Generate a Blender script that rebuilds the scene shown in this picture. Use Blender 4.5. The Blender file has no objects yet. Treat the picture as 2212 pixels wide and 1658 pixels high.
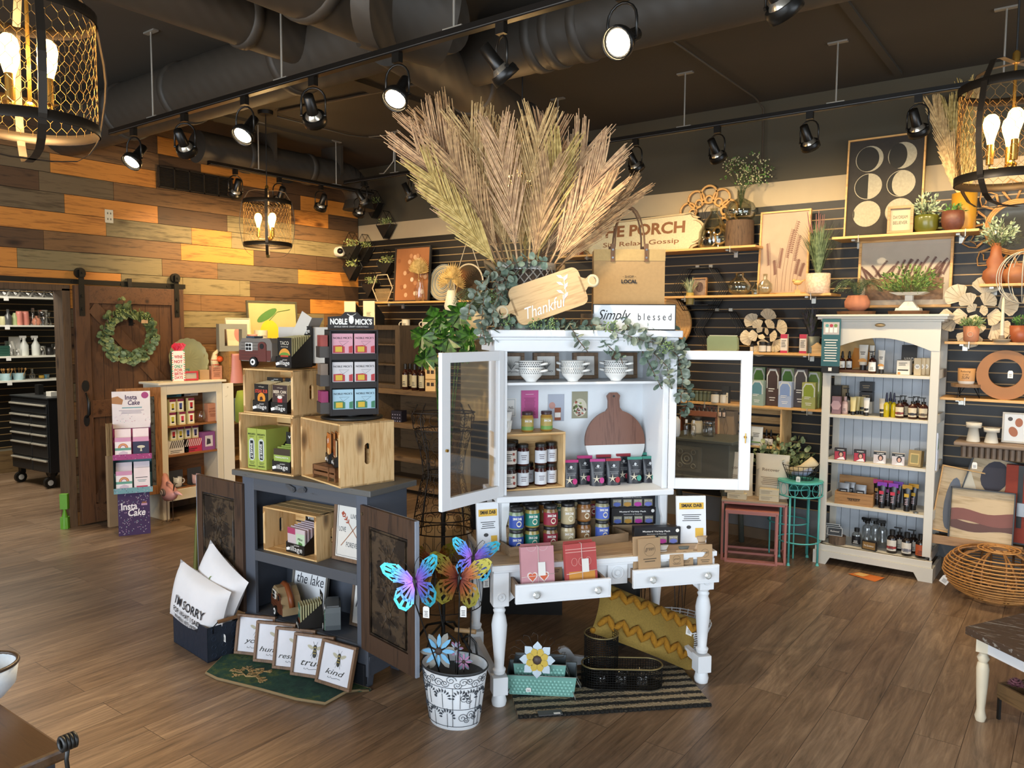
import bpy,math,random
from mathutils import Matrix,Vector,Euler
R=math.radians;PI=math.pi
SC=bpy.context.scene;COL=SC.collection
# ---------------- camera (solved from the room's lines; 2212 x 1658 px frame) ----------------
FPX,YAW,PIT,ROL,EYE=1680.3,R(36.67),R(4.22),R(.324),1.75
Fv=Vector((-math.sin(YAW)*math.cos(PIT),math.cos(YAW)*math.cos(PIT),-math.sin(PIT)))
_r=Vector((math.cos(YAW),math.sin(YAW),0));_u=_r.cross(Fv)
Rv=_r*math.cos(ROL)+_u*math.sin(ROL);Uv=_u*math.cos(ROL)-_r*math.sin(ROL)
CP=Vector((0,0,EYE))
cam=bpy.data.cameras.new('camera');cam.sensor_width=36;cam.lens=FPX*36/2212;cam.clip_start=.05
co=bpy.data.objects.new('camera',cam);COL.objects.link(co)
co.matrix_world=Matrix(((Rv.x,Uv.x,-Fv.x,0),(Rv.y,Uv.y,-Fv.y,0),(Rv.z,Uv.z,-Fv.z,EYE),(0,0,0,1)))
SC.camera=co
SC.view_settings.view_transform='Standard';SC.view_settings.look='None';SC.view_settings.gamma=1
SC.view_settings.use_curve_mapping=False;SC.view_settings.exposure=.42
cy=SC.cycles;cy.max_bounces=6;cy.diffuse_bounces=3;cy.glossy_bounces=3;cy.transmission_bounces=4
cy.transparent_max_bounces=10;cy.caustics_reflective=False;cy.caustics_refractive=False
cy.sample_clamp_indirect=4;cy.use_denoising=True
wd=bpy.data.worlds.new('world');SC.world=wd;wd.use_nodes=True
wd.node_tree.nodes['Background'].inputs[0].default_value=(.75,.87,1,1);wd.node_tree.nodes['Background'].inputs[1].default_value=.25
def area(name,loc,aim,sx,sy,power,col):
 l=bpy.data.lights.new(name,'AREA');l.shape='RECTANGLE';l.size=sx;l.size_y=sy;l.energy=power;l.color=col
 o=bpy.data.objects.new(name,l);o.location=loc;o.rotation_euler=(Vector(aim)-Vector(loc)).to_track_quat('-Z','Y').to_euler();COL.objects.link(o);return o
DAY=(.80,.90,1.0)
area('daylight_front',(-1.2,-2.75,1.55),(-1.2,3,1.3),7.5,2.3,380,DAY)
area('daylight_side',(3.9,2.2,1.55),(-3,2.2,1.2),5.0,2.3,120,DAY)
area('back_room_panel',(-8.7,2.6,3.0),(-8.7,2.6,0),2.2,1.2,95,(1,.93,.80))
def ray(px,py):return Fv+Rv*((px-1106)/FPX)+Uv*((829-py)/FPX)
def Pz(px,py,z=0.):d=ray(px,py);return CP+d*((z-EYE)/d.z)
def Py(px,py,y):d=ray(px,py);return CP+d*(y/d.y)
def Px(px,py,x):d=ray(px,py);return CP+d*(x/d.x)
def mpp(p):return(Vector(p)-CP).dot(Fv)/FPX
class Frame:
 def __init__(s,o,deg):
  s.o=Vector(o);s.a=R(deg);s.x=Vector((math.cos(s.a),math.sin(s.a),0));s.y=Vector((-math.sin(s.a),math.cos(s.a),0))
 def w(s,x,y,z):return s.o+s.x*x+s.y*y+Vector((0,0,z))
 def loc(s,P):v=Vector(P)-s.o;return Vector((v.dot(s.x),v.dot(s.y),v.z))
 def pl(s,px,py,ly):d=ray(px,py);return s.loc(CP+d*((ly-(CP-s.o).dot(s.y))/d.dot(s.y)))
 def plz(s,px,py,z):return s.loc(Pz(px,py,z))
# ---------------- materials ----------------
MC={}
def lin(h):return tuple(((c/12.92)if c<=.04045 else((c+.055)/1.055)**2.4)for c in(int(h[i:i+2],16)/255 for i in(0,2,4)))
def nm(key):
 m=bpy.data.materials.new(key);m.use_nodes=True;nt=m.node_tree;return m,nt,nt.nodes['Principled BSDF']
def nd(nt,t,**kw):
 n=nt.nodes.new(t)
 for k,v in kw.items():
  if k in n.inputs:n.inputs[k].default_value=v
  else:setattr(n,k,v)
 return n
def ramp(nt,fac,stops):
 r=nt.nodes.new('ShaderNodeValToRGB');e=r.color_ramp.elements
 while len(e)<len(stops):e.new(.5)
 for i,(p,c)in enumerate(stops):e[i].position=p;e[i].color=(*lin(c),1)
 nt.links.new(fac,r.inputs[0]);return r.outputs[0]
def K(h,r=.5,m=0.,v=.12,s=9.,bump=0.,**kw):
 key=f'paint_{h}_{r}_{m}_{v}_{s}_{bump}_{sorted(kw.items())}'
 if key in MC:return MC[key]
 mt,nt,b=nm(key[:60]);c=lin(h);L=nt.links.new
 tc=nd(nt,'ShaderNodeTexCoord');no=nd(nt,'ShaderNodeTexNoise',Scale=s,Detail=3.);L(tc.outputs['Object'],no.inputs['Vector'])
 mx=nd(nt,'ShaderNodeMix',data_type='RGBA');L(no.outputs['Fac'],mx.inputs[0])
 mx.inputs[6].default_value=(*[x*(1-v)for x in c],1);mx.inputs[7].default_value=(*[min(1,x*(1+v))for x in c],1)
 L(mx.outputs[2],b.inputs['Base Color']);b.inputs['Roughness'].default_value=r;b.inputs['Metallic'].default_value=m
 for k,val in kw.items():b.inputs[k.replace('_',' ')].default_value=val
 if bump:
  bp=nd(nt,'ShaderNodeBump',Strength=.6,Distance=bump);L(no.outputs['Fac'],bp.inputs['Height']);L(bp.outputs[0],b.inputs['Normal'])
 MC[key]=mt;return mt
def W(h1,h2,ax='x',r=.5,s=1.,knots=True,rot=0.):
 """wood: grain runs along ax"""
 key=f'wood_{h1}_{h2}_{ax}_{r}_{s}_{rot}'
 if key in MC:return MC[key]
 mt,nt,b=nm(key);L=nt.links.new
 tc=nd(nt,'ShaderNodeTexCoord');mp=nd(nt,'ShaderNodeMapping');L(tc.outputs['Object'],mp.inputs[0])
 mp.inputs['Scale'].default_value={'x':(1.2*s,14*s,14*s),'y':(14*s,1.2*s,14*s),'z':(14*s,14*s,1.2*s)}[ax]
 n1=nd(nt,'ShaderNodeTexNoise',Scale=1.6,Detail=5.,Roughness=.65,Distortion=1.2);L(mp.outputs[0],n1.inputs['Vector'])
 n2=nd(nt,'ShaderNodeTexNoise',Scale=9.,Detail=3.);L(mp.outputs[0],n2.inputs['Vector'])
 ad=nd(nt,'ShaderNodeMath',operation='MULTIPLY_ADD');L(n2.outputs[0],ad.inputs[0]);ad.inputs[1].default_value=.6;L(n1.outputs[0],ad.inputs[2])
 c=ramp(nt,ad.outputs[0],[(.56,h2),(.80,h1),(1,h1)])
 if knots:
  vo=nd(nt,'ShaderNodeTexVoronoi',Scale=2.2*s);m2=nd(nt,'ShaderNodeMapping');L(tc.outputs['Object'],m2.inputs[0])
  m2.inputs['Scale'].default_value={'x':(1,2.4,2.4),'y':(2.4,1,2.4),'z':(2.4,2.4,1)}[ax];L(m2.outputs[0],vo.inputs['Vector'])
  kf=ramp(nt,vo.outputs['Distance'],[(.03,'2c2018'),(.075,'9a8a7c'),(.15,'ffffff')])
  mx=nd(nt,'ShaderNodeMix',data_type='RGBA',blend_type='MULTIPLY');mx.inputs[0].default_value=.8;L(c,mx.inputs[6]);L(kf,mx.inputs[7]);c=mx.outputs[2]
 L(c,b.inputs['Base Color']);b.inputs['Roughness'].default_value=r
 bp=nd(nt,'ShaderNodeBump',Strength=.25,Distance=.003);L(ad.outputs[0],bp.inputs['Height']);L(bp.outputs[0],b.inputs['Normal'])
 MC[key]=mt;return mt
def worn(h,h2,amt=.33,s=7.,r=.55,ax=None):
 """paint rubbed through to the wood in patches of their own"""
 key=f'worn_{h}_{h2}_{amt}_{s}_{ax}'
 if key in MC:return MC[key]
 mt,nt,b=nm(key);L=nt.links.new
 tc=nd(nt,'ShaderNodeTexCoord');mp=nd(nt,'ShaderNodeMapping');L(tc.outputs['Object'],mp.inputs[0])
 if ax:mp.inputs['Scale'].default_value={'x':(1,6,6),'z':(6,6,1)}[ax]
 n1=nd(nt,'ShaderNodeTexNoise',Scale=s,Detail=8.,Roughness=.7);L(mp.outputs[0],n1.inputs['Vector'])
 c=ramp(nt,n1.outputs[0],[(amt-.03,h2),(amt+.03,h),(.75,h)]);L(c,b.inputs['Base Color']);b.inputs['Roughness'].default_value=r
 MC[key]=mt;return mt
def glass(h='ffffff',tint=.0,key=None):
 key=f'glass_{h}_{tint}'
 if key in MC:return MC[key]
 mt,nt,b=nm(key);L=nt.links.new;nt.nodes.remove(b)
 lw=nd(nt,'ShaderNodeLayerWeight',Blend=.28);tr=nd(nt,'ShaderNodeBsdfTransparent',Color=(*[1-(1-x)*.3 for x in lin(h)],1))
 gl=nd(nt,'ShaderNodeBsdfGlossy',Roughness=.03,Color=(1,1,1,1));mx=nd(nt,'ShaderNodeMixShader')
 ma=nd(nt,'ShaderNodeMath',operation='MULTIPLY_ADD',use_clamp=True);L(lw.outputs['Fresnel'],ma.inputs[0]);ma.inputs[1].default_value=.38;ma.inputs[2].default_value=.03+tint*.5
 L(ma.outputs[0],mx.inputs[0]);L(tr.outputs[0],mx.inputs[1]);L(gl.outputs[0],mx.inputs[2]);L(mx.outputs[0],nt.nodes['Material Output'].inputs[0])
 MC[key]=mt;return mt
def glow(h,st):
 key=f'glow_{h}_{st}'
 if key in MC:return MC[key]
 mt,nt,b=nm(key);b.inputs['Base Color'].default_value=(*lin(h),1);b.inputs['Emission Color'].default_value=(*lin(h),1);b.inputs['Emission Strength'].default_value=st
 MC[key]=mt;return mt
def leafm(h1,h2,r=.55):
 key=f'leaf_{h1}_{h2}'
 if key in MC:return MC[key]
 mt,nt,b=nm(key);L=nt.links.new
 tc=nd(nt,'ShaderNodeTexCoord');n1=nd(nt,'ShaderNodeTexNoise',Scale=38.,Detail=1.);L(tc.outputs['Object'],n1.inputs['Vector'])
 L(ramp(nt,n1.outputs[0],[(.38,h1),(.62,h2)]),b.inputs['Base Color']);b.inputs['Roughness'].default_value=r
 MC[key]=mt;return mt
# ---------------- mesh builder ----------------
TXT={}
def textmesh(s,shear=0.,bold=0.):
 k=(s,shear,bold)
 if k not in TXT:
  cu=bpy.data.curves.new('t','FONT');cu.body=s;cu.shear=shear;cu.offset=bold;cu.align_x='CENTER';cu.resolution_u=3;cu.space_line=.85
  ob=bpy.data.objects.new('t',cu);COL.objects.link(ob)
  me=bpy.data.meshes.new_from_object(ob)
  vs=[v.co.copy()for v in me.vertices];fs=[tuple(p.vertices)for p in me.polygons]
  bpy.data.objects.remove(ob);bpy.data.curves.remove(cu);bpy.data.meshes.remove(me)
  x0=min(v.x for v in vs);x1=max(v.x for v in vs);y0=min(v.y for v in vs);y1=max(v.y for v in vs)
  TXT[k]=([((v.x-x0)/(x1-x0)-.5,(v.y-y0)/(y1-y0)-.5)for v in vs],fs,(x1-x0)/(y1-y0))
 return TXT[k]
class M:
 def __init__(s,mat=None):s.v=[];s.f=[];s.mi=[];s.sm=[];s.ms=[];s.T=Matrix();s.cur=0;s.mat(mat)if mat else None
 def mat(s,m):
  if m not in s.ms:s.ms.append(m)
  s.cur=s.ms.index(m);return s
 def at(s,*T):
  s.T=Matrix()
  for t in T:s.T=s.T@t
  return s
 def add(s,vs,fs,sm=False):
  n=len(s.v);s.v+=[s.T@Vector(v)for v in vs];s.f+=[tuple(i+n for i in f)for f in fs];s.mi+=[s.cur]*len(fs);s.sm+=[sm]*len(fs);return s
 def box(s,x0,x1,y0,y1,z0,z1):
  return s.add([(x,y,z)for z in(z0,z1)for x,y in((x0,y0),(x1,y0),(x1,y1),(x0,y1))],[(3,2,1,0),(4,5,6,7),(0,1,5,4),(1,2,6,5),(2,3,7,6),(3,0,4,7)])
 def cb(s,c,d,rot=None):
  T=s.T;s.T=T@Matrix.Translation(c)@(Euler(rot).to_matrix().to_4x4()if rot else Matrix());a,b,e=d[0]/2,d[1]/2,d[2]/2
  s.box(-a,a,-b,b,-e,e);s.T=T;return s
 def taper(s,w0,d0,w1,d1,z0,z1):
  return s.add([(-w0/2,-d0/2,z0),(w0/2,-d0/2,z0),(w0/2,d0/2,z0),(-w0/2,d0/2,z0),(-w1/2,-d1/2,z1),(w1/2,-d1/2,z1),(w1/2,d1/2,z1),(-w1/2,d1/2,z1)],[(3,2,1,0),(4,5,6,7),(0,1,5,4),(1,2,6,5),(2,3,7,6),(3,0,4,7)])
 def quad(s,a,b,c,d):return s.add([a,b,c,d],[(0,1,2,3)])
 def lathe(s,prof,n=20,sx=1.,sy=1.,sm=True,ox=0.,oy=0.,cap=True):
  vs=[];fs=[];k=len(prof)
  for i in range(n):
   a=2*PI*i/n
   vs+=[(ox+r*math.cos(a)*sx,oy+r*math.sin(a)*sy,z)for r,z in prof]
  for i in range(n):
   j=(i+1)%n
   for q in range(k-1):fs.append((i*k+q,j*k+q,j*k+q+1,i*k+q+1))
  s.add(vs,fs,sm)
  if cap and prof[0][0]>1e-4:s.add([vs[i*k]for i in range(n)],[tuple(reversed(range(n)))])
  if cap and prof[-1][0]>1e-4 and not getattr(s,'open',0):s.add([vs[i*k+k-1]for i in range(n)],[tuple(range(n))])
  return s
 def cup(s,prof,t=.003,n=20,**k):
  """open vessel: outer profile from the bottom up, walls of thickness t"""
  inn=[(max(r-t,0),max(z,prof[0][1]+t))for r,z in reversed(prof)]
  if inn[-1][0]>0:inn.append((0,inn[-1][1]))
  s.open=1;s.lathe(prof+inn,n,**k);s.open=0;return s
 def cyl(s,a,b,r,r2=None,n=12,sm=True):
  a=Vector(a);b=Vector(b);d=b-a;T=s.T;s.T=T@Matrix.Translation(a)@d.to_track_quat('Z','Y').to_matrix().to_4x4()
  s.lathe([(r,0),(r if r2 is None else r2,d.length)],n,sm=sm);s.T=T;return s
 def tube(s,pts,r,n=6,closed=False):
  pts=[Vector(p)for p in pts];N=len(pts);rs=r if isinstance(r,(list,tuple))else[r]*N;vs=[];fs=[];up=None
  for i,p in enumerate(pts):
   if closed:t=pts[(i+1)%N]-pts[i-1]
   else:t=pts[min(i+1,N-1)]-pts[max(i-1,0)]
   if t.length<1e-9:t=Vector((0,0,1))
   t.normalize()
   if up is None:up=Vector((0,0,1))if abs(t.z)<.9 else Vector((1,0,0))
   a=t.cross(up)
   if a.length<1e-4:a=t.cross(Vector((.3,.9,.2)))
   a.normalize();b=a.cross(t);up=b
   vs+=[p+(a*math.cos(2*PI*q/n)+b*math.sin(2*PI*q/n))*rs[i]for q in range(n)]
  for i in range(N if closed else N-1):
   j=(i+1)%N
   for q in range(n):fs.append((i*n+q,i*n+(q+1)%n,j*n+(q+1)%n,j*n+q))
  if not closed:fs+=[tuple(reversed(range(n))),tuple(range((N-1)*n,N*n))]
  return s.add(vs,fs,True)
 def prism(s,poly,y0,y1,sm=False):
  """outline in the XZ plane, given thickness along y"""
  n=len(poly);vs=[(x,y0,z)for x,z in poly]+[(x,y1,z)for x,z in poly]
  return s.add(vs,[tuple(range(n)),tuple(reversed(range(n,2*n)))],False).add(vs,[(i,i+n,(i+1)%n+n,(i+1)%n)for i in range(n)],sm)
 def slab(s,poly,z0,z1):
  n=len(poly);vs=[(x,y,z0)for x,y in poly]+[(x,y,z1)for x,y in poly]
  return s.add(vs,[tuple(reversed(range(n))),tuple(range(n,2*n))]+[(i,(i+1)%n,(i+1)%n+n,i+n)for i in range(n)])
 def ball(s,c,r,n=12,k=7):
  r=(r,r,r)if isinstance(r,(int,float))else r;T=s.T;s.T=T@Matrix.Translation(c)@Matrix.Diagonal((*r,1))
  s.lathe([(0 if q in(0,k)else math.sin(PI*q/k),-math.cos(PI*q/k))for q in range(k+1)],n);s.T=T;return s
 def torus(s,c,Rr,r,n=24,k=8,ax='z',sx=1.,sz=1.):
  c=Vector(c);P=[]
  for i in range(n):
   a=2*PI*i/n;u,w=Rr*math.cos(a)*sx,Rr*math.sin(a)*sz
   P.append(c+(Vector((u,w,0))if ax=='z' else Vector((u,0,w))if ax=='y' else Vector((0,u,w))))
  return s.tube(P,r,k,True)
 def text(s,t,x,y,z,w=None,h=None,shear=0.,bold=.0,rot=0.):
  """lettering facing -y, centred at (x, z), y = the surface it lies on"""
  vs,fs,asp=textmesh(t,shear,bold)
  if w is None:w=h*asp
  if h is None:h=w/asp
  ca,sa=math.cos(rot),math.sin(rot)
  return s.add([(x+u*w*ca-v*h*sa,y-.0008,z+u*w*sa+v*h*ca)for u,v in vs],fs)
 def bars(s,x0,x1,y,z0,z1,n,seed=1,t=.35,cen=False):
  """fine print too small to read: n thin lines"""
  rg=random.Random(seed)
  for i in range(n):
   z=z1-(z1-z0)*(i+.5)/n;h=(z1-z0)/n*t/2;e=(x1-x0)*rg.uniform(.02,.3);a,b=(x0+e/2,x1-e/2)if cen else(x0,x1-e)
   s.add([(a,y-.0007,z-h),(b,y-.0007,z-h),(b,y-.0007,z+h),(a,y-.0007,z+h)],[(0,1,2,3)])
  return s
 def pane(s,x0,x1,y,z0,z1):return s.add([(x0,y,z0),(x1,y,z0),(x1,y,z1),(x0,y,z1)],[(0,1,2,3)])
 def build(s,name,parent=None,bev=0.,loc=None,rot=None,**props):
  me=bpy.data.meshes.new(name);me.from_pydata(s.v,[],s.f)
  for m in s.ms:me.materials.append(m)
  me.polygons.foreach_set('material_index',s.mi);me.polygons.foreach_set('use_smooth',s.sm);me.update()
  o=bpy.data.objects.new(name,me);COL.objects.link(o)
  if parent:o.parent=parent
  if loc is not None:o.location=loc
  if rot is not None:o.rotation_euler=rot
  if bev:
   b=o.modifiers.new('bevel','BEVEL');b.width=bev;b.segments=2;b.limit_method='ANGLE';b.angle_limit=R(50)
  for k,v in props.items():o[k]=v
  return o
Tr=Matrix.Translation
def Rz(a):return Matrix.Rotation(R(a),4,'Z')
def Rx(a):return Matrix.Rotation(R(a),4,'X')
def Ry(a):return Matrix.Rotation(R(a),4,'Y')
def thing(name,label,cat,loc=(0,0,0),rz=0.,group=None,rx=0.,ry=0.,scale=None):
 o=bpy.data.objects.new(name,None);o.empty_display_size=.05;COL.objects.link(o);o.location=loc;o.rotation_euler=(R(rx),R(ry),R(rz))
 o['label']=label;o['category']=cat
 if group:o['group']=group
 if scale:o.scale=(scale,)*3 if isinstance(scale,(int,float))else scale
 return o
def one(m,name,label,cat,loc=(0,0,0),rz=0.,group=None,bev=0.,rx=0.,ry=0.):
 o=m.build(name,None,bev,loc,(R(rx),R(ry),R(rz)));o['label']=label;o['category']=cat
 if group:o['group']=group
 return o
def struct(m,name,bev=0.,loc=None):return m.build(name,None,bev,loc,kind='structure')
def dup(o,loc,rz=None,label=None):
 r=o.copy();COL.objects.link(r);r.location=loc
 if rz is not None:r.rotation_euler.z=R(rz)
 if label:r['label']=label
 for ch in o.children:
  c=ch.copy();COL.objects.link(c);c.parent=r
  for g in ch.children:d=g.copy();COL.objects.link(d);d.parent=c
 return r
WHITE=K('e9e8e3',.55);BLACK=K('141311',.45);DARK=K('22201d',.5);PAPER=K('eeece6',.7,v=.04);CREAM=K('e6dcc3',.6);INK=K('1c1b1d',.7,v=.02)
WORNW=worn('e4e6e8','a89c8c',.30,9.);PINE=W('d9b37a','b98a50','x',.55);PINEZ=W('dcb883','c0935a','z',.55);OAK=W('a87f55','7a5636','x',.55);SHELFW=W('d8a765','b98446','x',.45,knots=False)
BRASS=K('c79a4a',.25,.9);BMET=K('1a1918',.4,.6);STEEL=K('9a9c9e',.3,.9);GLASS=glass();KRAFT=K('a98a66',.8);TERRA=K('b9785a',.8);CERW=K('ecebe6',.25)
# ================= SHELL =================
def col(px,z,x=None,y=None,py=400):
 """where the picture column px meets the wall x = c (gives y) or y = c (gives x) at level z"""
 n=ray(px,0).cross(ray(px,1000))
 return-(n.x*x+n.z*(z-EYE))/n.y if x is not None else-(n.y*y+n.z*(z-EYE))/n.x
XW,YW,ZC=-7.0,6.345,3.57
def floor_mat():
 mt,nt,b=nm('plank_floor');L=nt.links.new
 tc=nd(nt,'ShaderNodeTexCoord');mp=nd(nt,'ShaderNodeMapping');mp.inputs['Rotation'].default_value=(0,0,R(90));L(tc.outputs['Object'],mp.inputs[0])
 br=nd(nt,'ShaderNodeTexBrick',offset=.37,Scale=1.);br.inputs['Brick Width'].default_value=1.22;br.inputs['Row Height'].default_value=.18
 br.inputs['Mortar Size'].default_value=.0012;br.inputs['Color1'].default_value=(0,0,0,1);br.inputs['Color2'].default_value=(1,1,1,1);br.inputs['Mortar'].default_value=(.5,.5,.5,1);L(mp.outputs[0],br.inputs['Vector'])
 sh=nd(nt,'ShaderNodeVectorMath',operation='MULTIPLY_ADD');sh.inputs[1].default_value=(7,3,5);L(br.outputs['Color'],sh.inputs[0]);L(tc.outputs['Object'],sh.inputs[2])
 m2=nd(nt,'ShaderNodeMapping');m2.inputs['Scale'].default_value=(9,1.1,1);L(sh.outputs[0],m2.inputs[0])
 n1=nd(nt,'ShaderNodeTexNoise',Scale=1.5,Detail=8.,Roughness=.68,Distortion=1.6);L(m2.outputs[0],n1.inputs['Vector'])
 m3=nd(nt,'ShaderNodeMapping');m3.inputs['Scale'].default_value=(60,2.5,1);L(sh.outputs[0],m3.inputs[0]);n2=nd(nt,'ShaderNodeTexNoise',Scale=1.5,Detail=3.);L(m3.outputs[0],n2.inputs['Vector'])
 ad=nd(nt,'ShaderNodeMath',operation='MULTIPLY_ADD');L(n2.outputs[0],ad.inputs[0]);ad.inputs[1].default_value=.4;L(n1.outputs[0],ad.inputs[2])
 c=ramp(nt,ad.outputs[0],[(.38,'3d332b'),(.55,'6f5b48'),(.72,'87705a'),(.95,'a68d72')])
 tint=ramp(nt,br.outputs['Color'],[(0,'d6d0ca'),(.5,'e8e4e0'),(1,'ffffff')])
 mx=nd(nt,'ShaderNodeMix',data_type='RGBA',blend_type='MULTIPLY');mx.inputs[0].default_value=1;L(c,mx.inputs[6]);L(tint,mx.inputs[7])
 m4=nd(nt,'ShaderNodeMix',data_type='RGBA');L(br.outputs['Fac'],m4.inputs[0]);L(mx.outputs[2],m4.inputs[6]);m4.inputs[7].default_value=(*lin('2a1f17'),1)
 L(m4.outputs[2],b.inputs['Base Color']);rr=nd(nt,'ShaderNodeMapRange');L(n1.outputs[0],rr.inputs[0]);rr.inputs[3].default_value=.42;rr.inputs[4].default_value=.30;L(rr.outputs[0],b.inputs['Roughness'])
 bp=nd(nt,'ShaderNodeBump',Strength=.3,Distance=.002);L(ad.outputs[0],bp.inputs['Height']);L(bp.outputs[0],b.inputs['Normal']);return mt
struct(M(floor_mat()).box(-10.4,4.1,-3.1,6.5,-.05,0),'floor')
CEILM=K('3f3930',.75,v=.1,s=2.)
struct(M(CEILM).box(-7.2,4.1,-3.1,6.5,ZC,ZC+.1),'ceiling')
struct(M(CEILM).cb((-6.2,4.2,3.555),(.22,2.0,.03)).cb((-4.5,3.9,3.555),(.14,4.4,.03)).cb((-1.2,4.3,3.56),(.05,3.8,.02)),'trim_1')
WP={'O':W('cb8438','8f5420','y',.5,.8),'T':W('7d5a36','4a331d','y',.55,.8),'D':W('593f28','332316','y',.55,.8),'G':W('6c5a40','41331f','y',.55,.8),'S':W('877650','52452b','y',.55,.8)}
rows={-6:'O300T520D',-5:'D340O440T600O700D',-4:'T343D434O608D',-3:'G108O337T500D649O709O',-2:'D84G245T527T636O709D',-1:'G139O341D491S636T',0:'O229S414O500S636S',1:'D94T391O548D684D',2:'O37S350T470G644O',3:'O262S395S518S540D710D',4:'O170T395T434T551D670O',5:'G395S551S700T',6:'D395D560T',7:'T470G',8:'D520T',9:'G430D',10:'T600D',11:'D480G',12:'S560T',13:'D450T',14:'G',15:'D',16:'T'}
w=M(K('1c140d',.8));w.box(-7.14,-7.012,-3.1,2.0,0,ZC).box(-7.14,-7.012,3.07,YW+.1,0,ZC).box(-7.14,-7.012,2.0,3.07,2.05,ZC)
import re
for k,sp in rows.items():
 zt=2.68-.16*k;zb=max(zt-.157,0);zt=min(zt,ZC)
 if zt<=.01:continue
 toks=re.findall(r'([A-Z])(\d*)',sp);y=-3.1;seq=[]
 yy=y
 rg=random.Random(k)
 while yy<1.9:ln=rg.uniform(.7,1.3);seq.append((rg.choice('OTDGS'),yy,min(yy+ln,2.2)));yy+=ln
 yy=seq[-1][2]
 for c,j in toks:
  e=col(int(j),(zt+zb)/2,x=XW)if j else YW;seq.append((c,yy,e));yy=e
 for c,a,b_ in seq:
  if zb<2.0:
   if a<2.0:w.mat(WP[c]).box(-7.012,XW,a,min(b_,2.0),zb,zt)
   a=max(a,3.07)
  if b_-a>.01:w.mat(WP[c]).box(-7.012,XW+.0015*rg.random(),a+.0015,b_-.0015,zb+.0015,zt)
struct(w,'wall_left')
JAMB=W('5c4630','3e2d1e','z',.6)
struct(M(JAMB).box(-7.15,-6.985,3.02,3.085,0,2.05).box(-7.15,-6.985,1.95,2.0,0,2.05).box(-7.15,-6.985,1.95,3.085,2.03,2.08),'trim_2',.002)
def slat_mat(z0):
 mt,nt,b=nm('slatwall');L=nt.links.new
 tc=nd(nt,'ShaderNodeTexCoord');sp=nd(nt,'ShaderNodeSeparateXYZ');L(tc.outputs['Object'],sp.inputs[0])
 a=nd(nt,'ShaderNodeMath',operation='SUBTRACT');L(sp.outputs[2],a.inputs[0]);a.inputs[1].default_value=z0
 d=nd(nt,'ShaderNodeMath',operation='MODULO');L(a.outputs[0],d.inputs[0]);d.inputs[1].default_value=.0762
 g=nd(nt,'ShaderNodeMath',operation='LESS_THAN');L(d.outputs[0],g.inputs[0]);g.inputs[1].default_value=.0085
 mx=nd(nt,'ShaderNodeMix',data_type='RGBA');L(g.outputs[0],mx.inputs[0]);mx.inputs[6].default_value=(*lin('15120f'),1);mx.inputs[7].default_value=(*lin('a08458'),1)
 L(mx.outputs[2],b.inputs['Base Color']);b.inputs['Roughness'].default_value=.5
 bp=nd(nt,'ShaderNodeBump',Strength=.5,Distance=.006,invert=True);L(g.outputs[0],bp.inputs['Height']);L(bp.outputs[0],b.inputs['Normal']);return mt
SLAT=slat_mat(.30)
w=M(K('4b4434',.8,v=.06,s=1.5));w.box(-7.15,4.1,YW+.012,YW+.12,0,ZC)
w.mat(K('b9a583',.7,v=.05)).box(-7,4,YW+.008,YW+.012,2.73,2.92)
w.mat(SLAT).box(-7,4,YW,YW+.012,.30,2.73);w.mat(K('74777a',.7)).box(-7,4,YW+.002,YW+.012,.09,.30)
struct(w,'wall_back');struct(M(K('6e5c48',.6)).box(-7,4,YW-.012,YW+.012,0,.09),'baseboard_back')
FR=K('8d877c',.8)
struct(M(FR).box(-7.2,4.1,-3.2,-3.1,0,.35).box(-7.2,4.1,-3.2,-3.1,2.75,ZC).box(-7.2,-5.1,-3.2,-3.1,.35,2.75).box(2.7,4.1,-3.2,-3.1,.35,2.75),'wall_front')
struct(M(FR).box(4.1,4.2,-3.2,6.5,0,.35).box(4.1,4.2,-3.2,6.5,2.75,ZC).box(4.1,4.2,-3.2,-.4,.35,2.75).box(4.1,4.2,4.8,6.5,.35,2.75),'wall_right')
w=M(K('2a2825',.4))
for x in(-5.1,-3.15,-1.2,.75,2.65):w.box(x,x+.06,-3.19,-3.11,.35,2.75)
w.box(-5.1,2.7,-3.19,-3.11,2.0,2.05);struct(w,'window_1')
w=M(K('2a2825',.4))
for y in(-.4,1.3,3.0,4.74):w.box(4.11,4.19,y,y+.06,.35,2.75)
w.box(4.11,4.19,-.4,4.8,2.0,2.05);struct(w,'window_2')
BR=K('8f8a78',.8)
struct(M(BR).box(-10.4,-10.2,-1,6.5,0,3.2),'wall_stockroom_left');struct(M(BR).box(-10.2,-7.14,5.4,5.5,0,3.2),'wall_stockroom_back')
struct(M(K('55503f',.8)).box(-10.3,-7.14,-1,5.5,3.1,3.2),'ceiling_stockroom')
struct(M(SLAT).box(-10.2,-10.185,-1,5.4,.30,2.9),'wall_stockroom_slats')
struct(M(W('7d6543','55422b','y',.55)).box(-10.19,-10.17,-1,5.4,0,.26),'baseboard_stockroom')
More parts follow.
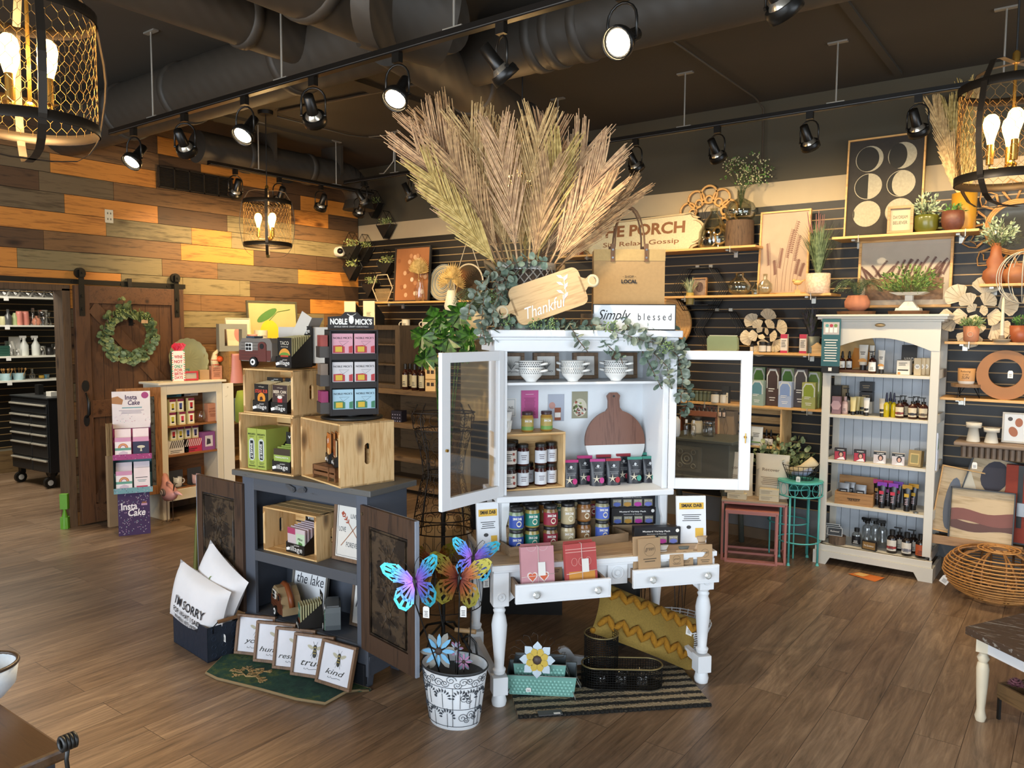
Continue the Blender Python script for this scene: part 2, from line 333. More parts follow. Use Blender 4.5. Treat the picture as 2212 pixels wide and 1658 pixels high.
# ================= CEILING SERVICES =================
DUCT=K('373129',.6,v=.1,s=3.)
_n=DUCT.node_tree;_w=nd(_n,'ShaderNodeTexWave',Scale=5.5,bands_direction='DIAGONAL');_t=nd(_n,'ShaderNodeTexCoord');_b=nd(_n,'ShaderNodeBump',Strength=.35,Distance=.004)
_n.links.new(_t.outputs['Object'],_w.inputs['Vector']);_n.links.new(_w.outputs[0],_b.inputs['Height']);_n.links.new(_b.outputs[0],_n.nodes['Principled BSDF'].inputs['Normal'])
def spiral(m,a,b,r,pitch=.11,seams=(),n=28):
 a=Vector(a);b=Vector(b);d=b-a;ln=d.length;T=m.T
 m.T=T@Tr(a)@d.to_track_quat('Z','Y').to_matrix().to_4x4()
 pr=[];z=0
 while z<ln:
  pr.append((r,z));z+=max(pitch,.3)
 pr.append((r,ln));m.lathe(pr,n)
 for s_ in seams:m.lathe([(r,s_-.03),(r+.012,s_-.025),(r+.012,s_+.025),(r,s_+.03)],n,cap=False)
 m.T=T
def duct(name,label,build,grp='ceiling ducts'):
 m=M(DUCT);build(m);return one(m,name,label,'duct')
duct('spiral_duct','long dark ribbed spiral duct leaving through the wood wall behind the lit lamp track',lambda m:spiral(m,(-7.05,3.1,3.36),(-2.75,3.1,3.36),.2,.09,(1.1,1.9,3.1)))
duct('round_duct','smooth dark round duct nearest the upper left, ending at the ribbed duct',lambda m:spiral(m,(-3.75,.9,3.39),(-3.75,3.05,3.39),.14,2,(.9,1.7,2.1)))
def bigd(m):
 spiral(m,(-2.95,.4,3.40),(-2.95,2.75,3.40),.25,3,(1.2,2.0));spiral(m,(-2.95,2.75,3.38),(-2.75,3.1,3.33),.25,3)
 m.cyl((-2.78,2.62,3.30),(-2.70,2.66,3.28),.24,n=32);m.torus((-2.74,2.64,3.29),.01,.004)
duct('large_elbow_duct','largest dark duct with an elbow and round end cap above the middle of the shop',bigd)
def cb_(m):
 spiral(m,(-3.05,3.0,3.27),(-3.55,5.0,3.27),.15,4,(1.0,1.9))
duct('branch_duct','smooth dark branch duct running away above the palm fronds',cb_)
duct('right_hand_duct','smooth dark duct crossing the ceiling to the right behind the brightest lamp',lambda m:spiral(m,(-3.1,3.75,3.38),(1.2,3.75,3.38),.17,5,(.5,.62,.8,3.4)))
def ed(m):
 spiral(m,(-6.35,3.9,3.3),(-6.35,5.55,3.3),.14,.12,(.5,1.2))
 for i in range(6):
  a0,a1=R(15*i),R(15*(i+1));q=lambda a:(-6.35,5.55+.22*math.sin(a),3.3-.22*(1-math.cos(a)))
  m.cyl(q(a0),q(a1),.14,n=20)
 m.box(-6.5,-6.2,4.6,4.63,3.28,ZC).box(-6.5,-6.2,5.4,5.43,3.28,ZC);m.cyl((-6.35,5.77,3.08),(-6.35,5.77,2.98),.14,.17,n=20)
duct('elbowed_duct','dark duct bending down at its end high against the wood wall',ed)
one(M(DUCT).cyl((-7,5.32,3.39),(-6.96,5.32,3.39),.13,n=24).mat(K('0c0b0a',.7)).cyl((-6.965,5.32,3.39),(-6.955,5.32,3.39),.10,n=24),'wall_vent','round dark vent on the wood wall beside the elbowed duct','vent')
v=thing('vent_grille','long black louvred vent grille high on the wood wall','vent',(XW+.012,4.28,3.11),90)
m=M(K('17130f',.5));m.box(-.39,.39,-.012,0,-.1,.1);m.build('back_plate',v)
m=M(K('2a231b',.45))
m.box(-.39,.39,-.03,-.012,.085,.1).box(-.39,.39,-.03,-.012,-.1,-.085)
for i in range(6):m.box(-.39+.1526*i-.006,-.39+.1526*i+.006,-.03,-.012,-.1,.1)
m.build('frame',v)
m=M(K('221c16',.5))
for i in range(14):m.cb((0,-.018,-.08+i*.0123),(.77,.010,.0025),(R(35),0,0))
m.build('louvers',v)
def conduit(label,pts,r=.008):one(M(K('4a4136',.6)).tube(pts,r,6),'ceiling_conduit',label,'conduit')
conduit('thin dark conduit along the ceiling from the right-hand duct to the back wall',[(-2.2,3.3,3.54),(-2.2,6.1,3.54),(-2.2,6.3,3.5),(-2.2,6.32,2.95)])
conduit('pair of thin cables on the ceiling leading to the middle pendant canopy',[(-5.6,4.2,3.55),(-4.1,4.35,3.55),(-2.6,4.35,3.55)],.014)
conduit('thin dark conduit on the ceiling to the left of the corner rods',[(-5.75,4.3,3.55),(-5.75,5.1,3.55),(-5.2,6.2,3.55)])
# ---- tracks ----
TRK=K('14110e',.35,.3)
def track(label,a,b,rods,z):
 t=thing('light_track',label,'track light rail',a);d=Vector(b)-Vector(a);along=abs(d.x)>abs(d.y)
 m=M(TRK);L_=d.length
 if along:m.box(0,L_,-.018,.018,-.012,.022).mat(STEEL).box(.01,L_-.01,-.019,-.0175,-.006,-.003)
 else:m.box(-.018,.018,0,L_,-.012,.022).mat(STEEL).box(.0175,.019,.01,L_-.01,-.006,-.003)
 m.build('rail',t)
 for r_ in rods:
  m=M(K('a5a096',.4,.6));x,y=(r_-a[0],0)if along else(0,r_-a[1])
  m.cyl((x,y,.022),(x,y,ZC-z),.006,n=8).cb((x,y,.026),(.11,.03,.006)if along else(.03,.11,.006)).cb((x,y,ZC-z-.006),(.12,.035,.01)if along else(.035,.12,.01))
  m.build('hanging_rod',t)
 return t
T1Y,T1Z,T3Y,T3Z,T2X,T2Z=2.65,3.02,5.32,3.165,-6.1,3.12
x0=col(240,T1Z,y=T1Y);track('black lamp track nearest the viewer crossing the ceiling',(x0,T1Y,T1Z),(1.0,T1Y,T1Z),[-4.79,-3.50,-2.30,-.6],T1Z)
x3=col(745,T3Z,y=T3Y);track('black lamp track along the back slat wall',(x3,T3Y,T3Z),(2.0,T3Y,T3Z),[-5.35,-3.52,-2.43,-1.39,-.48,.7],T3Z)
y0_=col(450,T2Z,x=T2X);y1_=col(806,T2Z,x=T2X);track('short black lamp track in front of the wood wall',(T2X,y0_,T2Z),(T2X,y1_,T2Z),[y0_+.5,5.25],T2Z)
HEADM=K('171512',.35,.3)
def lamp_head(px,tz,aim,label,lit=None,ty=None,tx=None,power=25,warm=(1,.80,.52),group='track lamp heads',ang=70,roll=0):
 if ty is not None:p=Vector((col(px,tz,y=ty),ty,tz))
 else:p=Vector((tx,col(px,tz,x=tx),tz))
 t=thing('track_lamp',label,'spotlight',p)
 M(HEADM).box(-.022,.022,-.014,.014,-.055,-.012).build('adapter',t)
 aim=Vector(aim).normalized();side=Vector((aim.y,-aim.x,0)).normalized();c=Vector((0,0,-.20))
 m=M(HEADM);pts=[]
 for k in range(9):
  a=PI*k/8;pts.append(c+side*(.062*math.cos(a))+Vector((0,0,.075+.062*math.sin(a))))
 pts=[c+side*.062]+pts+[c-side*.062]
 m.tube(pts,.0055,6);m.build('yoke',t)
 q=aim.to_track_quat('Z','Y').to_matrix().to_4x4();T=Tr(c)@q
 m=M(HEADM).at(T);m.lathe([(.0,-.12),(.026,-.118),(.028,-.035),(.03,-.03),(.03,-.012)],16);m.cup([(.058,.005),(.062,.02),(.062,.045)],.004,20)
 m.at(Tr(c)).cyl(side*.066,side*.055,.008).cyl(-side*.066,-side*.055,.008);m.build('lamp_housing',t)
 m=M(K('b9b2a4',.22,.85)).at(T);m.lathe([(.024,-.022),(.034,-.012),(.054,.02),(.054,.03)],20);m.build('reflector',t)
 m=M(glow('ffe2b0',9 if lit is None else lit)).at(T);m.lathe([(.048,.031),(.03,.036),(0,.038)],20);m.build('bulb',t)
 l=bpy.data.lights.new('track_spot','SPOT');l.energy=power;l.color=warm;l.spot_size=R(ang);l.spot_blend=.7;l.shadow_soft_size=.04
 o=bpy.data.objects.new('track_spot',l);o.location=p+c+aim*.05;o.rotation_euler=aim.to_track_quat('-Z','Y').to_euler();COL.objects.link(o)
 return t
WA=(1,.76,.44)
for px,lb in((288,'leftmost lamp on the front track, glowing towards the viewer'),(528,'second glowing lamp from the left on the front track'),(858,'glowing lamp on the front track left of the elbow duct')):
 lamp_head(px,T1Z,(.15,-.62,-.75),lb,40,ty=T1Y,power=130,warm=WA)
lamp_head(1345,T1Z,(-.02,-.80,-.42),'brightest lamp on the front track, glowing straight at the viewer',60,ty=T1Y,power=45,warm=WA)
for px,lb in((398,'unlit-looking lamp between the first two glowing lamps of the front track'),(676,'lamp turned away between the second and third glowing lamps of the front track')):
 lamp_head(px,T1Z,(-.45,.62,-.55),lb,6,ty=T1Y,power=110,warm=WA,ang=95)
lamp_head(1083,T1Z,(.35,.60,-.75),'large lamp turned away above the palm fronds on the front track',6,ty=T1Y,power=60,ang=80,warm=(1,.84,.62))
lamp_head(1690,T1Z,(.3,.7,-.75),'lamp cut by the top edge of the picture at the right of the front track',6,ty=T1Y,power=60,ang=80,warm=(1,.84,.62))
for px,lb in((1373,'lamp of the back track just right of the palm fronds'),(1550,'lamp of the back track above the wooden ring art'),(1750,'lamp of the back track above the framed grass print'),(1985,'lamp of the back track above the moon phase print')):
 lamp_head(px,T3Z,(.12,.62,-.72),lb,6,ty=T3Y,power=32,warm=WA,ang=130)
lamp_head(885,T3Z,(.25,.4,-.85),'lamp of the back track left of the palm fronds',8,ty=T3Y,power=32,warm=WA,ang=130)
lamp_head(785,T3Z,(.1,.6,-.75),'lamp at the left end of the back track near the corner',8,ty=T3Y,power=22,warm=WA,ang=100)
for px,lb in((508,'leftmost lamp on the short track by the wood wall'),(603,'lamp behind the middle pendant on the short track'),(693,'lamp right of the middle pendant on the short track'),(776,'last lamp on the short track, in the corner')):
 lamp_head(px,T2Z,(-.62,.15,-.75),lb,8,tx=T2X,power=42,warm=(1,.72,.38),ang=120)
for x in(-.35,.5,1.5):
 l=bpy.data.lights.new('track_spot','SPOT');l.energy=32;l.color=WA;l.spot_size=R(130);l.spot_blend=.7;l.shadow_soft_size=.04
 o=bpy.data.objects.new('track_spot',l);o.location=(x,T3Y,T3Z-.2);o.rotation_euler=Vector((.0,.62,-.74)).to_track_quat('-Z','Y').to_euler();COL.objects.link(o)
t=one(M(K('a5a096',.4,.6)).tube([(-5.56,T3Y,T3Z+.04),(-5.5,T3Y,3.2),(-5.37,T3Y,3.3),(-5.36,T3Y,3.5),(-5.45,T3Y,3.55),(-5.7,T3Y-.05,3.555)],.006,6),'wiring','pale wiring looping up the corner track rod','cable')
# ---- cage pendants ----
def pendant(label,c,bulbs=4,power=22,rz=-25):
 c=Vector(c);t=thing('cage_pendant',label,'pendant lamp',c,rz,'caged pendant lamps')
 SB=K('2b241c',.45,.5);Rr=.2;hz=.18
 for z in(hz,-hz):
  m=M(SB);m.lathe([(Rr+.002,z-.017),(Rr+.002,z+.017),(Rr-.002,z+.017),(Rr-.002,z-.017)],40,cap=False);m.build('cage_ring',t)
 for k in range(4):
  a=k*PI/2;d=Vector((math.cos(a),math.sin(a),0));s_=Vector((-d.y,d.x,0))*.012
  P=[(.0,hz+.10),(.10,hz+.105),(.15,hz+.09),(.185,hz+.03),(.222,0),(.185+.005,-hz-.03),(.165,-hz-.07),(.13,-hz-.095),(.06,-hz-.105),(0,-hz-.105)]
  P[3:5]=[(.203,hz+.0),(.222,.06),(.226,0),(.222,-.06),(.203,-hz)]
  vs=[];fs=[]
  for i,(r_,z)in enumerate(P):
   vs+=[d*r_+Vector((0,0,z))+s_,d*r_+Vector((0,0,z))-s_,d*(r_+.004)+Vector((0,0,z+.001))-s_,d*(r_+.004)+Vector((0,0,z+.001))+s_]
   if i:o_=4*i;fs+=[(o_-4+j,o_-4+(j+1)%4,o_+(j+1)%4,o_+j)for j in range(4)]
  M(SB).add(vs,fs).build('cage_strap',t)
 m=M(K('8a6c3c',.4,.6));n=34;rws=11;ch=2*hz/rws;rr=Rr-.004
 def q(i,z):a=2*PI*i/n;return(rr*math.cos(a),rr*math.sin(a),z)
 for j in range(rws):
  for i in range(n):
   o_=.5*(j%2);zb=-hz+j*ch;a=i+o_
   m.cyl(q(a,zb+ch*.28),q(a,zb+ch*.72),.0009,n=3);m.cyl(q(a,zb+ch*.72),q(a+.5,zb+ch*1.28),.0009,n=3);m.cyl(q(a,zb+ch*.72),q(a-.5,zb+ch*1.28),.0009,n=3)
 m.build('wire_mesh',t)
 M(BRASS).cyl((0,0,-.13),(0,0,hz+.105),.006).lathe([(0,-.15),(.02,-.14),(.022,-.12),(.01,-.105)],12).lathe([(.014,hz+.10),(.014,hz+.14),(.006,hz+.15)],12).build('stem',t)
 for k in range(bulbs):
  a=PI/5+k*2*PI/bulbs;d=Vector((math.cos(a),math.sin(a),0))*.075
  M(BRASS).tube([(0,0,-.13),d*.5+Vector((0,0,-.135)),d+Vector((0,0,-.13)),d+Vector((0,0,-.115))],.005).cyl(d+Vector((0,0,-.115)),d+Vector((0,0,-.035)),.014).build('socket',t)
  b=M(glow('ffc46a',13)).at(Tr(d));b.lathe([(.012,-.035),(.016,-.01),(.028,.03),(.031,.05),(.026,.072),(.014,.085),(0,.088)],16);b.build('bulb',t)
 m=M(BLACK).cyl((0,0,hz+.14),(0,0,ZC-c.z),.0045,n=6).lathe([(.06,ZC-c.z-.03),(.065,ZC-c.z-.002)],20);m.build('cord_and_canopy',t)
 l=bpy.data.lights.new('pendant_light','POINT');l.energy=power;l.color=(1,.66,.30);l.shadow_soft_size=.09
 o=bpy.data.objects.new('pendant_light',l);o.location=c+Vector((0,0,.02));COL.objects.link(o)
 return t
p1=CP+ray(62,150)*2.52;p3=CP+ray(2187,290)*3.15
pendant('large wire cage pendant lamp cut by the left edge of the picture',p1,power=55,rz=-13)
pendant('wire cage pendant lamp hanging before the wood wall',(-5.75,4.18,2.62),3,power=26,rz=-38)
pendant('wire cage pendant lamp hanging at the far right before the shelves',p3,4,power=16)
pendant('wire cage pendant lamp glowing behind the dried palm fronds',CP+ray(1127,400)*4.95,4,power=14)
# ================= small builders =================
def leaf(m,p,d,L,wd,n=None,fold=.25):
 p=Vector(p);d=Vector(d).normalized();n=Vector(n)if n else Vector((random.uniform(-1,1),random.uniform(-1,1),random.uniform(-1,1)))
 s_=d.cross(n)
 if s_.length<.05:s_=d.cross(Vector((.2,.5,.8)))
 s_.normalize();u=s_.cross(d)*fold*wd
 m.add([p,p+d*L*.35+s_*wd/2+u,p+d*L*.75+s_*wd*.35+u,p+d*L,p+d*L*.75-s_*wd*.35+u,p+d*L*.35-s_*wd/2+u,p+d*L*.5],[(0,1,6),(1,2,3,6),(6,3,4,5),(0,6,5)])
def rleaf(m,p,d,r,n=None):
 p=Vector(p);d=Vector(d).normalized();n=Vector(n)if n else Vector((random.uniform(-1,1),random.uniform(-1,1),random.uniform(-1,1)))
 s_=d.cross(n)
 if s_.length<.05:s_=d.cross(Vector((.2,.5,.8)))
 s_.normalize();u=s_.cross(d);c=p+d*r*1.05;vs=[c+u*r*.15]
 for k in range(8):a=2*PI*k/8;vs.append(c+d*(r*math.cos(a))*1.05+s_*(r*.92*math.sin(a)))
 m.add(vs,[(0,k+1,(k+1)%8+1)for k in range(8)])
RG=random.Random(5)
def rv(a=1.):return Vector((RG.uniform(-a,a),RG.uniform(-a,a),RG.uniform(-a,a)))
def euca(m,pts,r=.018,step=.028,spread=.4,two=True):
 """round eucalyptus leaves in pairs along a stem"""
 pts=[Vector(p)for p in pts]
 for a,b in zip(pts,pts[1:]):
  n=max(1,int((b-a).length/step));t=(b-a).normalized()
  for i in range(n):
   p=a.lerp(b,i/n);s_=t.cross(rv()).normalized()
   for q in(s_,-s_)if two else(s_,):rleaf(m,p,q+t*spread+rv(.25),r*RG.uniform(.65,1.15))
EU1=leafm('5f7263','7d8f7c');EU2=leafm('6d7f52','9aa577');GRN=leafm('3f6a2f','6f9a45');DGRN=leafm('1f3d1c','37602b');SAGE=leafm('8fa07a','b9c3a0');TWIG=K('6b5138',.8)
def potted(name,label,loc,pot,potmat,foliage,group=None,rz=0,potname='pot',extra=None):
 t=thing(name,label,'potted plant',loc,rz,group);m=M(potmat)
 if callable(pot):pot(m)
 else:m.cup(pot,.004,20)
 m.build(potname,t);top=pot[-1][1]-.01 if not callable(pot)else extra
 foliage(t,top);return t
def bushy(h,r,n,lm,lr=.012,kind='leaf',base=0,droop=0.):
 def f(t,z):
  m=M(lm);st=M(K('55663a',.7))
  for i in range(n):
   d=Vector((RG.uniform(-1,1),RG.uniform(-1,1),RG.uniform(.15,1))).normalized();L=RG.uniform(.35,1)
   e=Vector((d.x*r*L,d.y*r*L,z+d.z*h*L));st.cyl((d.x*.2*r,d.y*.2*r,z-.01),e,.0012,n=3)if i%4==0 else None
   (rleaf(m,e,d+rv(.6),lr*RG.uniform(.6,1.1))if kind=='round' else leaf(m,e,d+rv(.7),lr*3*RG.uniform(.6,1.2),lr*1.2))
  m.build('foliage',t);st.build('stems',t)
 return f
def spiky(h,r,n,lm,w=.006,stem0=.3,plume=None):
 """upright blades fanning out of the pot"""
 def f(t,z):
  m=M(lm)
  for i in range(n):
   a=RG.uniform(0,2*PI);q=RG.uniform(.05,1);H_=h*RG.uniform(.65,1)*(1-.15*q);P=[Vector((math.cos(a)*r*s_*(q if s_ else 0)+math.cos(a)*.015,math.sin(a)*r*q*s_+math.sin(a)*.015,z+H_*k_))for s_,k_ in((0,0),(.25,.45),(.6,.8),(1,1))]
   sd=Vector((-math.sin(a),math.cos(a),0))*w/2
   m.add([P[0]-sd,P[0]+sd,P[1]+sd,P[1]-sd,P[2]+sd*.8,P[2]-sd*.8,P[3]],[(0,1,2,3),(3,2,4,5),(5,4,6)])
  m.build('grass_blades',t)
  if plume:
   m=M(plume)
   for i in range(9):
    a=RG.uniform(0,2*PI);q=RG.uniform(.1,.8);b=Vector((math.cos(a)*r*q*.8,math.sin(a)*r*q*.8,z+h*.72));e=b+Vector((math.cos(a)*r*q*.3,math.sin(a)*r*q*.3,h*.33));m.cyl(b,e,.006,.002,n=6)
   m.build('plumes',t)
 return f
def fern(h,r,n,lm):
 def f(t,z):
  m=M(lm)
  for i in range(n):
   a=2*PI*i/n+RG.uniform(-.2,.2);q=RG.uniform(.6,1);P=[Vector((math.cos(a)*r*q*s_,math.sin(a)*r*q*s_,z+h*k_*q))for s_,k_ in((0,0),(.25,.65),(.55,.9),(.85,.7),(1.05,.3))]
   for A,B in zip(P,P[1:]):
    for j in range(5):
     p=A.lerp(B,j/5);sd=(B-A).cross(Vector((0,0,1))).normalized()
     for s_ in(1,-1):leaf(m,p,sd*s_+(B-A).normalized()*.5,.03*(1.15-.12*P.index(A)),.008,(0,0,1))
  m.build('fronds',t)
 return f
def frame(label,w,h,loc,rz=0,tilt=0,art=None,fw=.02,d=.018,fm=OAK,pm=PAPER,name='framed_print',cat='framed print',group=None,glz=False,mat=0.):
 """picture standing on its bottom edge; origin bottom centre; faces -y; tilt leans it back"""
 t=thing(name,label,cat,loc,rz,group,rx=-tilt)
 m=M(fm);a=w/2
 m.box(-a,a,-d,0,0,fw).box(-a,a,-d,0,h-fw,h).box(-a,-a+fw,-d,0,fw,h-fw).box(a-fw,a,-d,0,fw,h-fw);m.build('frame',t,.0015)
 m=M(pm);m.box(-a+fw*.5,a-fw*.5,-d*.55,-d*.25,fw*.5,h-fw*.5)
 if art:art(m,w-2*fw,h-2*fw,-d*.55,fw)
 m.build('print',t)
 if glz:M(glass(tint=.015)).pane(-a+fw*.6,a-fw*.6,-d*.72,fw*.6,h-fw*.6).build('glazing',t)
 return t
def shelf(pa,pb,py,yb=YW,dep=.29,label='',mat=SHELFW,th=.018,plane=None,name='wall_shelf',brk=True,rz=0,group='wooden shelves on the slat wall'):
 """wooden shelf on the slat wall seen from pixel column pa to pb, its top front edge passing picture row py at pa"""
 yf=yb-dep;z=Py(pa,py,yf).z;xa=col(pa,z,y=yf);xb=col(pb,z,y=yf)
 t=thing(name,label,'shelf',((xa+xb)/2,yb-dep/2,z-th),0,group);L=(xb-xa)/2
 M(mat).box(-L,L,-dep/2,dep/2-.002,0,th).build('board',t,.002)
 if brk:
  for s_ in(-.72,.72):
   m=M(K('b9b4a8',.3,.5));m.box(s_*L-.012,s_*L+.012,-dep*.25,dep/2-.002,-.012,0).box(s_*L-.016,s_*L+.016,dep/2-.02,dep/2-.002,-.05,0).box(s_*L+.05,s_*L+.055,-dep/2-.004,-dep/2+.02,-.03,th+.003);m.build('bracket',t)
 return z
def on(px,z,y):return Vector((col(px,z,y=y),y,z))
def onx(px,z,x):return Vector((x,col(px,z,x=x),z))
def vessel(name,label,cat,loc,prof,mat,group=None,t=.003,n=20,rz=0,extra=None,sx=1,sy=1):
 m=M(mat);m.cup(prof,t,n,sx=sx,sy=sy)
 if extra:extra(m)
 return one(m,name,label,cat,loc,rz,group)
def bottle(label,loc,h,r,body,cap=BLACK,lab=PAPER,kind='pump',rz=0,group=None,name='bottle',cat='bottle',text=None,tm=INK,band=None):
 """bottle with a shoulder, a cap or pump, and a wrapped label"""
 t=thing(name,label,cat,loc,rz,group);b=h*(.70 if kind=='pump' else .62 if kind=='dropper' else .8)
 M(body).lathe([(r*.9,0),(r,.004),(r,b*.80),(r*.85,b*.88),(r*.42,b*.96),(r*.4,b)],16).build('body',t)
 m=M(cap)
 if kind=='pump':m.cyl((0,0,b),(0,0,b+h*.09),r*.5,n=12).cyl((0,0,b+h*.09),(0,0,h*.95),r*.13,n=6).cb((-r*.35,0,h*.965),(r*1.5,r*.45,h*.04)).build('pump',t)
 elif kind=='dropper':m.cyl((0,0,b),(0,0,b+h*.12),r*.55,n=12).lathe([(r*.4,b+h*.12),(r*.38,h*.9),(r*.2,h)],10).build('dropper',t)
 elif kind=='spray':m.cyl((0,0,b),(0,0,b+h*.1),r*.5,n=12).cb((-r*.3,0,h*.95),(r*1.7,r*.6,h*.09)).cb((-r*.85,0,h*.87),(r*.2,r*.3,h*.1),(0,-.4,0)).build('spray_trigger',t)
 else:m.cyl((0,0,b),(0,0,h),r*.55,n=14).build('cap',t)
 if lab:
  m=M(lab);n=9;z0,z1=b*.14,b*.72;P=[(-math.sin(a)*(r+.0008),-math.cos(a)*(r+.0008))for a in[R(-62+124*i/(n-1))for i in range(n)]]
  m.add([(x,y,z)for z in(z0,z1)for x,y in P],[(i+1,i,n+i,n+i+1)for i in range(n-1)],True)
  if band:m.mat(band);m.add([(x*1.01,y*1.01,z)for z in(z0+.2*(z1-z0),z0+.42*(z1-z0))for x,y in P],[(i+1,i,n+i,n+i+1)for i in range(n-1)],True)
  m.mat(tm);T=m.T
  if text:m.text(text,0,-r-.0012,z0+(z1-z0)*.72,w=r*1.1)
  m.bars(-r*.55,r*.55,-r-.001,z0+.1*(z1-z0),z0+.5*(z1-z0),3,2,cen=True);m.build('label',t)
 return t
def jar(label,loc,h,r,body,lidm=BLACK,lab=PAPER,text='',tm=INK,group=None,rz=0,art=None,lh=.16,name='jar'):
 t=thing(name,label,'jar',loc,rz,group);b=h*(1-lh)
 M(body).lathe([(r*.92,0),(r,.004),(r,b*.86),(r*.84,b*.97),(r*.84,b)],20).build('body',t)
 M(lidm).lathe([(r*.9,b*.99),(r*.92,b+.002),(r*.92,h-.002),(r*.86,h)],20).build('lid',t)
 m=M(lab);n=11;z0,z1=b*.10,b*.80;P=[(math.sin(a)*(r+.0008),-math.cos(a)*(r+.0008))for a in[R(-75+150*i/(n-1))for i in range(n)]]
 m.add([(x,y,z)for z in(z0,z1)for x,y in P],[(i,i+1,n+i+1,n+i)for i in range(n-1)],True)
 if text:m.mat(tm);m.text(text,0,-r-.001,z0+(z1-z0)*.78,w=r*1.15,h=(z1-z0)*.2,bold=.03)
 if art:art(m,r,z0,z1)
 m.build('label',t);return t
def carton(label,loc,w,d,h,mat,rz=0,group=None,face=None,cat='box',name='carton',rx=0,side=None):
 """closed box; face(m, w, h, y) draws on its front"""
 t=thing(name,label,cat,loc,rz,group,rx=rx);M(mat).box(-w/2,w/2,-d/2,d/2,0,h).build('box_body',t,.0015)
 m=M(PAPER)
 if face:face(m,w,h,-d/2);m.build('printed_front',t)
 return t
def tubec(label,loc,h,r,mat,capm=BLACK,rz=0,group=None,art=None):
 """squeeze tube standing on its cap, crimped at the top"""
 t=thing('squeeze_tube',label,'tube',loc,rz,group);k=14;vs=[];fs=[];Z=(h*.2,h*.45,h*.8,h)
 for z in Z:
  q=(z-h*.2)/(h*.8)
  for i in range(k):a=2*PI*i/k;vs.append((math.cos(a)*r*(1+.28*q),math.sin(a)*r*(1-q*.96),z))
 for j in range(3):fs+=[(j*k+i,j*k+(i+1)%k,(j+1)*k+(i+1)%k,(j+1)*k+i)for i in range(k)]
 m=M(mat).add(vs,fs,True)
 if art:art(m,r,h)
 m.build('tube_body',t);M(capm).cyl((0,0,0),(0,0,h*.2),r*.86,n=14).build('cap',t);return t
def pouch(label,loc,w,h,mat,top=None,rz=0,group=None,art=None,d=.04,name='pouch'):
 """stand-up pouch: full at the foot, sealed flat along the top"""
 t=thing(name,label,'pouch',loc,rz,group);n=8;vs=[];fs=[]
 Z=((0,1.),(.25,.85),(.6,.45),(.86,.08),(1,.02))
 for z,q in Z:
  for i in range(n+1):u=-1+2*i/n;vs.append((u*w/2*(1-.04*math.sin(z*PI)),-d/2*q*(1-u*u)**.5-.001,z*h))
  for i in range(n+1):u=1-2*i/n;vs.append((u*w/2*(1-.04*math.sin(z*PI)),d/2*q*(1-u*u)**.5+.001,z*h))
 k=2*n+2
 for j in range(4):fs+=[(j*k+i,j*k+(i+1)%k,(j+1)*k+(i+1)%k,(j+1)*k+i)for i in range(k)]
 m=M(mat).add(vs,fs,True);m.add(vs[:k],[tuple(range(k))])
 if art:art(m,w,h,-d*.30)
 m.build('bag',t)
 if top:M(top).box(-w*.5,w*.5,-.0035,.0035,h*.9,h*1.0).build('top_seal',t)
 return t
def crate(label,loc,w,d,h,rz=0,mat=PINE,matz=PINEZ,side=False,slats=4,open_='front',t=.014):
 """wooden crate lying on its side, mouth to -y: slatted top and floor, two end boards with hand holes, back slats"""
 T_=thing('wooden_crate',label,'crate',loc,rz,'pine crates on the grey cabinet')
 for s_ in(-1,1):
  m=M(matz);x=s_*(w/2-t/2);hz,hd=h*.17,d*.055;cyy=0;n=8
  inn=[(hd*math.cos(a),h/2+(hz-hd)*(1 if math.sin(a)>0 else-1)+hd*math.sin(a))for a in[2*PI*(i+.5)/16 for i in range(16)]]
  out=[]
  for i in range(16):a=2*PI*(i+.5)/16;k=1/max(abs(math.cos(a)),abs(math.sin(a)));out.append((d/2*math.cos(a)*k,h/2+h/2*math.sin(a)*k))
  vs=[]
  for xx in(x-t/2,x+t/2):vs+=[(xx,u,v)for u,v in inn]+[(xx,u,v)for u,v in out]
  fs=[]
  for i in range(16):
   j=(i+1)%16;fs+=[(i,j,16+j,16+i),(32+i,48+i,48+j,32+j),(i,32+i,32+j,j),(16+i,16+j,48+j,48+i)]
  m.add(vs,fs)
  for cu,cv,i in((1,1,1),(-1,1,1),(-1,-1,1),(1,-1,1)):
   c_=(cu*d/2,h/2+cv*h/2);best=sorted(range(16),key=lambda q:(out[q][0]-c_[0])**2+(out[q][1]-c_[1])**2)[:2]
   m.add([(xx,*out[best[0]])for xx in(x-t/2,x+t/2)]+[(xx,*out[best[1]])for xx in(x-t/2,x+t/2)]+[(xx,*c_)for xx in(x-t/2,x+t/2)],[(0,2,4),(1,3,5)])
  m.build('end_board',T_)
 sw=d/slats
 for z in(0,h-.008):
  m=M(mat)
  for i in range(slats):m.box(-w/2,w/2,-d/2+i*sw+.003,-d/2+(i+1)*sw-.003,z-.0 if z==0 else z,z+.008)
  m.build('bottom_slats' if z==0 else 'top_slats',T_,.001)
 m=M(mat)
 for i in range(4):m.box(-w/2+.001,w/2-.001,d/2-.009,d/2-.001,.01+i*(h-.02)/4+.004,.01+(i+1)*(h-.02)/4-.004)
 m.build('back_slats',T_,.001)
 return T_
def tagm(t,x,y,z,w=.022,h=.034,rot=0,name='price_tag'):
 m=M(PAPER).at(Tr((x,y,z)),Ry(rot));m.prism([(-w/2,0),(w/2,0),(w/2,h*.8),(w*.3,h),(-w*.3,h),(-w/2,h*.8)],-.0006,.0006)
 m.mat(INK);m.bars(-w*.32,w*.32,-.0006,h*.15,h*.6,4,3,cen=True);m.build(name,t)
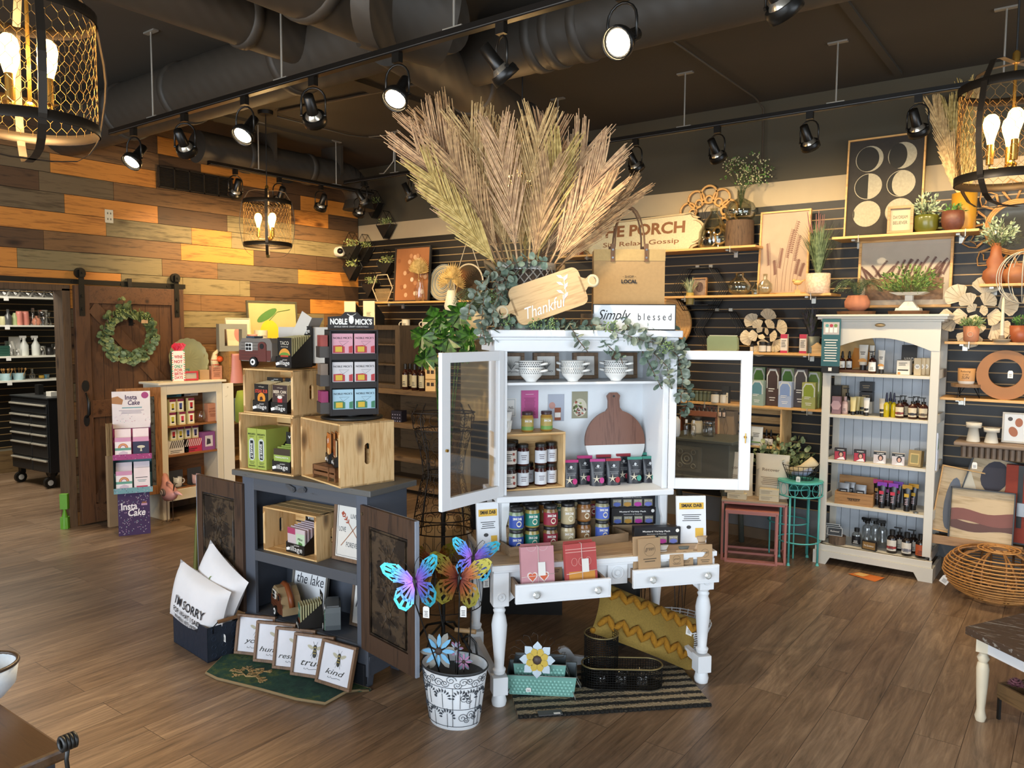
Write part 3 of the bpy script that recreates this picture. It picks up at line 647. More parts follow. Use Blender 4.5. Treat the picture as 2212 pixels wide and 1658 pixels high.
# ================= BACK ROOM =================
SX=-10.0
SZ=[]
for i,(z,lb)in enumerate(((2.06,'top shelf with glass jars'),(1.735,'second shelf with coloured bottles'),(1.38,'third shelf with spray bottles'),(1.10,'lowest shelf with blue baskets'))):
 SZ.append(z);t=thing('stockroom_shelf','white lit '+lb+' in the room beyond the doorway','shelf',(-10.03,3.2,z-.02),0,'white shelves beyond the doorway')
 M(K('e9e6d8',.4)).box(-.15,.15,-1.6,1.6,0,.02).build('board',t);m=M(PAPER)
 for y in(-.55,-.05,.1,.45):m.box(.15,.152,y,y+.05,-.03,.018)
 m.build('shelf_label',t)
GJ=K('cfd6cc',.12,0,Transmission_Weight=.0,Alpha=.45)
def gv(px,s,prof,name,label,mat=GLASS,grp=None,sc=1.):vessel(name,label,name.split('_')[-1],onx(px,SZ[s],SX+.03*RG.uniform(-1,1)),[(r*sc,z*sc)for r,z in prof],mat,grp,.003,16)
JAR=[(.05,0),(.075,.03),(.08,.09),(.06,.13),(.045,.15),(.05,.165)]
for px in(6,30,57,83,108,128,140):gv(px,0,JAR,'glass_jar','rounded clear glass jar in the row on the highest stockroom shelf',grp='glass jars on the highest stockroom shelf',sc=.95)
gv(7,1,[(.03,0),(.04,.02),(.04,.09),(.03,.1)],'patterned_jar','small cream patterned jar left of the dark bottle beyond the doorway',K('b9b48c',.4))
gv(18,1,[(.035,0),(.04,.1),(.015,.13),(.015,.18)],'glass_bottle','dark grey glass bottle with stopper on the second stockroom shelf',K('4c4d4c',.2))
gv(33,1,[(.035,0),(.037,.09),(.02,.13),(.02,.14)],'green_bottle','pale green bottle beside the pink bottles beyond the doorway',K('a3ad7c',.3))
for px in(42,49,56):gv(px,1,[(.03,0),(.036,.02),(.036,.13),(.03,.16)],'pink_bottle','tall pink ribbed bottle in the group of three beyond the doorway',K('cf8374',.35),'three pink bottles in the stockroom')
gv(79,1,[(.035,0),(.055,.03),(.04,.075),(.012,.09),(.014,.11)],'round_pink_vase','round pink bud vase on the second stockroom shelf',K('d08a6e',.35))
gv(72,1,[(.04,0),(.045,.06),(.015,.12),(.02,.2)],'clear_carafe','tall clear bottle behind the round pink vase')
gv(93,1,[(.05,0),(.05,.12),(.06,.18)],'clear_tumbler_vase','tall clear vase right behind the pink vase')
gv(102,1,[(.05,0),(.05,.04),(.028,.09),(.045,.15)],'waisted_glass_vase','waisted clear glass vase at the right of the second stockroom shelf')
def jarw(px,s,w,h,mat,name,label,grp=None):gv(px,s,[(w*.9,0),(w,.01),(w,h)],name,label,mat,grp)
jarw(24,2,.06,.17,GLASS,'glass_pitcher','large clear pitcher at the left of the third stockroom shelf');jarw(38,2,.05,.08,GLASS,'glass_bowl','low clear bowl beside the pitcher on the third stockroom shelf')
carton('small framed floral card behind the pitcher beyond the doorway',onx(33,SZ[2],-10.1),.12,.02,.22,PAPER,90,name='floral_card',cat='card')
for px,lb in((53,'left'),(78,'right')):
 t=thing('spray_bottle',lb+' hand one of the two tall white spray bottles beyond the doorway','spray bottle',onx(px,SZ[2],SX),90);M(K('d9dcd6',.35)).lathe([(.04,0),(.045,.01),(.045,.12),(.018,.17),(.016,.185)],16).build('body',t)
 M(WHITE).cyl((0,0,.185),(0,0,.205),.019).cb((-.012,0,.218),(.07,.022,.026)).cb((-.035,0,.2),(.008,.016,.03)).build('trigger',t)
for px,w_,h_,lb in((92,.04,.11,'clear canister next to the right spray bottle'),(122,.055,.13,'widest clear canister near the doorway post'),(133,.05,.13,'clear canister almost hidden by the doorway post')):jarw(px,2,w_,h_,GLASS,'clear_canister',lb+' on the third stockroom shelf')
jarw(107,2,.038,.09,K('1e1c1b',.4),'black_jar','small black jar on the third stockroom shelf')
jarw(137,2,.05,.05,K('c9c9bd',.4),'white_dish','white dish at the doorway post on the third stockroom shelf')
for i in range(4):one(M(K('1f4a3d',.6)).box(-.06,.06,-.07,.07,0,.028),'green_box','dark green flat box in the pile at the far left edge beyond the doorway','box',onx(2,SZ[2]+.03*i,SX),0,'dark green boxes in a pile')
for px,lb in((13,'left'),(42,'right')):
 t=thing('blue_basket',lb+' hand pale blue basket of wooden spoons beyond the doorway','basket',onx(px,SZ[3],SX));M(K('a7c6cc',.6)).cup([(.06,0),(.07,.08)],.004,4).build('basket_body',t)
 m=M(K('b98a4e',.6))
 for i in range(5):a=rv(.03);m.cyl((a.x,a.y,.02),(a.x*2,a.y*2,.12),.004,n=5).ball((a.x*2,a.y*2,.125),(.012,.012,.016),6,4)
 m.build('wooden_spoons',t)
gv(70,3,[(.03,0),(.035,.05),(.012,.08),(.016,.12)],'small_glass_bottle','small clear bottle right of the blue baskets')
one(M(GLASS).box(-.1,.1,-.06,.06,0,.055).mat(K('c9a13a',.5)).cyl((0,.02,.01),(0,.02,.04),.03),'glass_dish_set','clear glass dish holding a yellow candle beyond the doorway','dish',onx(86,SZ[3],SX))
vessel('blue_cup','small blue cup at the right of the lowest stockroom shelf','cup',onx(101,SZ[3],SX),[(.025,0),(.03,.05)],K('4d7f93',.4))
def slip(t_):pass
v=thing('twig_vase','glass vase of pink dried twigs by the doorway post','vase',onx(143,.96,-8.75));M(GLASS).cup([(.04,0),(.05,.06),(.025,.12)],.003).build('vase_body',v)
m=M(K('b9705c',.7))
for i in range(7):
 a=rv(.08);m.cyl((0,0,.02),(a.x,a.y,.42),.002,n=4)
 for k in range(4):m.ball((a.x*(.5+.15*k),a.y*(.5+.15*k),.2+.07*k),.008,5,4)
m.build('twigs',v)
t=thing('tool_chest','black rolling tool chest with steel drawer pulls beyond the doorway','tool chest',(-9.17,3.80,0),5);TB=K('17181a',.35)
wC,dC,z0,z1=.76,.44,.17,.96
M(TB).box(-wC/2,wC/2,-dC/2,dC/2,z0,z1).build('chest_body',t,.006);M(K('2a2c2e',.4)).box(-wC/2-.01,wC/2+.01,-dC/2-.01,dC/2+.01,z1,z1+.012).build('top_mat',t)
def dr(x0_,x1_,za,zb):
 m=M(K('222426',.35)).box(x0_,x1_,-dC/2-.012,-dC/2,za,zb);o=m.build('drawer',t,.003);M(K('d9d4c4',.3,.5)).box(x0_+.01,x1_-.01,-dC/2-.034,-dC/2-.012,zb-.03,zb-.012).build('handle',o,.003)
dr(-.37,.37,.80,.91)
for zb,h_ in((.79,.095),(.69,.095),(.59,.095),(.49,.16),(.32,.14)):dr(-.37,.05,zb-h_,zb);dr(.06,.37,zb-h_,zb)
for x,y in((-.3,-.17),(.3,-.17),(.3,.17),(-.3,.17)):
 m=M(BLACK).cb((x,y,.14),(.06,.05,.07)).cyl((x-.02,y-.02,.06),(x+.02,y-.02,.06),.06,n=18).mat(K('cfcfc9',.4)).cyl((x-.022,y-.02,.06),(x+.022,y-.02,.06),.03,n=14);m.build('caster',t)
for px,w_,h_,mt_,nm_,lb in((85,.07,.11,K('191817',.4),'black_box','black box standing on the tool chest'),(112,.09,.05,K('d8d3c6',.5),'tape_dispenser','pale tape dispenser on the tool chest behind the black box'),(138,.10,.09,K('b9ab86',.6),'wooden_sign_block','cream block sign on the right end of the tool chest')):
 y_=3.75;p=Vector((col(px,.98,y=y_),y_,.972));carton(lb,p,w_,w_*.8,h_,mt_,8,name=nm_,cat=nm_.split('_')[-1])
one(M(K('2b3033',.9)).box(-.7,.7,-.45,.45,0,.01),'floor_mat','dark grey floor mat behind the tool chest beyond the doorway','mat',(-9.45,4.55,0))
# ================= BARN DOOR =================
yA,yB=3.10,4.085;DW=W('573a25','38251a','z',.5);DWX=W('5f3f28','3d281b','y',.5)
d=thing('barn_door','dark brown sliding barn door with diagonal brace on the wood wall','door',(-6.965,(yA+yB)/2,.02),90);HW=(yB-yA)/2;HH=2.06
m=M(DW).box(-HW,HW,-.012,.01,0,HH)
for k in range(7):m.mat(K('22150c',.8)).box(-HW+.1+k*.13,-HW+.103+k*.13,-.0135,-.012,.1,HH-.1)
m.build('plank_panel',d)
m=M(DW).box(-HW,-HW+.12,-.034,-.012,0,HH).box(HW-.12,HW,-.034,-.012,0,HH);m.mat(DWX).box(-HW+.12,HW-.12,-.034,-.012,HH-.15,HH).box(-HW+.12,HW-.12,-.034,-.012,0,.16).box(-HW+.12,HW-.12,-.034,-.012,.92,1.07)
m.build('stiles_and_rails',d,.002)
for(a,b)in(((-HW+.12,HH-.15),(HW-.12,1.07)),((HW-.12,.92),(-HW+.12,.16))):
 a=Vector((a[0],0,a[1]));b=Vector((b[0],0,b[1]));u=(b-a).normalized();n_=Vector((-u.z,0,u.x))*.055;m=M(DW)
 P=[a+n_+u*.02,b+n_-u*.03,b-n_-u*.0,a-n_+u*.05];m.prism([(p.x,p.z)for p in P],-.030,-.012);m.build('brace',d)
m=M(BLACK).tube([(-HW+.06,-.04,.93),(-HW+.06,-.085,.96),(-HW+.06,-.09,1.06),(-HW+.06,-.04,1.14)],[.008,.014,.014,.006],8)
m.prism([(-HW+.06+.03*math.cos(a),1.2+.05*math.sin(a))for a in[2*PI*k/10 for k in range(10)]],-.044,-.034).prism([(-HW+.06+.024*math.cos(a),.9+.05*math.sin(a))for a in[2*PI*k/10 for k in range(10)]],-.044,-.034)
m.build('pull_handle',d)
BR_=K('232019',.45,.4)
for yy in(-HW+.055,HW-.07):
 m=M(BR_).box(yy-.022,yy+.022,-.042,-.034,1.80,2.19).cyl((yy,-.03,2.165),(yy,.0,2.165),.045,n=18).box(yy-.022,yy+.022,-.06,-.034,2.13,2.19)
 for z in(1.86,1.97):m.cyl((yy,-.055,z),(yy,-.042,z),.012,n=6)
 m.cyl((yy,-.07,2.165),(yy,-.06,2.165),.010,n=6);m.build('strap_hanger',d)
t=thing('door_rail','black steel sliding door rail above the doorway on the wood wall','door rail',(XW,3.1,2.11));M(BR_).box(.022,.030,-1.5,1.03,-.02,.022).build('rail_bar',t)
m=M(BR_)
for y in(-1.2,-.8,-.35,.0,.42,.85):m.cyl((0.0,y,0),(.022,y,0),.014,n=8).cyl((.03,y,0),(.037,y,0),.012,n=6)
m.build('standoffs',t)
one(M(BLACK).cb((-6.945,3.58,1.95),(.012,.035,.42)).cb((-6.965,3.58,2.155),(.05,.035,.006)).cb((-6.925,3.58,1.76),(.03,.035,.01)),'wreath_hanger','flat black hanger hooked over the barn door rail','hook')
wc=Px(277,722,-6.88);t=thing('eucalyptus_wreath','green eucalyptus wreath hanging on the barn door','wreath',wc,90)
M(TWIG).torus((0,0,0),.21,.012,28,6,'y').build('ring',t)
m=M(leafm('4c5e3c','76865a'));m2=M(leafm('7f8f4a','a9b36e'))
for i in range(210):
 a=RG.uniform(0,2*PI);p=Vector((.21*math.cos(a),0,.21*math.sin(a)));tg=Vector((-math.sin(a),0,math.cos(a)));q=p.normalized()*RG.uniform(-1,1)+Vector((0,-RG.uniform(.1,.9),0))
 rleaf(m,p+q*.02,q+tg*.5,RG.uniform(.022,.036),(0,-1,0)if RG.random()<.7 else None)
for i in range(10):
 a=RG.uniform(0,2*PI);rr=.21
 for k in range(10):m2.ball(Vector((rr*math.cos(a),-.05,rr*math.sin(a)))+rv(.03),.005,5,4)
for a in(1.7,1.5):euca(m,[(.21*math.cos(a),-.02,.21*math.sin(a)),(.21*math.cos(a)-.06,-.03,.30),(-.10,-.03,.37)],.026,.05)
m.build('leaves',t);m2.build('berries',t)
m=M(KRAFT).box(.09,.15,-.062,-.06,.1,.13);m.build('price_tag',t)
p=Px(235,467,XW);m=M(K('d8cfb4',.5)).box(p.x,p.x+.008,p.y-.035,p.y+.035,p.z-.057,p.z+.057)
m.mat(K('6b6453',.5))
for z in(-.025,.025):m.box(p.x+.008,p.x+.009,p.y-.018,p.y-.008,p.z+z-.008,p.z+z+.008).box(p.x+.008,p.x+.009,p.y+.008,p.y+.018,p.z+z-.008,p.z+z+.008)
one(m,'wall_outlet','cream double wall outlet on the wood wall above the barn door','outlet')
p=Px(737,543,XW+.06);t=thing('security_camera','white dome security camera with dark eye on the wood wall near the corner','camera',p)
m=M(K('ece3cd',.4)).at(Ry(90));m.lathe([(.058,-.06),(.06,-.01),(.052,.02),(.03,.038),(0,.042)],24);m.build('housing',t);M(K('121013',.1)).ball((.022,-.035,.002),.034,16,9).build('lens_dome',t)
one(M(K('5f9a22',.5)).box(-.03,.03,-.02,.02,.17,.30).lathe([(.035,0),(.03,.08),(.012,.155),(.014,.17)],10).box(-.03,.03,-.025,.025,0,.1),'door_stop','bright green plastic wedge standing against the doorway post','door stop',(-7.0,2.985,0),45)
# ================= CAKE CARD DISPLAY =================
t=thing('card_display','tall purple floor display of cake cards in front of the barn door','floor display',(-6.40,3.28,0),62)
PUR=K('3b2350',.6);MAG=K('9c3c78',.6);TEAL=K('6f9ca6',.6)
def sprink(m,x0_,x1_,y,za,zb,n,cols,sd=1):
 rg=random.Random(sd)
 for i in range(n):
  x=rg.uniform(x0_,x1_);z=rg.uniform(za,zb);a=rg.uniform(0,PI);u=(math.cos(a)*.005,math.sin(a)*.005);v=(-math.sin(a)*.0014,math.cos(a)*.0014)
  m.mat(cols[i%len(cols)]).add([(x-u[0]-v[0],y,z-u[1]-v[1]),(x+u[0]-v[0],y,z+u[1]-v[1]),(x+u[0]+v[0],y,z+u[1]+v[1]),(x-u[0]+v[0],y,z-u[1]+v[1])],[(0,1,2,3)])
SPC=[K('c9a7c4',.6),K('d8cfd4',.6),K('8fb0b5',.6)]
m=M(PUR).box(-.12,.12,-.08,.08,0,.36);sprink(m,-.115,.115,-.081,.01,.35,130,SPC,3);m.mat(K('efeaf0',.6));m.text('Insta',-.035,-.081,.245,w=.12,h=.06,bold=.02).text('Cake',.02,-.081,.19,w=.13,h=.06,shear=.2,bold=.02)
m.mat(K('b98fb0',.6)).box(.055,.10,-.082,-.081,.245,.262).mat(K('8a5a3a',.6)).box(.06,.095,-.083,-.081,.262,.275);m.build('plinth',t)
for zb,c_,nm_ in((.36,TEAL,'lower_tray'),(.64,MAG,'upper_tray')):
 m=M(c_).box(-.145,.145,-.115,-.11,zb,zb+.045).box(-.145,.145,-.11,.08,zb,zb+.006).box(-.145,.145,.075,.08,zb,zb+.28)
 for s_ in(-1,1):m.add([(s_*.145,-.115,zb),(s_*.145,.08,zb),(s_*.145,.08,zb+.28),(s_*.145,-.08,zb+.28),(s_*.145,-.115,zb+.05)],[(0,1,2,3,4)]).add([(s_*.141,-.115,zb),(s_*.141,.08,zb),(s_*.141,.08,zb+.28),(s_*.141,-.08,zb+.28),(s_*.141,-.115,zb+.05)],[(0,1,2,3,4)])
 m.box(-.145,.145,-.02,-.015,zb,zb+.15);sprink(m,-.14,.14,-.1155,zb+.003,zb+.043,22,[PUR,K('d0a0c0',.6)],5);m.build(nm_,t)
m=M(K('ddd6da',.6)).box(-.145,.145,.066,.07,.88,1.19);sprink(m,-.14,.14,.0655,.93,1.0,30,SPC+[MAG],8)
m.mat(PUR).text('Insta',.0,.065,1.14,w=.09,h=.04,bold=.02).text('Cake',.02,.065,1.095,w=.09,h=.04,shear=.2,bold=.02)
m.mat(MAG).prism([(.105+.028*math.cos(k*.5),1.155+.028*math.sin(k*.5))for k in range(13)],.064,.0655).mat(TEAL).bars(-.07,.09,.065,1.04,1.065,1).mat(K('8d8296',.6)).bars(-.1,.1,.065,1.0,1.035,3,cen=True).mat(K('a87850',.7)).prism([(-.145,1.09),(-.07,1.08),(-.06,1.12),(-.10,1.15),(-.145,1.14)],.064,.0655);m.build('header_card',t)
def cake_card(x,y,z,kind,lb,h=.16):
 w_=t.matrix_world if 0 else None
 F_=Frame((-6.40,3.28,0),62);P_=F_.w(x,y,z)
 def face(m,w,h,yy):
  if kind==0:
   m.mat(K('e7dfe4',.6)).pane(-w/2,w/2,yy-.0003,0,h);m.mat(K('5f9a8c',.6)).pane(-w/2,w/2,yy-.0006,h*.38,h*.5)
   for r_,c_ in((.038,'b9603e'),(.031,'d8a24a'),(.024,'a8506a')):m.mat(K(c_,.6)).prism([(r_*math.cos(a),h*.5+r_*math.sin(a))for a in[PI*k/10 for k in range(11)]]+[((r_-.006)*math.cos(a),h*.5+(r_-.006)*math.sin(a))for a in[PI*(10-k)/10 for k in range(11)]],yy-.0012,yy-.0006)
   m.mat(K('c9b7c9',.6)).prism([(-.03,h*.12),(.03,h*.1),(.035,h*.28),(0,h*.36),(-.035,h*.26)],yy-.001,yy)
   m.mat(K('c98fb4',.6)).pane(-w/2,w/2,yy-.0006,h*.8,h)
  elif kind==1:
   m.mat(K('26284a',.6)).pane(-w/2,w/2,yy-.0003,0,h*.78);m.mat(K('c98fb4',.6)).pane(-w/2,w/2,yy-.0003,h*.78,h);m.mat(K('c7c3b0',.6)).prism([(.03*math.cos(a),h*.52+.012*math.sin(a))for a in[2*PI*k/12 for k in range(12)]],yy-.001,yy)
   m.prism([(-.008,h*.3),(.008,h*.3),(.003,h*.46),(-.003,h*.46)],yy-.001,yy)
   for q in(-.035,-.015,.015,.035):m.prism([(q+.008*math.cos(a),h*.12+.008*math.sin(a))for a in[2*PI*k/8 for k in range(8)]],yy-.001,yy)
  else:
   m.mat(K('e3d6dc',.6)).pane(-w/2,w/2,yy-.0003,0,h);m.mat(INK).bars(-w*.4,w*.4,yy,h*.55,h*.62,1).mat(K('3f7f86',.6)).bars(-w*.3,w*.3,yy,h*.38,h*.5,2,cen=True).mat(K('b9325a',.6)).pane(-w*.35,w*.35,yy-.0008,0,h*.22)
 carton(lb,P_,.12,.012,h,PAPER,62,face=face,name='cake_card',cat='greeting card',rx=-6)
for(x,y,z,k,lb,h_)in((-.068,-.085,.37,0,'unicorn rainbow card at the lower left of the cake display',.17),(.066,-.085,.37,2,'pink celebration card at the lower right of the cake display',.19),(-.068,-.085,.65,0,'unicorn rainbow card at the upper left of the cake display',.17),(.066,-.085,.65,1,'navy flying saucer card at the upper right of the cake display',.17)):cake_card(x,y,z,k,lb,h_)
for(x,z,lb)in((-.068,.37,'pale card behind the lower unicorn card'),(.066,.37,'pale card behind the celebration card'),(-.068,.65,'pale card behind the upper unicorn card'),(.066,.65,'pale card behind the saucer card')):cake_card(x,-.035,z,2,lb,.235)
t=thing('slat_board','pale upright slatted board leaning at the left of the cake display','board',onx(240,.62,-6.75),90);m=M(W('b9986a','8a6a42','z'))
for i in range(3):m.box(-.035+.025*i,-.015+.025*i,-.01,.01,0,.28)
m.build('slats',t);M(KRAFT).box(-.04,.04,-.02,.02,-.62,0).build('post',t)
# ================= GIFT CABINET by the barn door =================
XF=-6.60;ya=col(347,.8,x=XF);yb=col(480,.8,x=XF);GW=yb-ya
t=thing('gift_cabinet','small cream cabinet with open doors and brown shelves of party gifts','cabinet',(XF,(ya+yb)/2,0),90)
CRM=worn('d9cfba','8a7455',.30,8.);HWG=GW/2;BRN=W('8a5a34','5c381e','x',.5);zt=1.215
m=M(CRM).box(-HWG,-HWG+.035,0,.28,0,zt).box(HWG-.035,HWG,0,.28,0,zt).box(-HWG,-HWG+.06,-.012,0,0,zt).box(HWG-.06,HWG,-.012,0,0,zt).box(-HWG+.06,HWG-.06,-.012,0,zt-.09,zt).box(-HWG+.06,HWG-.06,-.012,0,.16,.26);m.build('carcass',t,.003)
M(CRM).box(-HWG-.03,HWG+.03,-.04,.30,zt,zt+.02).build('cabinet_top',t,.004);M(BRN).box(-HWG+.03,HWG-.03,.265,.28,.2,zt).build('back_panel',t)
GZ=(.26,.575,.84)
for z in GZ:M(BRN).box(-HWG+.035,HWG-.035,0,.265,z-.015,z).build('shelf_board',t)
def panel_door(w_,h_,par,nm_,loc,rot,wood,pan,kn=None):
 o=M(wood).box(0,.055,-.01,.01,0,h_).box(w_-.055,w_,-.01,.01,0,h_).box(.055,w_-.055,-.01,.01,0,.08).box(.055,w_-.055,-.01,.01,h_-.08,h_).build(nm_,par,.002,loc,(0,0,R(rot)))
 M(pan).box(.055,w_-.055,-.004,.004,.08,h_-.08).build('door_panel',o);return o
METP=worn('5b5f62','2e2b26',.45,14.,.4)
panel_door(.36,.95,t,'door_leaf',(-HWG,-.014,.25),180-12,W('9a6a40','6b4526','z'),METP)
M(CRM).box(0,.10,-.01,.01,0,.95).build('door_leaf',t,.002,(HWG,-.014,.25),(0,0,R(-20)))
GF=Frame((XF,(ya+yb)/2,0),90)
def gi(px,z,dep=.08):return Vector((XF-dep,col(px,z,x=XF-dep),z))
def candlebox(px,z,c_,lb,dep=.05,grp='boxes of coloured birthday candles'):
 def face(m,w,h,y):m.mat(K('7a2447',.6)).pane(-w/2,w/2,y-.0004,h*.82,h).mat(PAPER).pane(-w*.34,w*.34,y-.0004,h*.12,h*.78).mat(K(c_,.5)).prism([(-w*.18,h*.2),(w*.18,h*.2),(w*.22,h*.68),(-w*.22,h*.68)],y-.0012,y-.0004).mat(INK).pane(-w*.2,w*.2,y-.0016,h*.2,h*.32)
 carton(lb,gi(px,z,dep),.062,.04,.118,K('d8cf9a',.6),90,face=face,group=grp,name='candle_box')
for px,z,c_,n_ in((371,GZ[2],'b9b93a','yellow one, lower left of the top opening'),(392,GZ[2],'c23a52','pink one, lower middle of the top opening'),(411,GZ[2],'b92b30','red one, lower right of the top opening'),(371,GZ[2]+.119,'c9b33a','gold one, upper left of the top opening'),(411,GZ[2]+.119,'b92b30','red one, upper right of the top opening'),(388,GZ[2]+.119,'3a4a8a','blue one, upper middle of the top opening')):candlebox(px,z,c_,'small candle box in the gift cabinet, the '+n_)
def stripebox(px,z,w_,h_,c1,c2,lb,d_=.1,dep=.1):
 def face(m,w,h,y):
  m.mat(K(c2,.6))
  for i in range(int(w/.02)+3):
   x=-w/2+i*.02-.03
   if x>-w/2 and x+.03<w/2:m.add([(x,y-.0005,h*.45),(x+.009,y-.0005,h*.45),(x+.035 if x+.035<w/2 else w/2,y-.0005,h),(x+.026,y-.0005,h)],[(0,1,2,3)])
  m.mat(INK).bars(-w*.4,w*.2,y,h*.05,h*.3,2)
 carton(lb,gi(px,z,dep),w_,d_,h_,K(c1,.6),90,face=face,name='gift_box')
stripebox(380,GZ[1],.2,.12,'d9d3c9','2b2523','black and white striped gift box on the middle shelf of the gift cabinet');stripebox(413,GZ[1],.2,.12,'b92f4a','e0d3cf','red and white striped gift box on the middle shelf of the gift cabinet')
for px,c_,n_ in((373,'b92b30','red'),(388,'c9b33a','yellow'),(404,'2b4a9a','blue'),(420,'3f3d6a','navy')):candlebox(px,GZ[1]+.121,c_,n_+' candle box in the row on top of the striped gift boxes',.1)
stripebox(378,GZ[2]+.24,.17,.12,'4f8f9a','e0dcd4','teal striped box at the top left of the gift cabinet',.03,.22);stripebox(408,GZ[2]+.24,.17,.12,'cfc7b9','a84a4a','pale floral box at the top middle of the gift cabinet',.03,.22)
for lb,px,z in(('stemless glass on the top shelf of the gift cabinet',434,GZ[2]),):vessel('stemless_glass',lb,'glass',gi(px,z),[(.03,0),(.05,.04),(.046,.08),(.036,.11)],GLASS)
for px,z,c_,lb in((456,GZ[2],'b98064','kraft pink gift sack at the right of the top cabinet shelf'),):
 def fc(m,w,h,y):m.mat(K('7a3f2f',.7)).text('HAPPY',0,y,h*.7,w=w*.7,h=h*.1).text('BIRTHDAY',0,y,h*.56,w=w*.8,h=h*.1).bars(-w*.35,w*.35,y,h*.25,h*.45,3,cen=True)
 carton(lb,gi(px,z),.10,.06,.17,K(c_,.8),90,face=fc,name='gift_sack',cat='bag')
def fc(m,w,h,y):m.mat(K('d7cfd3',.5)).pane(-w*.3,w*.3,y-.0005,h*.2,h*.8).mat(K('3e3a45',.5)).prism([(-w*.2,h*.3),(w*.15,h*.35),(w*.1,h*.6),(-w*.15,h*.65)],y-.001,y)
carton('violet toy box at the right of the middle cabinet shelf',gi(446,GZ[1]),.13,.09,.17,K('8a4f8a',.6),90,face=fc,name='toy_box');carton('pale blue toy box behind the violet toy box',gi(462,GZ[1],.15),.1,.09,.15,K('6f9fb0',.6),90,face=fc,name='toy_box')
for px,c_,lb in((384,'d9dadb','white mug with teal top boxed on the lowest cabinet shelf'),(424,'d7b3b5','pale pink mug behind the pink bird')):
 t=thing('boxed_mug',lb,'mug',gi(px,GZ[0]+.0,.1),90);M(K('3a3b40',.5)).box(-.07,.07,.03,.034,0,.15).box(-.07,.07,-.04,.034,0,.004).build('box_back',t);M(K(c_,.3)).cup([(.032,.005),(.038,.02),(.038,.09)],.003).torus((.045,0,.05),.022,.005,14,6,'y').build('mug_body',t)
ZT=zt+.021
p=gi(385,ZT,.12);t=thing('gift_bag','tall striped birthday gift bag with red tissue on the gift cabinet','gift bag',p,68)
m=M(K('e2ddd4',.6)).box(-.055,.055,-.04,.04,0,.275)
for i in range(14):
 z=.005+i*.02
 for s_ in(-1,1):m.mat(K(('b8384a','3d8f6d','c98a3a')[i%3],.6)).add([(s_*.055,-.0405,z),(s_*.043,-.0405,z+.006),(s_*.043,-.0405,z+.014),(s_*.055,-.0405,z+.008)],[(0,1,2,3)])
for z,s_,c_ in((.222,'WINE','b8384a'),(.178,'NOT','b8384a'),(.134,'ONLY','3d8f6d'),(.10,'FOR','c0504a'),(.066,'BIRTH','b8384a'),(.032,'DAYS','b8384a')):m.mat(K(c_,.6)).text(s_,0,-.0405,z,w=.07,h=.028,bold=.03)
m.mat(K('2f6a50',.6)).box(-.0555,-.054,-.04,.04,0,.27);m.build('bag_body',t)
m=M(K('c2304a',.5))
for i in range(7):a=rv(.05);m.add([(a.x*.6,a.y*.5,.26),(a.x+.03,a.y,.30+.04*RG.random()),(a.x,a.y+.02,.35),(a.x-.035,a.y-.01,.31+.02*RG.random())],[(0,1,2,3)])
m.build('tissue_paper',t)
m=M(K('9fa383',.35,.5));n=28
p=gi(408,ZT+.19,.23);t=thing('scalloped_plate','large hammered silver-green plate with scalloped rim standing behind the gift bag','plate',p,90,rx=-8)
prof=[];vs=[(0,.012,0)];fs=[]
for ring,rr in enumerate((.07,.13,.17,.195)):
 for k in range(72):a=2*PI*k/72;q=rr*(1+(.035*abs(math.sin(a*9))if ring==3 else 0));vs.append((q*math.cos(a),.012-.02*(ring/3)**2+.0022*(((k//2)+ring)%2),q*math.sin(a)))
for k in range(72):fs.append((0,1+k,1+(k+1)%72))
for r_ in range(3):
 for k in range(72):fs.append((1+r_*72+k,1+(r_+1)*72+k,1+(r_+1)*72+(k+1)%72,1+r_*72+(k+1)%72))
m.add(vs,fs,True);m.mat(K('8a8f70',.4,.4)).add([(x,y+.006,z)for x,y,z in vs],[tuple(reversed(f))for f in fs],True);m.build('plate_body',t);M(BLACK).tube([(-.05,.0,-.19),(-.05,.08,-.19),(-.05,.03,0)],.004).tube([(.05,.0,-.19),(.05,.08,-.19),(.05,.03,0)],.004).build('stand',t)
frame('small green framed photo standing on the gift cabinet',.09,.11,gi(399,ZT,.1),72,8,lambda m,w,h,y,z:m.mat(K('9a9486',.7)).pane(-w/2,w/2,y-.0004,z,z+h),.012,fm=K('3f6b52',.5),name='framed_photo',cat='photo frame')
frame('small red framed photo on the gift cabinet',.135,.085,gi(412,ZT,.07),80,6,lambda m,w,h,y,z:m.mat(K('a59a8a',.7)).pane(-w/2,w/2,y-.0004,z,z+h),.016,fm=K('b02c36',.5),name='framed_photo',cat='photo frame')
p=gi(466,ZT,.1);t=thing('party_sack','kraft birthday sack topped with a striped party hat and orange ball','bag',p,80);m=M(K('b98064',.8)).box(-.05,.05,-.03,.03,0,.125);m.mat(K('5c3426',.8))
for z,s_ in((.1,'HAPPY'),(.082,'BIRTHDAY')):m.text(s_,0,-.0305,z,w=.07,h=.013)
m.bars(-.035,.035,-.0305,.02,.065,4,cen=True);m.build('sack',t)
m=M(K('d9c79a',.7)).tube([(0,0,.12),(-.012,0,.18),(0,0,.24),(.035,0,.28),(.06,0,.285)],[.04,.032,.022,.012,.008],10);m.mat(K('b03a2a',.7)).torus((0,0,.135),.036,.006,16,5).torus((-.01,0,.18),.031,.004,16,5).torus((0,0,.23),.022,.003,16,5);m.build('party_hat',t);M(K('d9541e',.6)).ball((.035,-.02,.19),.03).build('ball',t)
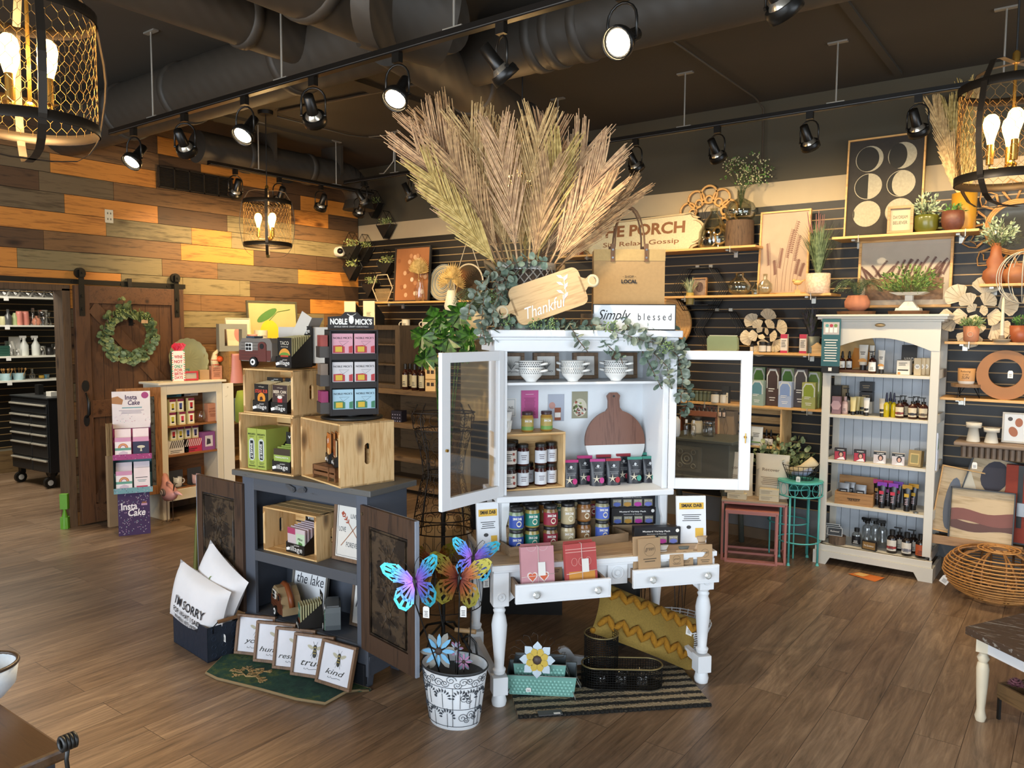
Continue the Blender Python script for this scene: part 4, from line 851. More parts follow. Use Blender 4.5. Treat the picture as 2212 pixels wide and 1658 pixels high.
for px,lb,w_ in((447,'left',.10),(486,'right',.10)):one(M(K('7d7148',.9)).add([(-.05,0,0),(.05,0,0),(.05,.05,0),(-.05,.05,0),(-.01,.02,.24),(.01,.02,.24),(.01,.03,.24),(-.01,.03,.24)],[(3,2,1,0),(4,5,6,7),(0,1,5,4),(1,2,6,5),(2,3,7,6),(3,0,4,7)]),'fabric_tree',lb+' hand olive fabric cone behind the party sack','decoration',gi(px,ZT,.22),90)
carton('small kraft box between the fabric cones on the gift cabinet',gi(440,ZT,.12),.09,.05,.09,KRAFT,80,name='kraft_box')
p=Pz(366,1127);t=thing('pink_bird','pink metal bird garden figure with wire tail standing on the floor','bird figure',p,-8)
m=M(K('c98f8a',.5));m.tube([(-.095,0,.345),(-.075,0,.40),(-.06,0,.355),(-.03,0,.30),(.03,0,.255),(.09,0,.26),(.15,0,.28)],[.004,.03,.034,.062,.07,.045,.012],14);m.build('bird_body',t)
m=M(K('6a5b58',.5)).ball((.03,-.06,.28),(.05,.014,.035)).mat(K('b9aaa6',.5)).torus((.03,-.075,.28),.02,.004,12,5,'y');m.build('wing',t)
m=M(K('5c4a3c',.5,.6))
for i in range(5):m.tube([(.09,.0,.27),(.15,-.01,.33+.012*i),(.19+.01*i,-.01,.38)],.0022,5)
m.mat(K('cf9a96',.5)).tube([(.1,0,.28),(.2,0,.295),(.30,0,.29)],[.01,.018,.002],8).tube([(-.02,-.01,.35),(.05,-.02,.37),(.13,-.02,.36)],[.003,.014,.002],8);m.build('tail_feathers',t)
for s_ in(-1,1):
 m=M(K('5c4a3c',.5,.6)).cyl((.02,s_*.025,.2),(.02-.01*s_,s_*.03,.01),.0035,n=6)
 for q in((-.05,-.02),(-.06,.01),(.03,.02),(-.03,.05)):m.tube([(.02-.01*s_,s_*.03,.012),(.02+q[0]*.6,s_*.03+q[1],.012),(.02+q[0],s_*.03+q[1]*1.3,.003)],.0025,5)
 m.build('leg',t)
# ================= GREY CABINET =================
GC=Frame((-3.646,2.44,0),4);GREY=worn('4d5056','3a3b3d',.36,5.,.5,'x');GREYZ=worn('50555f','3e4248',.36,5.,.5,'z');TIN=worn('4a3c2d','251e18',.5,11.,.45);DKW=W('4a3526','2c1f17','z',.55)
t=thing('grey_cabinet','slate grey cabinet with both doors open, stacked with pine crates','cabinet',GC.o,4)
x0,x1,D_=.03,.93,.29
m=M(GREYZ).box(x0,x0+.02,.01,D_,.06,.95).box(x1-.02,x1,.01,D_,.06,.95).box(x0,x0+.09,0,.02,.06,.95).box(x1-.07,x1,0,.02,.06,.95).box(x0+.02,x1-.02,D_-.015,D_,.15,.95);m.build('carcass',t,.002)
M(GREY).box(x0+.09,x1-.07,0,.02,.88,.95).box(x0+.09,x1-.07,0,.02,.50,.555).box(x0+.02,x1-.02,.02,D_-.015,.535,.555).box(x0+.09,x1-.07,0,.02,.15,.21).box(x0+.02,x1-.02,.02,D_-.015,.19,.21).build('rails_and_shelves',t,.002)
M(worn('5a5956','3d3b39',.36,5.,.5,'x')).box(-.02,.98,-.03,D_+.02,.95,.98).build('cabinet_top',t,.004)
for xx in(.075,.885):
 for yy in(.03,D_-.03):m=M(GREYZ).at(Tr((xx,yy,0)));m.taper(.055,.04,.10,.05,0,.16).build('leg',t,.002)
for xx in(.42,.50):
 m=M(K('5d5f62',.4,.5)).at(Tr((xx,-.004,.925)),Ry(20 if xx<.45 else-15));m.prism([(-.045,0),(-.02,.012),(.02,.014),(.03,0),(.02,-.014),(-.02,-.012)],-.008,0).cyl((.015,-.012,0),(.015,0,0),.007,n=10);m.build('latch',t)
def pdoor(loc,rot,w_,sd=1):
 o=M(DKW).box(0,.07,-.006,.012,0,.70).box(w_-.05,w_,-.006,.012,0,.70).box(.07,w_-.05,-.006,.012,0,.09).box(.07,w_-.05,-.006,.012,.61,.70).mat(K('8b93a0',.5)).box(w_,w_+.008,-.004,.016,0,.70).box(0,w_,.012,.018,0,.70).build('door',t,.001,loc,(0,0,R(rot)))
 m=M(TIN);m.T=Matrix.Diagonal((1,sd,1,1));o.data.transform(Matrix.Diagonal((1,sd,1,1)));a,b,c_,d_=.075,w_-.055,.095,.605
 m.box(a,b,-.002,.004,c_,d_).tube([(a+.01,-.006,c_+.01),(b-.01,-.006,c_+.01),(b-.01,-.006,d_-.01),(a+.01,-.006,d_-.01)],.004,5,True)
 for zc in(c_+.13,(c_+d_)/2,d_-.13):
  xc=(a+b)/2;m.torus((xc,-.004,zc),.022,.0025,16,5,'y')
  for k in range(8):q=PI/4*k;m.tube([(xc+.026*math.cos(q),-.003,zc+.026*math.sin(q)),(xc+.09*math.cos(q+.2),-.003,zc+.09*math.sin(q+.2))],.002,4)
 m.build('tin_panel',o);M(K('6b5a44',.5,.5)).cyl((.02,-.012,.66),(.02,-.006,.66),.007,n=10).build('screw',o);return o
pdoor((.045,-.012,.205),180-4,.43,-1);pdoor((.905,-.012,.205),-14,.43)
# --- crates on top ---
zt=.981
a=GC.loc(Pz(516,1013,zt));C1=GC.w(.215,.13,zt);cA=crate('lower left pine crate on the grey cabinet, holding green shave kits',C1,.40,.26,.305,6)
C2=GC.w(.235,.13,zt+.306);cB=crate('upper pine crate standing on the lower left one, holding black dip mixes',C2,.375,.25,.235,5)
C3=GC.w(.675,.13,zt);cC=crate('right hand pine crate on the grey cabinet, turned so its knotty end shows',C3,.40,.30,.305,-12)
F1=Frame(C1,6);F2=Frame(C2,5);F3=Frame(C3,-12)
PCA=K('17130f',.5);LIME=K('9aa64a',.5)
def village(m,x,y,z,w):m.mat(K('e9e6df',.6)).text('village',x,y,z,w=w,h=w*.30,bold=.0).text('GOURMET',x+w*.12,y,z+w*.19,w=w*.38,h=w*.055)
def village_box(lb,P,rz,w=.115,d=.11,n=8,face=None,pk='c9b487',h=.17,front=.05,pm=None,header=True,fh=None):
 """black counter display with a sloping side, packets standing in a row, and a header card"""
 t=thing('packet_display',lb,'display box',P,rz);m=M(PCA);a=w/2;b=d/2
 m.box(-a,a,-b,-b+.002,0,front).box(-a,a,-b,b,0,.003).box(-a,a,b-.002,b,0,h)
 for s_ in(-a,a-.002):m.prism([(0,0)],0,0)if 0 else m.add([(s_,-b,0),(s_,b,0),(s_,b,h),(s_,-b,front),(s_+.002,-b,0),(s_+.002,b,0),(s_+.002,b,h),(s_+.002,-b,front)],[(0,1,2,3),(7,6,5,4),(3,2,6,7)])
 m.build('tray',t);m=M(PCA);village(m,0,-b-.0006,front*.42,w*.78);m.mat(PAPER).at(Tr((-a*.75,-b-.001,front*.35)),Ry(-12)).pane(-.014,.014,0,-.006,.008);m.build('tray_front_print',t)
 if header:
  m=M(PCA).box(-a,a,b-.001,b+.001,h,h+.045);village(m,0,b-.0015,h+.018,w*.75);m.build('header_card',t)
 for i in range(n):
  q=i/max(n-1,1);yy=-b+.008+q*(d-.02);hh=(fh or h*.88)
  o=M(K(pk,.6)).box(-a+.004,a-.004,yy,yy+.006,.004,hh+.012*q)
  if i==0 and face:o.mat(K(pk,.6));face(o,w-.01,hh,yy)
  o.build('packet',t)
 return t
def f_steak(m,w,h,y):m.mat(PCA).pane(-w/2,w/2,y-.0004,0,h).mat(K('c9bfa9',.6)).text('village',0,y-.0005,h*.9,w=w*.4,h=h*.05).mat(K('c0402a',.6)).text('STEAK RUB',0,y-.0005,h*.74,w=w*.85,h=h*.13,bold=.03).mat(K('d98a2a',.5)).prism([(.03*math.cos(a),h*.48+.03*math.sin(a))for a in[2*PI*k/16 for k in range(16)]],y-.0012,y-.0004).mat(K('3a1c10',.6)).prism([(-.012,h*.4),(.014,h*.43),(.006,h*.55),(-.01,h*.53)],y-.0018,y-.0012).mat(K('c0402a',.6)).text('BIFTECK',0,y-.0005,h*.3,w=w*.7,h=h*.06)
def f_beer(m,w,h,y):
 m.mat(K('35211d',.6)).pane(-w/2,w/2,y-.0004,0,h).mat(K('cbb9a0',.6)).text('village',0,y-.0005,h*.9,w=w*.4,h=h*.05).text('BEER CAN',0,y-.0005,h*.76,w=w*.86,h=h*.11,bold=.04).text('CHICKEN',0,y-.0005,h*.65,w=w*.6,h=h*.06)
 m.mat(K('a5262b',.5)).pane(-.017,.017,y-.001,h*.3,h*.55).mat(K('d9d0c4',.5)).prism([(.018*math.cos(a),h*.57+.009*math.sin(a))for a in[2*PI*k/12 for k in range(12)]],y-.0014,y-.001)
def f_taco(m,w,h,y):m.mat(PCA).pane(-w/2,w/2,y-.0004,0,h).mat(K('d8ceb9',.6)).text('TACO',0,y-.0005,h*.82,w=w*.6,h=h*.12).text('Seasoning',0,y-.0005,h*.70,w=w*.5,h=h*.05,shear=.3).mat(K('d0913a',.5)).prism([(.042*math.cos(a),h*.42+.035*math.sin(a))for a in[PI*k/12 for k in range(13)]],y-.0012,y-.0004).mat(K('5f8a35',.5)).prism([(.038*math.cos(a),h*.41+.016*math.sin(a))for a in[PI*k/12 for k in range(13)]],y-.0018,y-.0012).mat(K('b0402a',.5)).prism([(-.03,h*.36),(.03,h*.36),(.03,h*.42),(-.03,h*.42)],y-.0022,y-.0016)
village_box('black display of steak rub dip mix in the upper crate',F2.w(-.085,-.05,.009),5,.12,.1,8,f_steak,h=.13,front=.055,fh=.145);village_box('black display of beer can chicken mix in the upper crate',F2.w(.055,-.05,.009),5,.12,.1,8,f_beer,h=.13,front=.055,fh=.145)
village_box('black display of taco seasoning on the highest crate',F2.w(.075,-.01,.244),3,.12,.14,9,f_taco,h=.17,front=.055,fh=.155,pk='b7ad7c')
def header_flap(lb,P,rz):
 t=thing('upright_display',lb,'display box',P,rz);m=M(PCA).box(-.05,.05,-.05,.05,0,.002).box(-.05,.05,.048,.05,0,.1);m.build('tray',t)
for i in range(0):pass
t=thing('tilted_display_back','pale grey cardboard display turned away with a tall tilted flap behind the taco box','display box',F2.w(.04,.12,.244),14)
M(K('bfbab0',.7)).at(Tr((-.11,0,.0)),Ry(30)).box(-.035,.035,-.07,-.066,.0,.32).box(.035,.037,-.07,.03,0,.32).build('tall_flap',t);M(K('b9b4aa',.7)).box(-.15,.17,-.055,-.052,.02,.21).build('wide_flap',t)
M(PCA).add([(-.13,-.06,0),(.02,-.075,.0),(.03,-.075,.05),(-.09,-.06,.09),(-.13,.04,0),(.02,.04,0),(.03,.04,.05),(-.09,.04,.09)],[(0,1,2,3),(4,5,6,7),(0,3,7,4),(3,2,6,7),(1,2,6,5),(0,1,5,4)]).build('black_side',t)
def camper(lb,P,rz,L,H_,up,lo,kind):
 t=thing('camper_birdhouse',lb,'birdhouse',P,rz);a=L/2;w_=L*.22
 if kind=='canned':O=[(-a*.86,.0),(-a,.28),(-a,.72),(-a*.8,1.),(a*.86,1.),(a,.8),(a,.25),(a*.86,0)]
 else:O=[(-a*.95,.05),(-a,.35),(-a*.85,.72),(-a*.45,.98),(.1*a,1.),(a*.6,.72),(a*.95,.3),(a,.0)]
 zb=H_*.2;O=[(x,zb+z*(H_-zb))for x,z in O];m=M(K(up,.5));m.prism(O,-w_,w_);m.build('body',t,.002)
 m=M(K(lo,.5));zc=zb+(H_-zb)*.48;lowP=[(x,z)for x,z in O if z<zc-.001];xs=[x for x,z in O]
 m.box(min(xs)*.985,max(xs)*.93,-w_-.002,-w_,zb+.004,zc);m.mat(K('2b211b',.6))
 for k in range(6):z=zb+(H_-zb)*(.12+.14*k);m.box(min(xs)*.84,max(xs)*.62,-w_-.0028,-w_-.0018,z,z+.0015)
 m.build('lower_siding',t)
 m=M(PAPER).box(-a*.55,-a*.15,-w_-.006,-w_,zb+(H_-zb)*.45,zb+(H_-zb)*.8).mat(BLACK)
 for i in(0,1):
  for j in(0,1):m.box(-a*.52+i*a*.18,-a*.37+i*a*.18,-w_-.0075,-w_-.006,zb+(H_-zb)*(.48+.16*j),zb+(H_-zb)*(.61+.16*j))
 m.build('window',t)
 m=M(K(lo,.5)).prism([(a*.2,zb),(a*.68,zb),(a*.68,zb+(H_-zb)*.7)]+[(a*.44+a*.24*math.cos(q),zb+(H_-zb)*.7+a*.16*math.sin(q))for q in[PI*k/8 for k in range(9)]]+[(a*.2,zb+(H_-zb)*.7)],-w_-.005,-w_).mat(BLACK).cyl((a*.44,-w_-.007,zb+(H_-zb)*.66),(a*.44,-w_,zb+(H_-zb)*.66),a*.12,n=16);m.build('door',t)
 m=M(BLACK).cyl((-a*.05,-w_-.012,H_*.18),(-a*.05,-w_+.004,H_*.18),H_*.18,n=20).mat(PAPER).cyl((-a*.05,-w_-.014,H_*.18),(-a*.05,-w_-.012,H_*.18),H_*.11,n=16).mat(BLACK).cyl((-a*.05,-w_-.016,H_*.18),(-a*.05,-w_-.014,H_*.18),H_*.05,n=10);m.build('wheel',t);return t
t=camper('red brown and grey camper birdhouse on top of the highest crate',F2.w(-.105,-.06,.244),8,.24,.15,'6e675f','5b2a22','canned');M(K('2c3f52',.5)).box(-.09,-.03,-.03,.03,.151,.160).build('roof_box',t)
def shave(lb,P):
 def f(m,w,h,y):m.mat(K('2f3a1c',.6)).text('MARGARITA',0,y,h*.86,w=w*.8,h=h*.05,bold=.02).text('SHAVE KIT',0,y,h*.80,w=w*.5,h=h*.03).text('MARGARITA',0,y,h*.07,w=w*.7,h=h*.04,bold=.02).bars(-w*.3,w*.3,y,h*.11,h*.18,2,cen=True).mat(K('bfc5c0',.3)).prism([(w*.3*math.cos(a),h*.3+w*.3*math.sin(a))for a in[PI+PI*k/8 for k in range(9)]]+[(w*.3*math.cos(a),h*.66+w*.3*math.sin(a))for a in[PI*k/8 for k in range(9)]],y-.001,y).mat(K('3b4046',.25,.5)).pane(-w*.17,w*.17,y-.0016,h*.24,h*.7).mat(PAPER).text('SHAVE IT',0,y-.0018,h*.45,w=h*.36,h=w*.22,rot=-PI/2,bold=.02)
 carton(lb,P,.069,.16,.215,LIME,6,face=f,name='shave_kit')
shave('lime green shave kit box, the left one of the pair in the lower crate',F1.w(-.125,-.03,.009));shave('lime green shave kit box, the right one of the pair in the lower crate',F1.w(-.053,-.03,.009))
def f_rim(m,w,h,y):
 m.mat(K('8fa34a',.5)).pane(-w/2,w/2,y-.0004,0,h*.8).mat(K('3a2d1c',.6)).pane(-w/2,w/2,y-.0008,h*.72,h).mat(K('5f7a2a',.5))
 for s_ in(-1,1):m.prism([(s_*w*.25+w*.15*math.cos(a),h*.35+w*.12*math.sin(a))for a in[2*PI*k/12 for k in range(12)]],y-.0014,y-.0006)
 m.mat(PAPER).text('MARGARITA',0,y-.001,h*.62,w=w*.8,h=h*.07)
village_box('black display of lime packets at the right of the lower crate',F1.w(.085,-.055,.009),6,.13,.1,4,f_rim,h=.15,front=.055,fh=.12,pk='8fa34a')
t=thing('riser','small dark slatted wooden riser inside the right hand crate','riser',F3.w(-.02,-.03,.009),-7);m=M(W('7a5232','50331d','x'))
for z in(.02,.045):m.box(-.09,.11,-.10,-.092,z,z+.016).box(-.09,.11,.09,.098,z,z+.016)
m.box(-.09,.11,-.1,.098,.061,.068).box(.05,.058,-.104,-.09,0,.068).box(-.09,-.08,-.1,.098,0,.068).box(.10,.11,-.1,.098,0,.068);m.build('slats',t)
def f_or(m,w,h,y):m.mat(K('c46a20',.5)).pane(-w/2,w/2,y-.0004,0,h).mat(K('e0b070',.5)).pane(-w*.4,w*.4,y-.0008,h*.2,h*.5).mat(PAPER).text('BEER',0,y-.001,h*.75,w=w*.6,h=h*.14,rot=.3)
def f_br(m,w,h,y):m.mat(K('8e4a24',.5)).pane(-w/2,w/2,y-.0004,0,h).mat(K('c9a27a',.5)).pane(-w*.4,w*.2,y-.0008,h*.1,h*.4).mat(K('d99a5a',.5)).text('BREAD',0,y-.001,h*.7,w=w*.6,h=h*.12)
village_box('black display of orange bread mixes on the riser',F3.w(-.055,-.015,.078),-30,.085,.12,6,f_or,h=.12,front=.045,fh=.15,pk='c07a3a',header=False);village_box('black display of brown bread mixes on the riser, right of the orange ones',F3.w(.055,-.04,.078),-32,.085,.12,7,f_br,h=.12,front=.045,fh=.13,pk='c9b48a',header=False)
carton('dark green tin at the back of the right hand crate',F3.w(.12,.09,.16),.07,.05,.055,K('2d3a30',.5),-7,name='small_tin',cat='tin');one(M(PINE).box(-.06,.06,-.035,.035,0,.15),'wooden_block','pine block behind the mixes in the right hand crate','block',F3.w(.12,.09,.009),-7)
# --- inside the cabinet ---
S1,S2=.556,.211
P=GC.w(.36,.135,S1);cD=crate('small pine crate on the inner shelf of the grey cabinet',P,.40,.22,.235,4);FD=Frame(P,4)
def f_fro(m,w,h,y):m.mat(K('c9b9b9',.5)).pane(-w/2,w/2,y-.0004,0,h).mat(K('a83f63',.5)).pane(-w/2,-w*.05,y-.0008,h*.75,h).text('FROST',-w*.18,y-.001,h*.3,w=w*.5,h=h*.12).mat(K('b9cfae',.5)).pane(0,w*.5,y-.001,0,h*.82).mat(K('4c7a3a',.5)).prism([(w*.1,h*.1),(w*.4,h*.2),(w*.35,h*.45),(w*.15,h*.5)],y-.0016,y-.001).mat(INK).text('Mint',w*.24,y-.0018,h*.6,w=w*.3,h=h*.1,shear=.3)
village_box('black display of frosting packets in the small inner crate',FD.w(.02,-.02,.009),0,.15,.13,6,f_fro,h=.14,front=.05,fh=.13,pk='c9b7bd')
def f_love(m,w,h,y,z0):
 m.mat(K('d9d5cd',.6)).pane(-w/2,w/2,y-.0003,z0,z0+h).mat(K('3b4149',.6))
 for a,b,c_,d_ in((-w*.46,w*.46,.03,.036),(-w*.46,w*.46,.964,.97)):m.pane(a,b,y-.0008,z0+h*c_,z0+h*d_)
 for x in(-w*.46,w*.455):m.pane(x,x+w*.012,y-.0008,z0+h*.03,z0+h*.97)
 m.text('LIVE',w*.05,y-.0004,z0+h*.78,w=w*.2,h=h*.08).text('LOVE',-w*.3,y-.0004,z0+h*.52,w=w*.22,h=h*.09).text('FOREVER',.05*w,y-.0004,z0+h*.25,w=w*.42,h=h*.09)
 m.mat(K('9a6a4c',.6))
 for s_ in(-1,1):
  T=m.T;m.T=T@Tr((.03*w,y-.001,z0+h*.52))@Ry(s_*42);m.pane(-w*.01,w*.012,0,-h*.42,h*.3).mat(K('a5482e',.6))
  for k in range(3):m.add([(-w*.06,-.0002,h*(.2+.07*k)),(0,-.0002,h*(.16+.07*k)),(w*.06,-.0002,h*(.2+.07*k)),(w*.06,-.0002,h*(.23+.07*k)),(0,-.0002,h*(.19+.07*k)),(-w*.06,-.0002,h*(.23+.07*k))],[(0,1,4,5),(1,2,3,4)])
  m.prism([(-.05*w,h*.36),(.05*w,h*.36),(.04*w,h*.42),(-.04*w,h*.42)],-.0006,0).mat(K('9a6a4c',.6));m.T=T
frame('framed live love forever print with crossed arrows inside the grey cabinet',.25,.31,GC.w(.70,.13,S1),4,5,f_love,.018,fm=W('7a5d44','523c2a','z'))
def f_lake(m,w,h,y,z0):
 m.mat(K('dfe0e2',.6)).pane(-w/2,w/2,y-.0003,z0,z0+h).mat(K('4d5666',.6))
 for k in range(2):
  for i in range(12):x=-w/2+w*i/12;z=z0+h*(.9-.035*k);m.add([(x,y-.0008,z),(x+w/24,y-.0008,z+.012),(x+w/12,y-.0008,z),(x+w/12,y-.0008,z+.004),(x+w/24,y-.0008,z+.016),(x,y-.0008,z+.004)],[(0,1,4,5),(1,2,3,4)])
 m.mat(K('b07a62',.6)).pane(-w*.12,w*.14,y-.0008,z0+h*.76,z0+h*.79).mat(K('2a2d38',.6)).text('the lake',0,y-.0004,z0+h*.55,w=w*.85,h=h*.2,shear=.15)
frame('white framed sign reading the lake inside the grey cabinet',.27,.30,GC.w(.32,.19,S2),4,8,f_lake,.014,fm=K('6f6a62',.6))
def f_lov(m,w,h,y,z0):
 m.mat(K('dcd8d2',.6)).pane(-w/2,w/2,y-.0003,z0,z0+h).mat(K('4d5666',.6)).bars(-w*.4,w*.4,y,z0+h*.86,z0+h*.94,2).mat(K('7a5a40',.6)).pane(-w*.3,w*.3,y-.0008,z0+h*.58,z0+h*.60).prism([(-w*.35,z0+h*.66),(-w*.2,z0+h*.62),(-w*.2,z0+h*.75),(-w*.32,z0+h*.8)],y-.0012,y-.0004).mat(K('2a2d38',.6)).text("lovin'",-w*.02,y-.0004,z0+h*.42,w=w*.8,h=h*.16,shear=.15)
frame("white framed sign reading lovin' half hidden by the right cabinet door",.20,.27,GC.w(.755,.17,S2),4,8,f_lov,.014,fm=W('6a5644','46382b','z'))
t=camper('round rust orange camper birdhouse on the floor of the grey cabinet',GC.w(.27,.08,S2),-22,.23,.155,'9a8462','5c3018','round');M(K('7a3f1c',.45)).tube([(-.105,.0,.08),(-.09,0,.13),(-.04,0,.158),(.02,0,.16),(.08,0,.12),(.11,0,.07)],.016,6).build('orange_roof',t)
def f_pot(m,w,h,y):m.mat(K('2f6a57',.5)).pane(-w/2,w/2,y-.0004,0,h).mat(K('d9cfb0',.5)).text('SMASHED POTATO',0,y-.0005,h*.72,w=w*.92,h=h*.16,bold=.02).mat(K('7a3f22',.5)).prism([(.032*math.cos(a),h*.28+.02*math.sin(a))for a in[2*PI*k/12 for k in range(12)]],y-.0012,y-.0004)
village_box('green display of smashed potato mixes between the two campers',GC.w(.50,.03,S2),-30,.085,.12,9,f_pot,h=.13,front=.035,fh=.125,pk='b9b48a')
t=camper('grey green camper birdhouse at the right on the floor of the grey cabinet',GC.w(.64,.055,S2),-40,.17,.145,'5f6669','5d7a6b','canned');M(K('6f7477',.4,.4)).box(-.07,.07,-.03,.03,.146,.152).build('metal_roof',t)
carton('dark magazine box on the floor under the right cabinet door',(-2.80,2.515,.02),.13,.06,.10,K('23252a',.5),4,name='floor_box')
# ================= ON THE FLOOR IN FRONT =================
MATP=[Pz(446,1456,.0),Pz(470,1468),Pz(560,1490),Pz(640,1512),Pz(702,1522),Pz(748,1496)]
MATP+=[Vector((-2.70,2.50,0)),Vector((-3.46,2.44,0)),Vector((-3.60,2.30,0))]
def coir():
 mt,nt,b=nm('coir_mat');L=nt.links.new;tc=nd(nt,'ShaderNodeTexCoord');n1=nd(nt,'ShaderNodeTexNoise',Scale=7.,Detail=6.,Roughness=.7);L(tc.outputs['Object'],n1.inputs['Vector'])
 L(ramp(nt,n1.outputs[0],[(.42,'10332b'),(.52,'1d4638'),(.60,'4a5a2c'),(.66,'17392f')]),b.inputs['Base Color']);b.inputs['Roughness'].default_value=.95
 n2=nd(nt,'ShaderNodeTexNoise',Scale=300.);L(tc.outputs['Object'],n2.inputs['Vector']);bp=nd(nt,'ShaderNodeBump',Strength=.8,Distance=.004);L(n2.outputs[0],bp.inputs['Height']);L(bp.outputs[0],b.inputs['Normal']);return mt
t=thing('doormat','dark green coir doormat with a tan coral pattern under the bee signs','doormat');M(coir()).slab([(p.x,p.y)for p in MATP],.0,.014).build('pile',t)
m=M(K('8f7a58',.95)).tube([(p.x,p.y,.007)for p in MATP],.008,6,True);m.build('edge',t)
m=M(K('a98d5f',.95));rg=random.Random(4)
def branch(p,a,L,w_,k):
 q=p+Vector((math.cos(a),math.sin(a),0))*L;m.tube([p,q],w_,4)
 if k:[branch(q,a+rg.uniform(-.9,.9),L*.72,w_*.85,k-1)for _ in range(2)];branch(p.lerp(q,.5),a+rg.choice((-.8,.8)),L*.6,w_*.8,k-1)
for a in(2.2,1.4,.6,2.9):branch(Vector((-3.28,2.215,.015)),a,.05,.004,3)
m.build('coral_pattern',t)
def beeart(word):
 def f(m,w,h,y,z0):
  cx,cz=.01,z0+h*.66;E_=lambda x,z,a,b,r=0:[(x+a*math.cos(q)*math.cos(r)-b*math.sin(q)*math.sin(r),z+a*math.cos(q)*math.sin(r)+b*math.sin(q)*math.cos(r))for q in[2*PI*k/12 for k in range(12)]]
  m.mat(K('b9b49c',.6)).prism(E_(cx-.024,cz+.012,.02,.008,-.4),y-.001,y).prism(E_(cx+.024,cz+.012,.02,.008,.4),y-.001,y)
  m.mat(K('2c2a22',.6)).prism(E_(cx,cz+.014,.010,.011),y-.0016,y).prism(E_(cx,cz-.014,.011,.024),y-.0015,y).mat(K('9c8a4a',.6)).pane(cx-.009,cx+.009,y-.0022,cz-.006,cz-.001).pane(cx-.009,cx+.009,y-.0022,cz-.018,cz-.013).pane(cx-.007,cx+.007,y-.0022,cz+.010,cz+.016)
  m.mat(K('2c2a22',.6))
  for s_ in(-1,1):
   for dz,ex,ez in((.01,.022,.0),(-.004,.02,-.03),(-.012,.014,-.045)):m.add([(cx+s_*.006,y-.001,cz+dz),(cx+s_*ex,y-.001,cz+ez),(cx+s_*(ex+.0015),y-.001,cz+ez),(cx+s_*.006,y-.001,cz+dz+.002)],[(0,1,2,3)])
   m.add([(cx+s_*.003,y-.001,cz+.022),(cx+s_*.012,y-.001,cz+.04),(cx+s_*.0132,y-.001,cz+.04),(cx+s_*.0045,y-.001,cz+.022)],[(0,1,2,3)])
  m.text(word,0 if len(word)<5 else .0,y-.0004,z0+h*.29,w=w*(.62 if len(word)<5 else .86),h=h*.14,shear=.35);m.tube([(x*w,y-.001,z0+h*(.13+zz))for x,zz in((-.2,.03),(-.22,0),(-.15,-.01),(-.12,.03),(-.08,-.01),(.0,.0),(.1,.02),(.2,.01))],.0008,4)
 return f
BEEF=W('7a5b40','55402c','z')
for(px,py),wd,rz,tl in(((506,1411),'your',24,12),((547,1428),'humble',24,12),((588,1443),'resilient',24,12),((627,1457),'true',20,13),((681,1472),'kind',6,16)):
 p=Pz(px,py,.016);F_=Frame(p,rz);P_=F_.w(.113,.012,0)
 frame(f'brown framed bee sign reading {wd} leaning on the doormat',.222,.205,P_,rz,tl,beeart(wd),.014,.022,BEEF,K('dedfe6',.6),'bee_sign','framed sign')
p=Pz(449,1432);F_=Frame(p,6);NAVY=K('1c2635',.5,s=30,bump=.004);FB=Frame(Pz(449,1432),172)
a_=Pz(449,1432);b_=Pz(505,1412);c_=Pz(371,1383);ex=(b_-a_);ey=(c_-a_);ang=math.degrees(math.atan2(ex.y,ex.x))
wB=.19;LB=.36;dirB=math.degrees(math.atan2(ey.y,ey.x));FB=Frame(a_,dirB-180)
t=thing('navy_storage_box','navy embossed metal box with a wooden-grip handle holding two white pillows','storage box',a_,dirB-180)
m=M(NAVY);LB=min(.40,ey.length);H_=.185
for bx in((-LB,0,0,.004),(-LB,0,wB-.004,wB),(-LB,-LB+.004,0,wB),(-.004,0,0,wB)):m.box(*bx,0,H_)
m.box(-LB,0,0,wB,0,.004);m.mat(K('2c3a50',.4))
for i in range(3):
 for j in range(4):m.torus((.001,.035+.055*i,.03+.045*j),.012,.0015,10,4,'x')
m.build('box_body',t,.001);m=M(K('17191c',.4,.5)).tube([(0.004,.03,.15),(.012,.03,.19),(.03,.045,.215)],.003).tube([(0.004,wB-.03,.15),(.012,wB-.03,.19),(.03,wB-.045,.215)],.003).mat(W('7a5736','4a3220','y')).cyl((.03,.045,.215),(.03,wB-.045,.215),.010,n=10);m.build('handle',t)
tagm(t,.006,.09,.09,.026,.04)
def pillow(m,w,h,th,n=14,pinch=.12):
 vs=[];fs=[]
 for s_ in(-1,1):
  for j in range(n+1):
   for i in range(n+1):
    u=-1+2*i/n;v=-1+2*j/n;e=((1-u*u)*(1-v*v))**.42;px_=u*(1-pinch*(1-v*v)*abs(u)**2*.6);pz_=v*(1-pinch*(1-u*u)*abs(v)**2*.6)
    vs.append((px_*w/2,s_*th/2*e*(1+.04*math.sin(7*u+3*v)),pz_*h/2))
 N=(n+1)**2
 for s_ in(0,1):
  for j in range(n):
   for i in range(n):q=s_*N+j*(n+1)+i;fs.append((q,q+1,q+n+2,q+n+1)if s_==0 else(q,q+n+1,q+n+2,q+1))
 return m.add(vs,fs,True)
PIL=K('e3e1e2',.8,v=.04,s=14,bump=.004)
def pil(lb,cen,rz,tl,w,h,th,art,ry=0):
 t=thing('white_pillow',lb,'pillow',cen,rz,None,rx=-tl,ry=ry);pillow(M(PIL),w,h,th).build('cushion',t);m=M(K('20222a',.8));art(m,0)
 for i_,v in enumerate(m.v):
  u_,q_=min(1,abs(v.x)/(w/2)),min(1,abs(v.z)/(h/2));v.y=-th/2*max(0,(1-u_*u_)*(1-q_*q_))**.42*1.04-.003
 m.build('printed_text',t)
cB_=FB.w(-LB*.5,wB*.35,0)
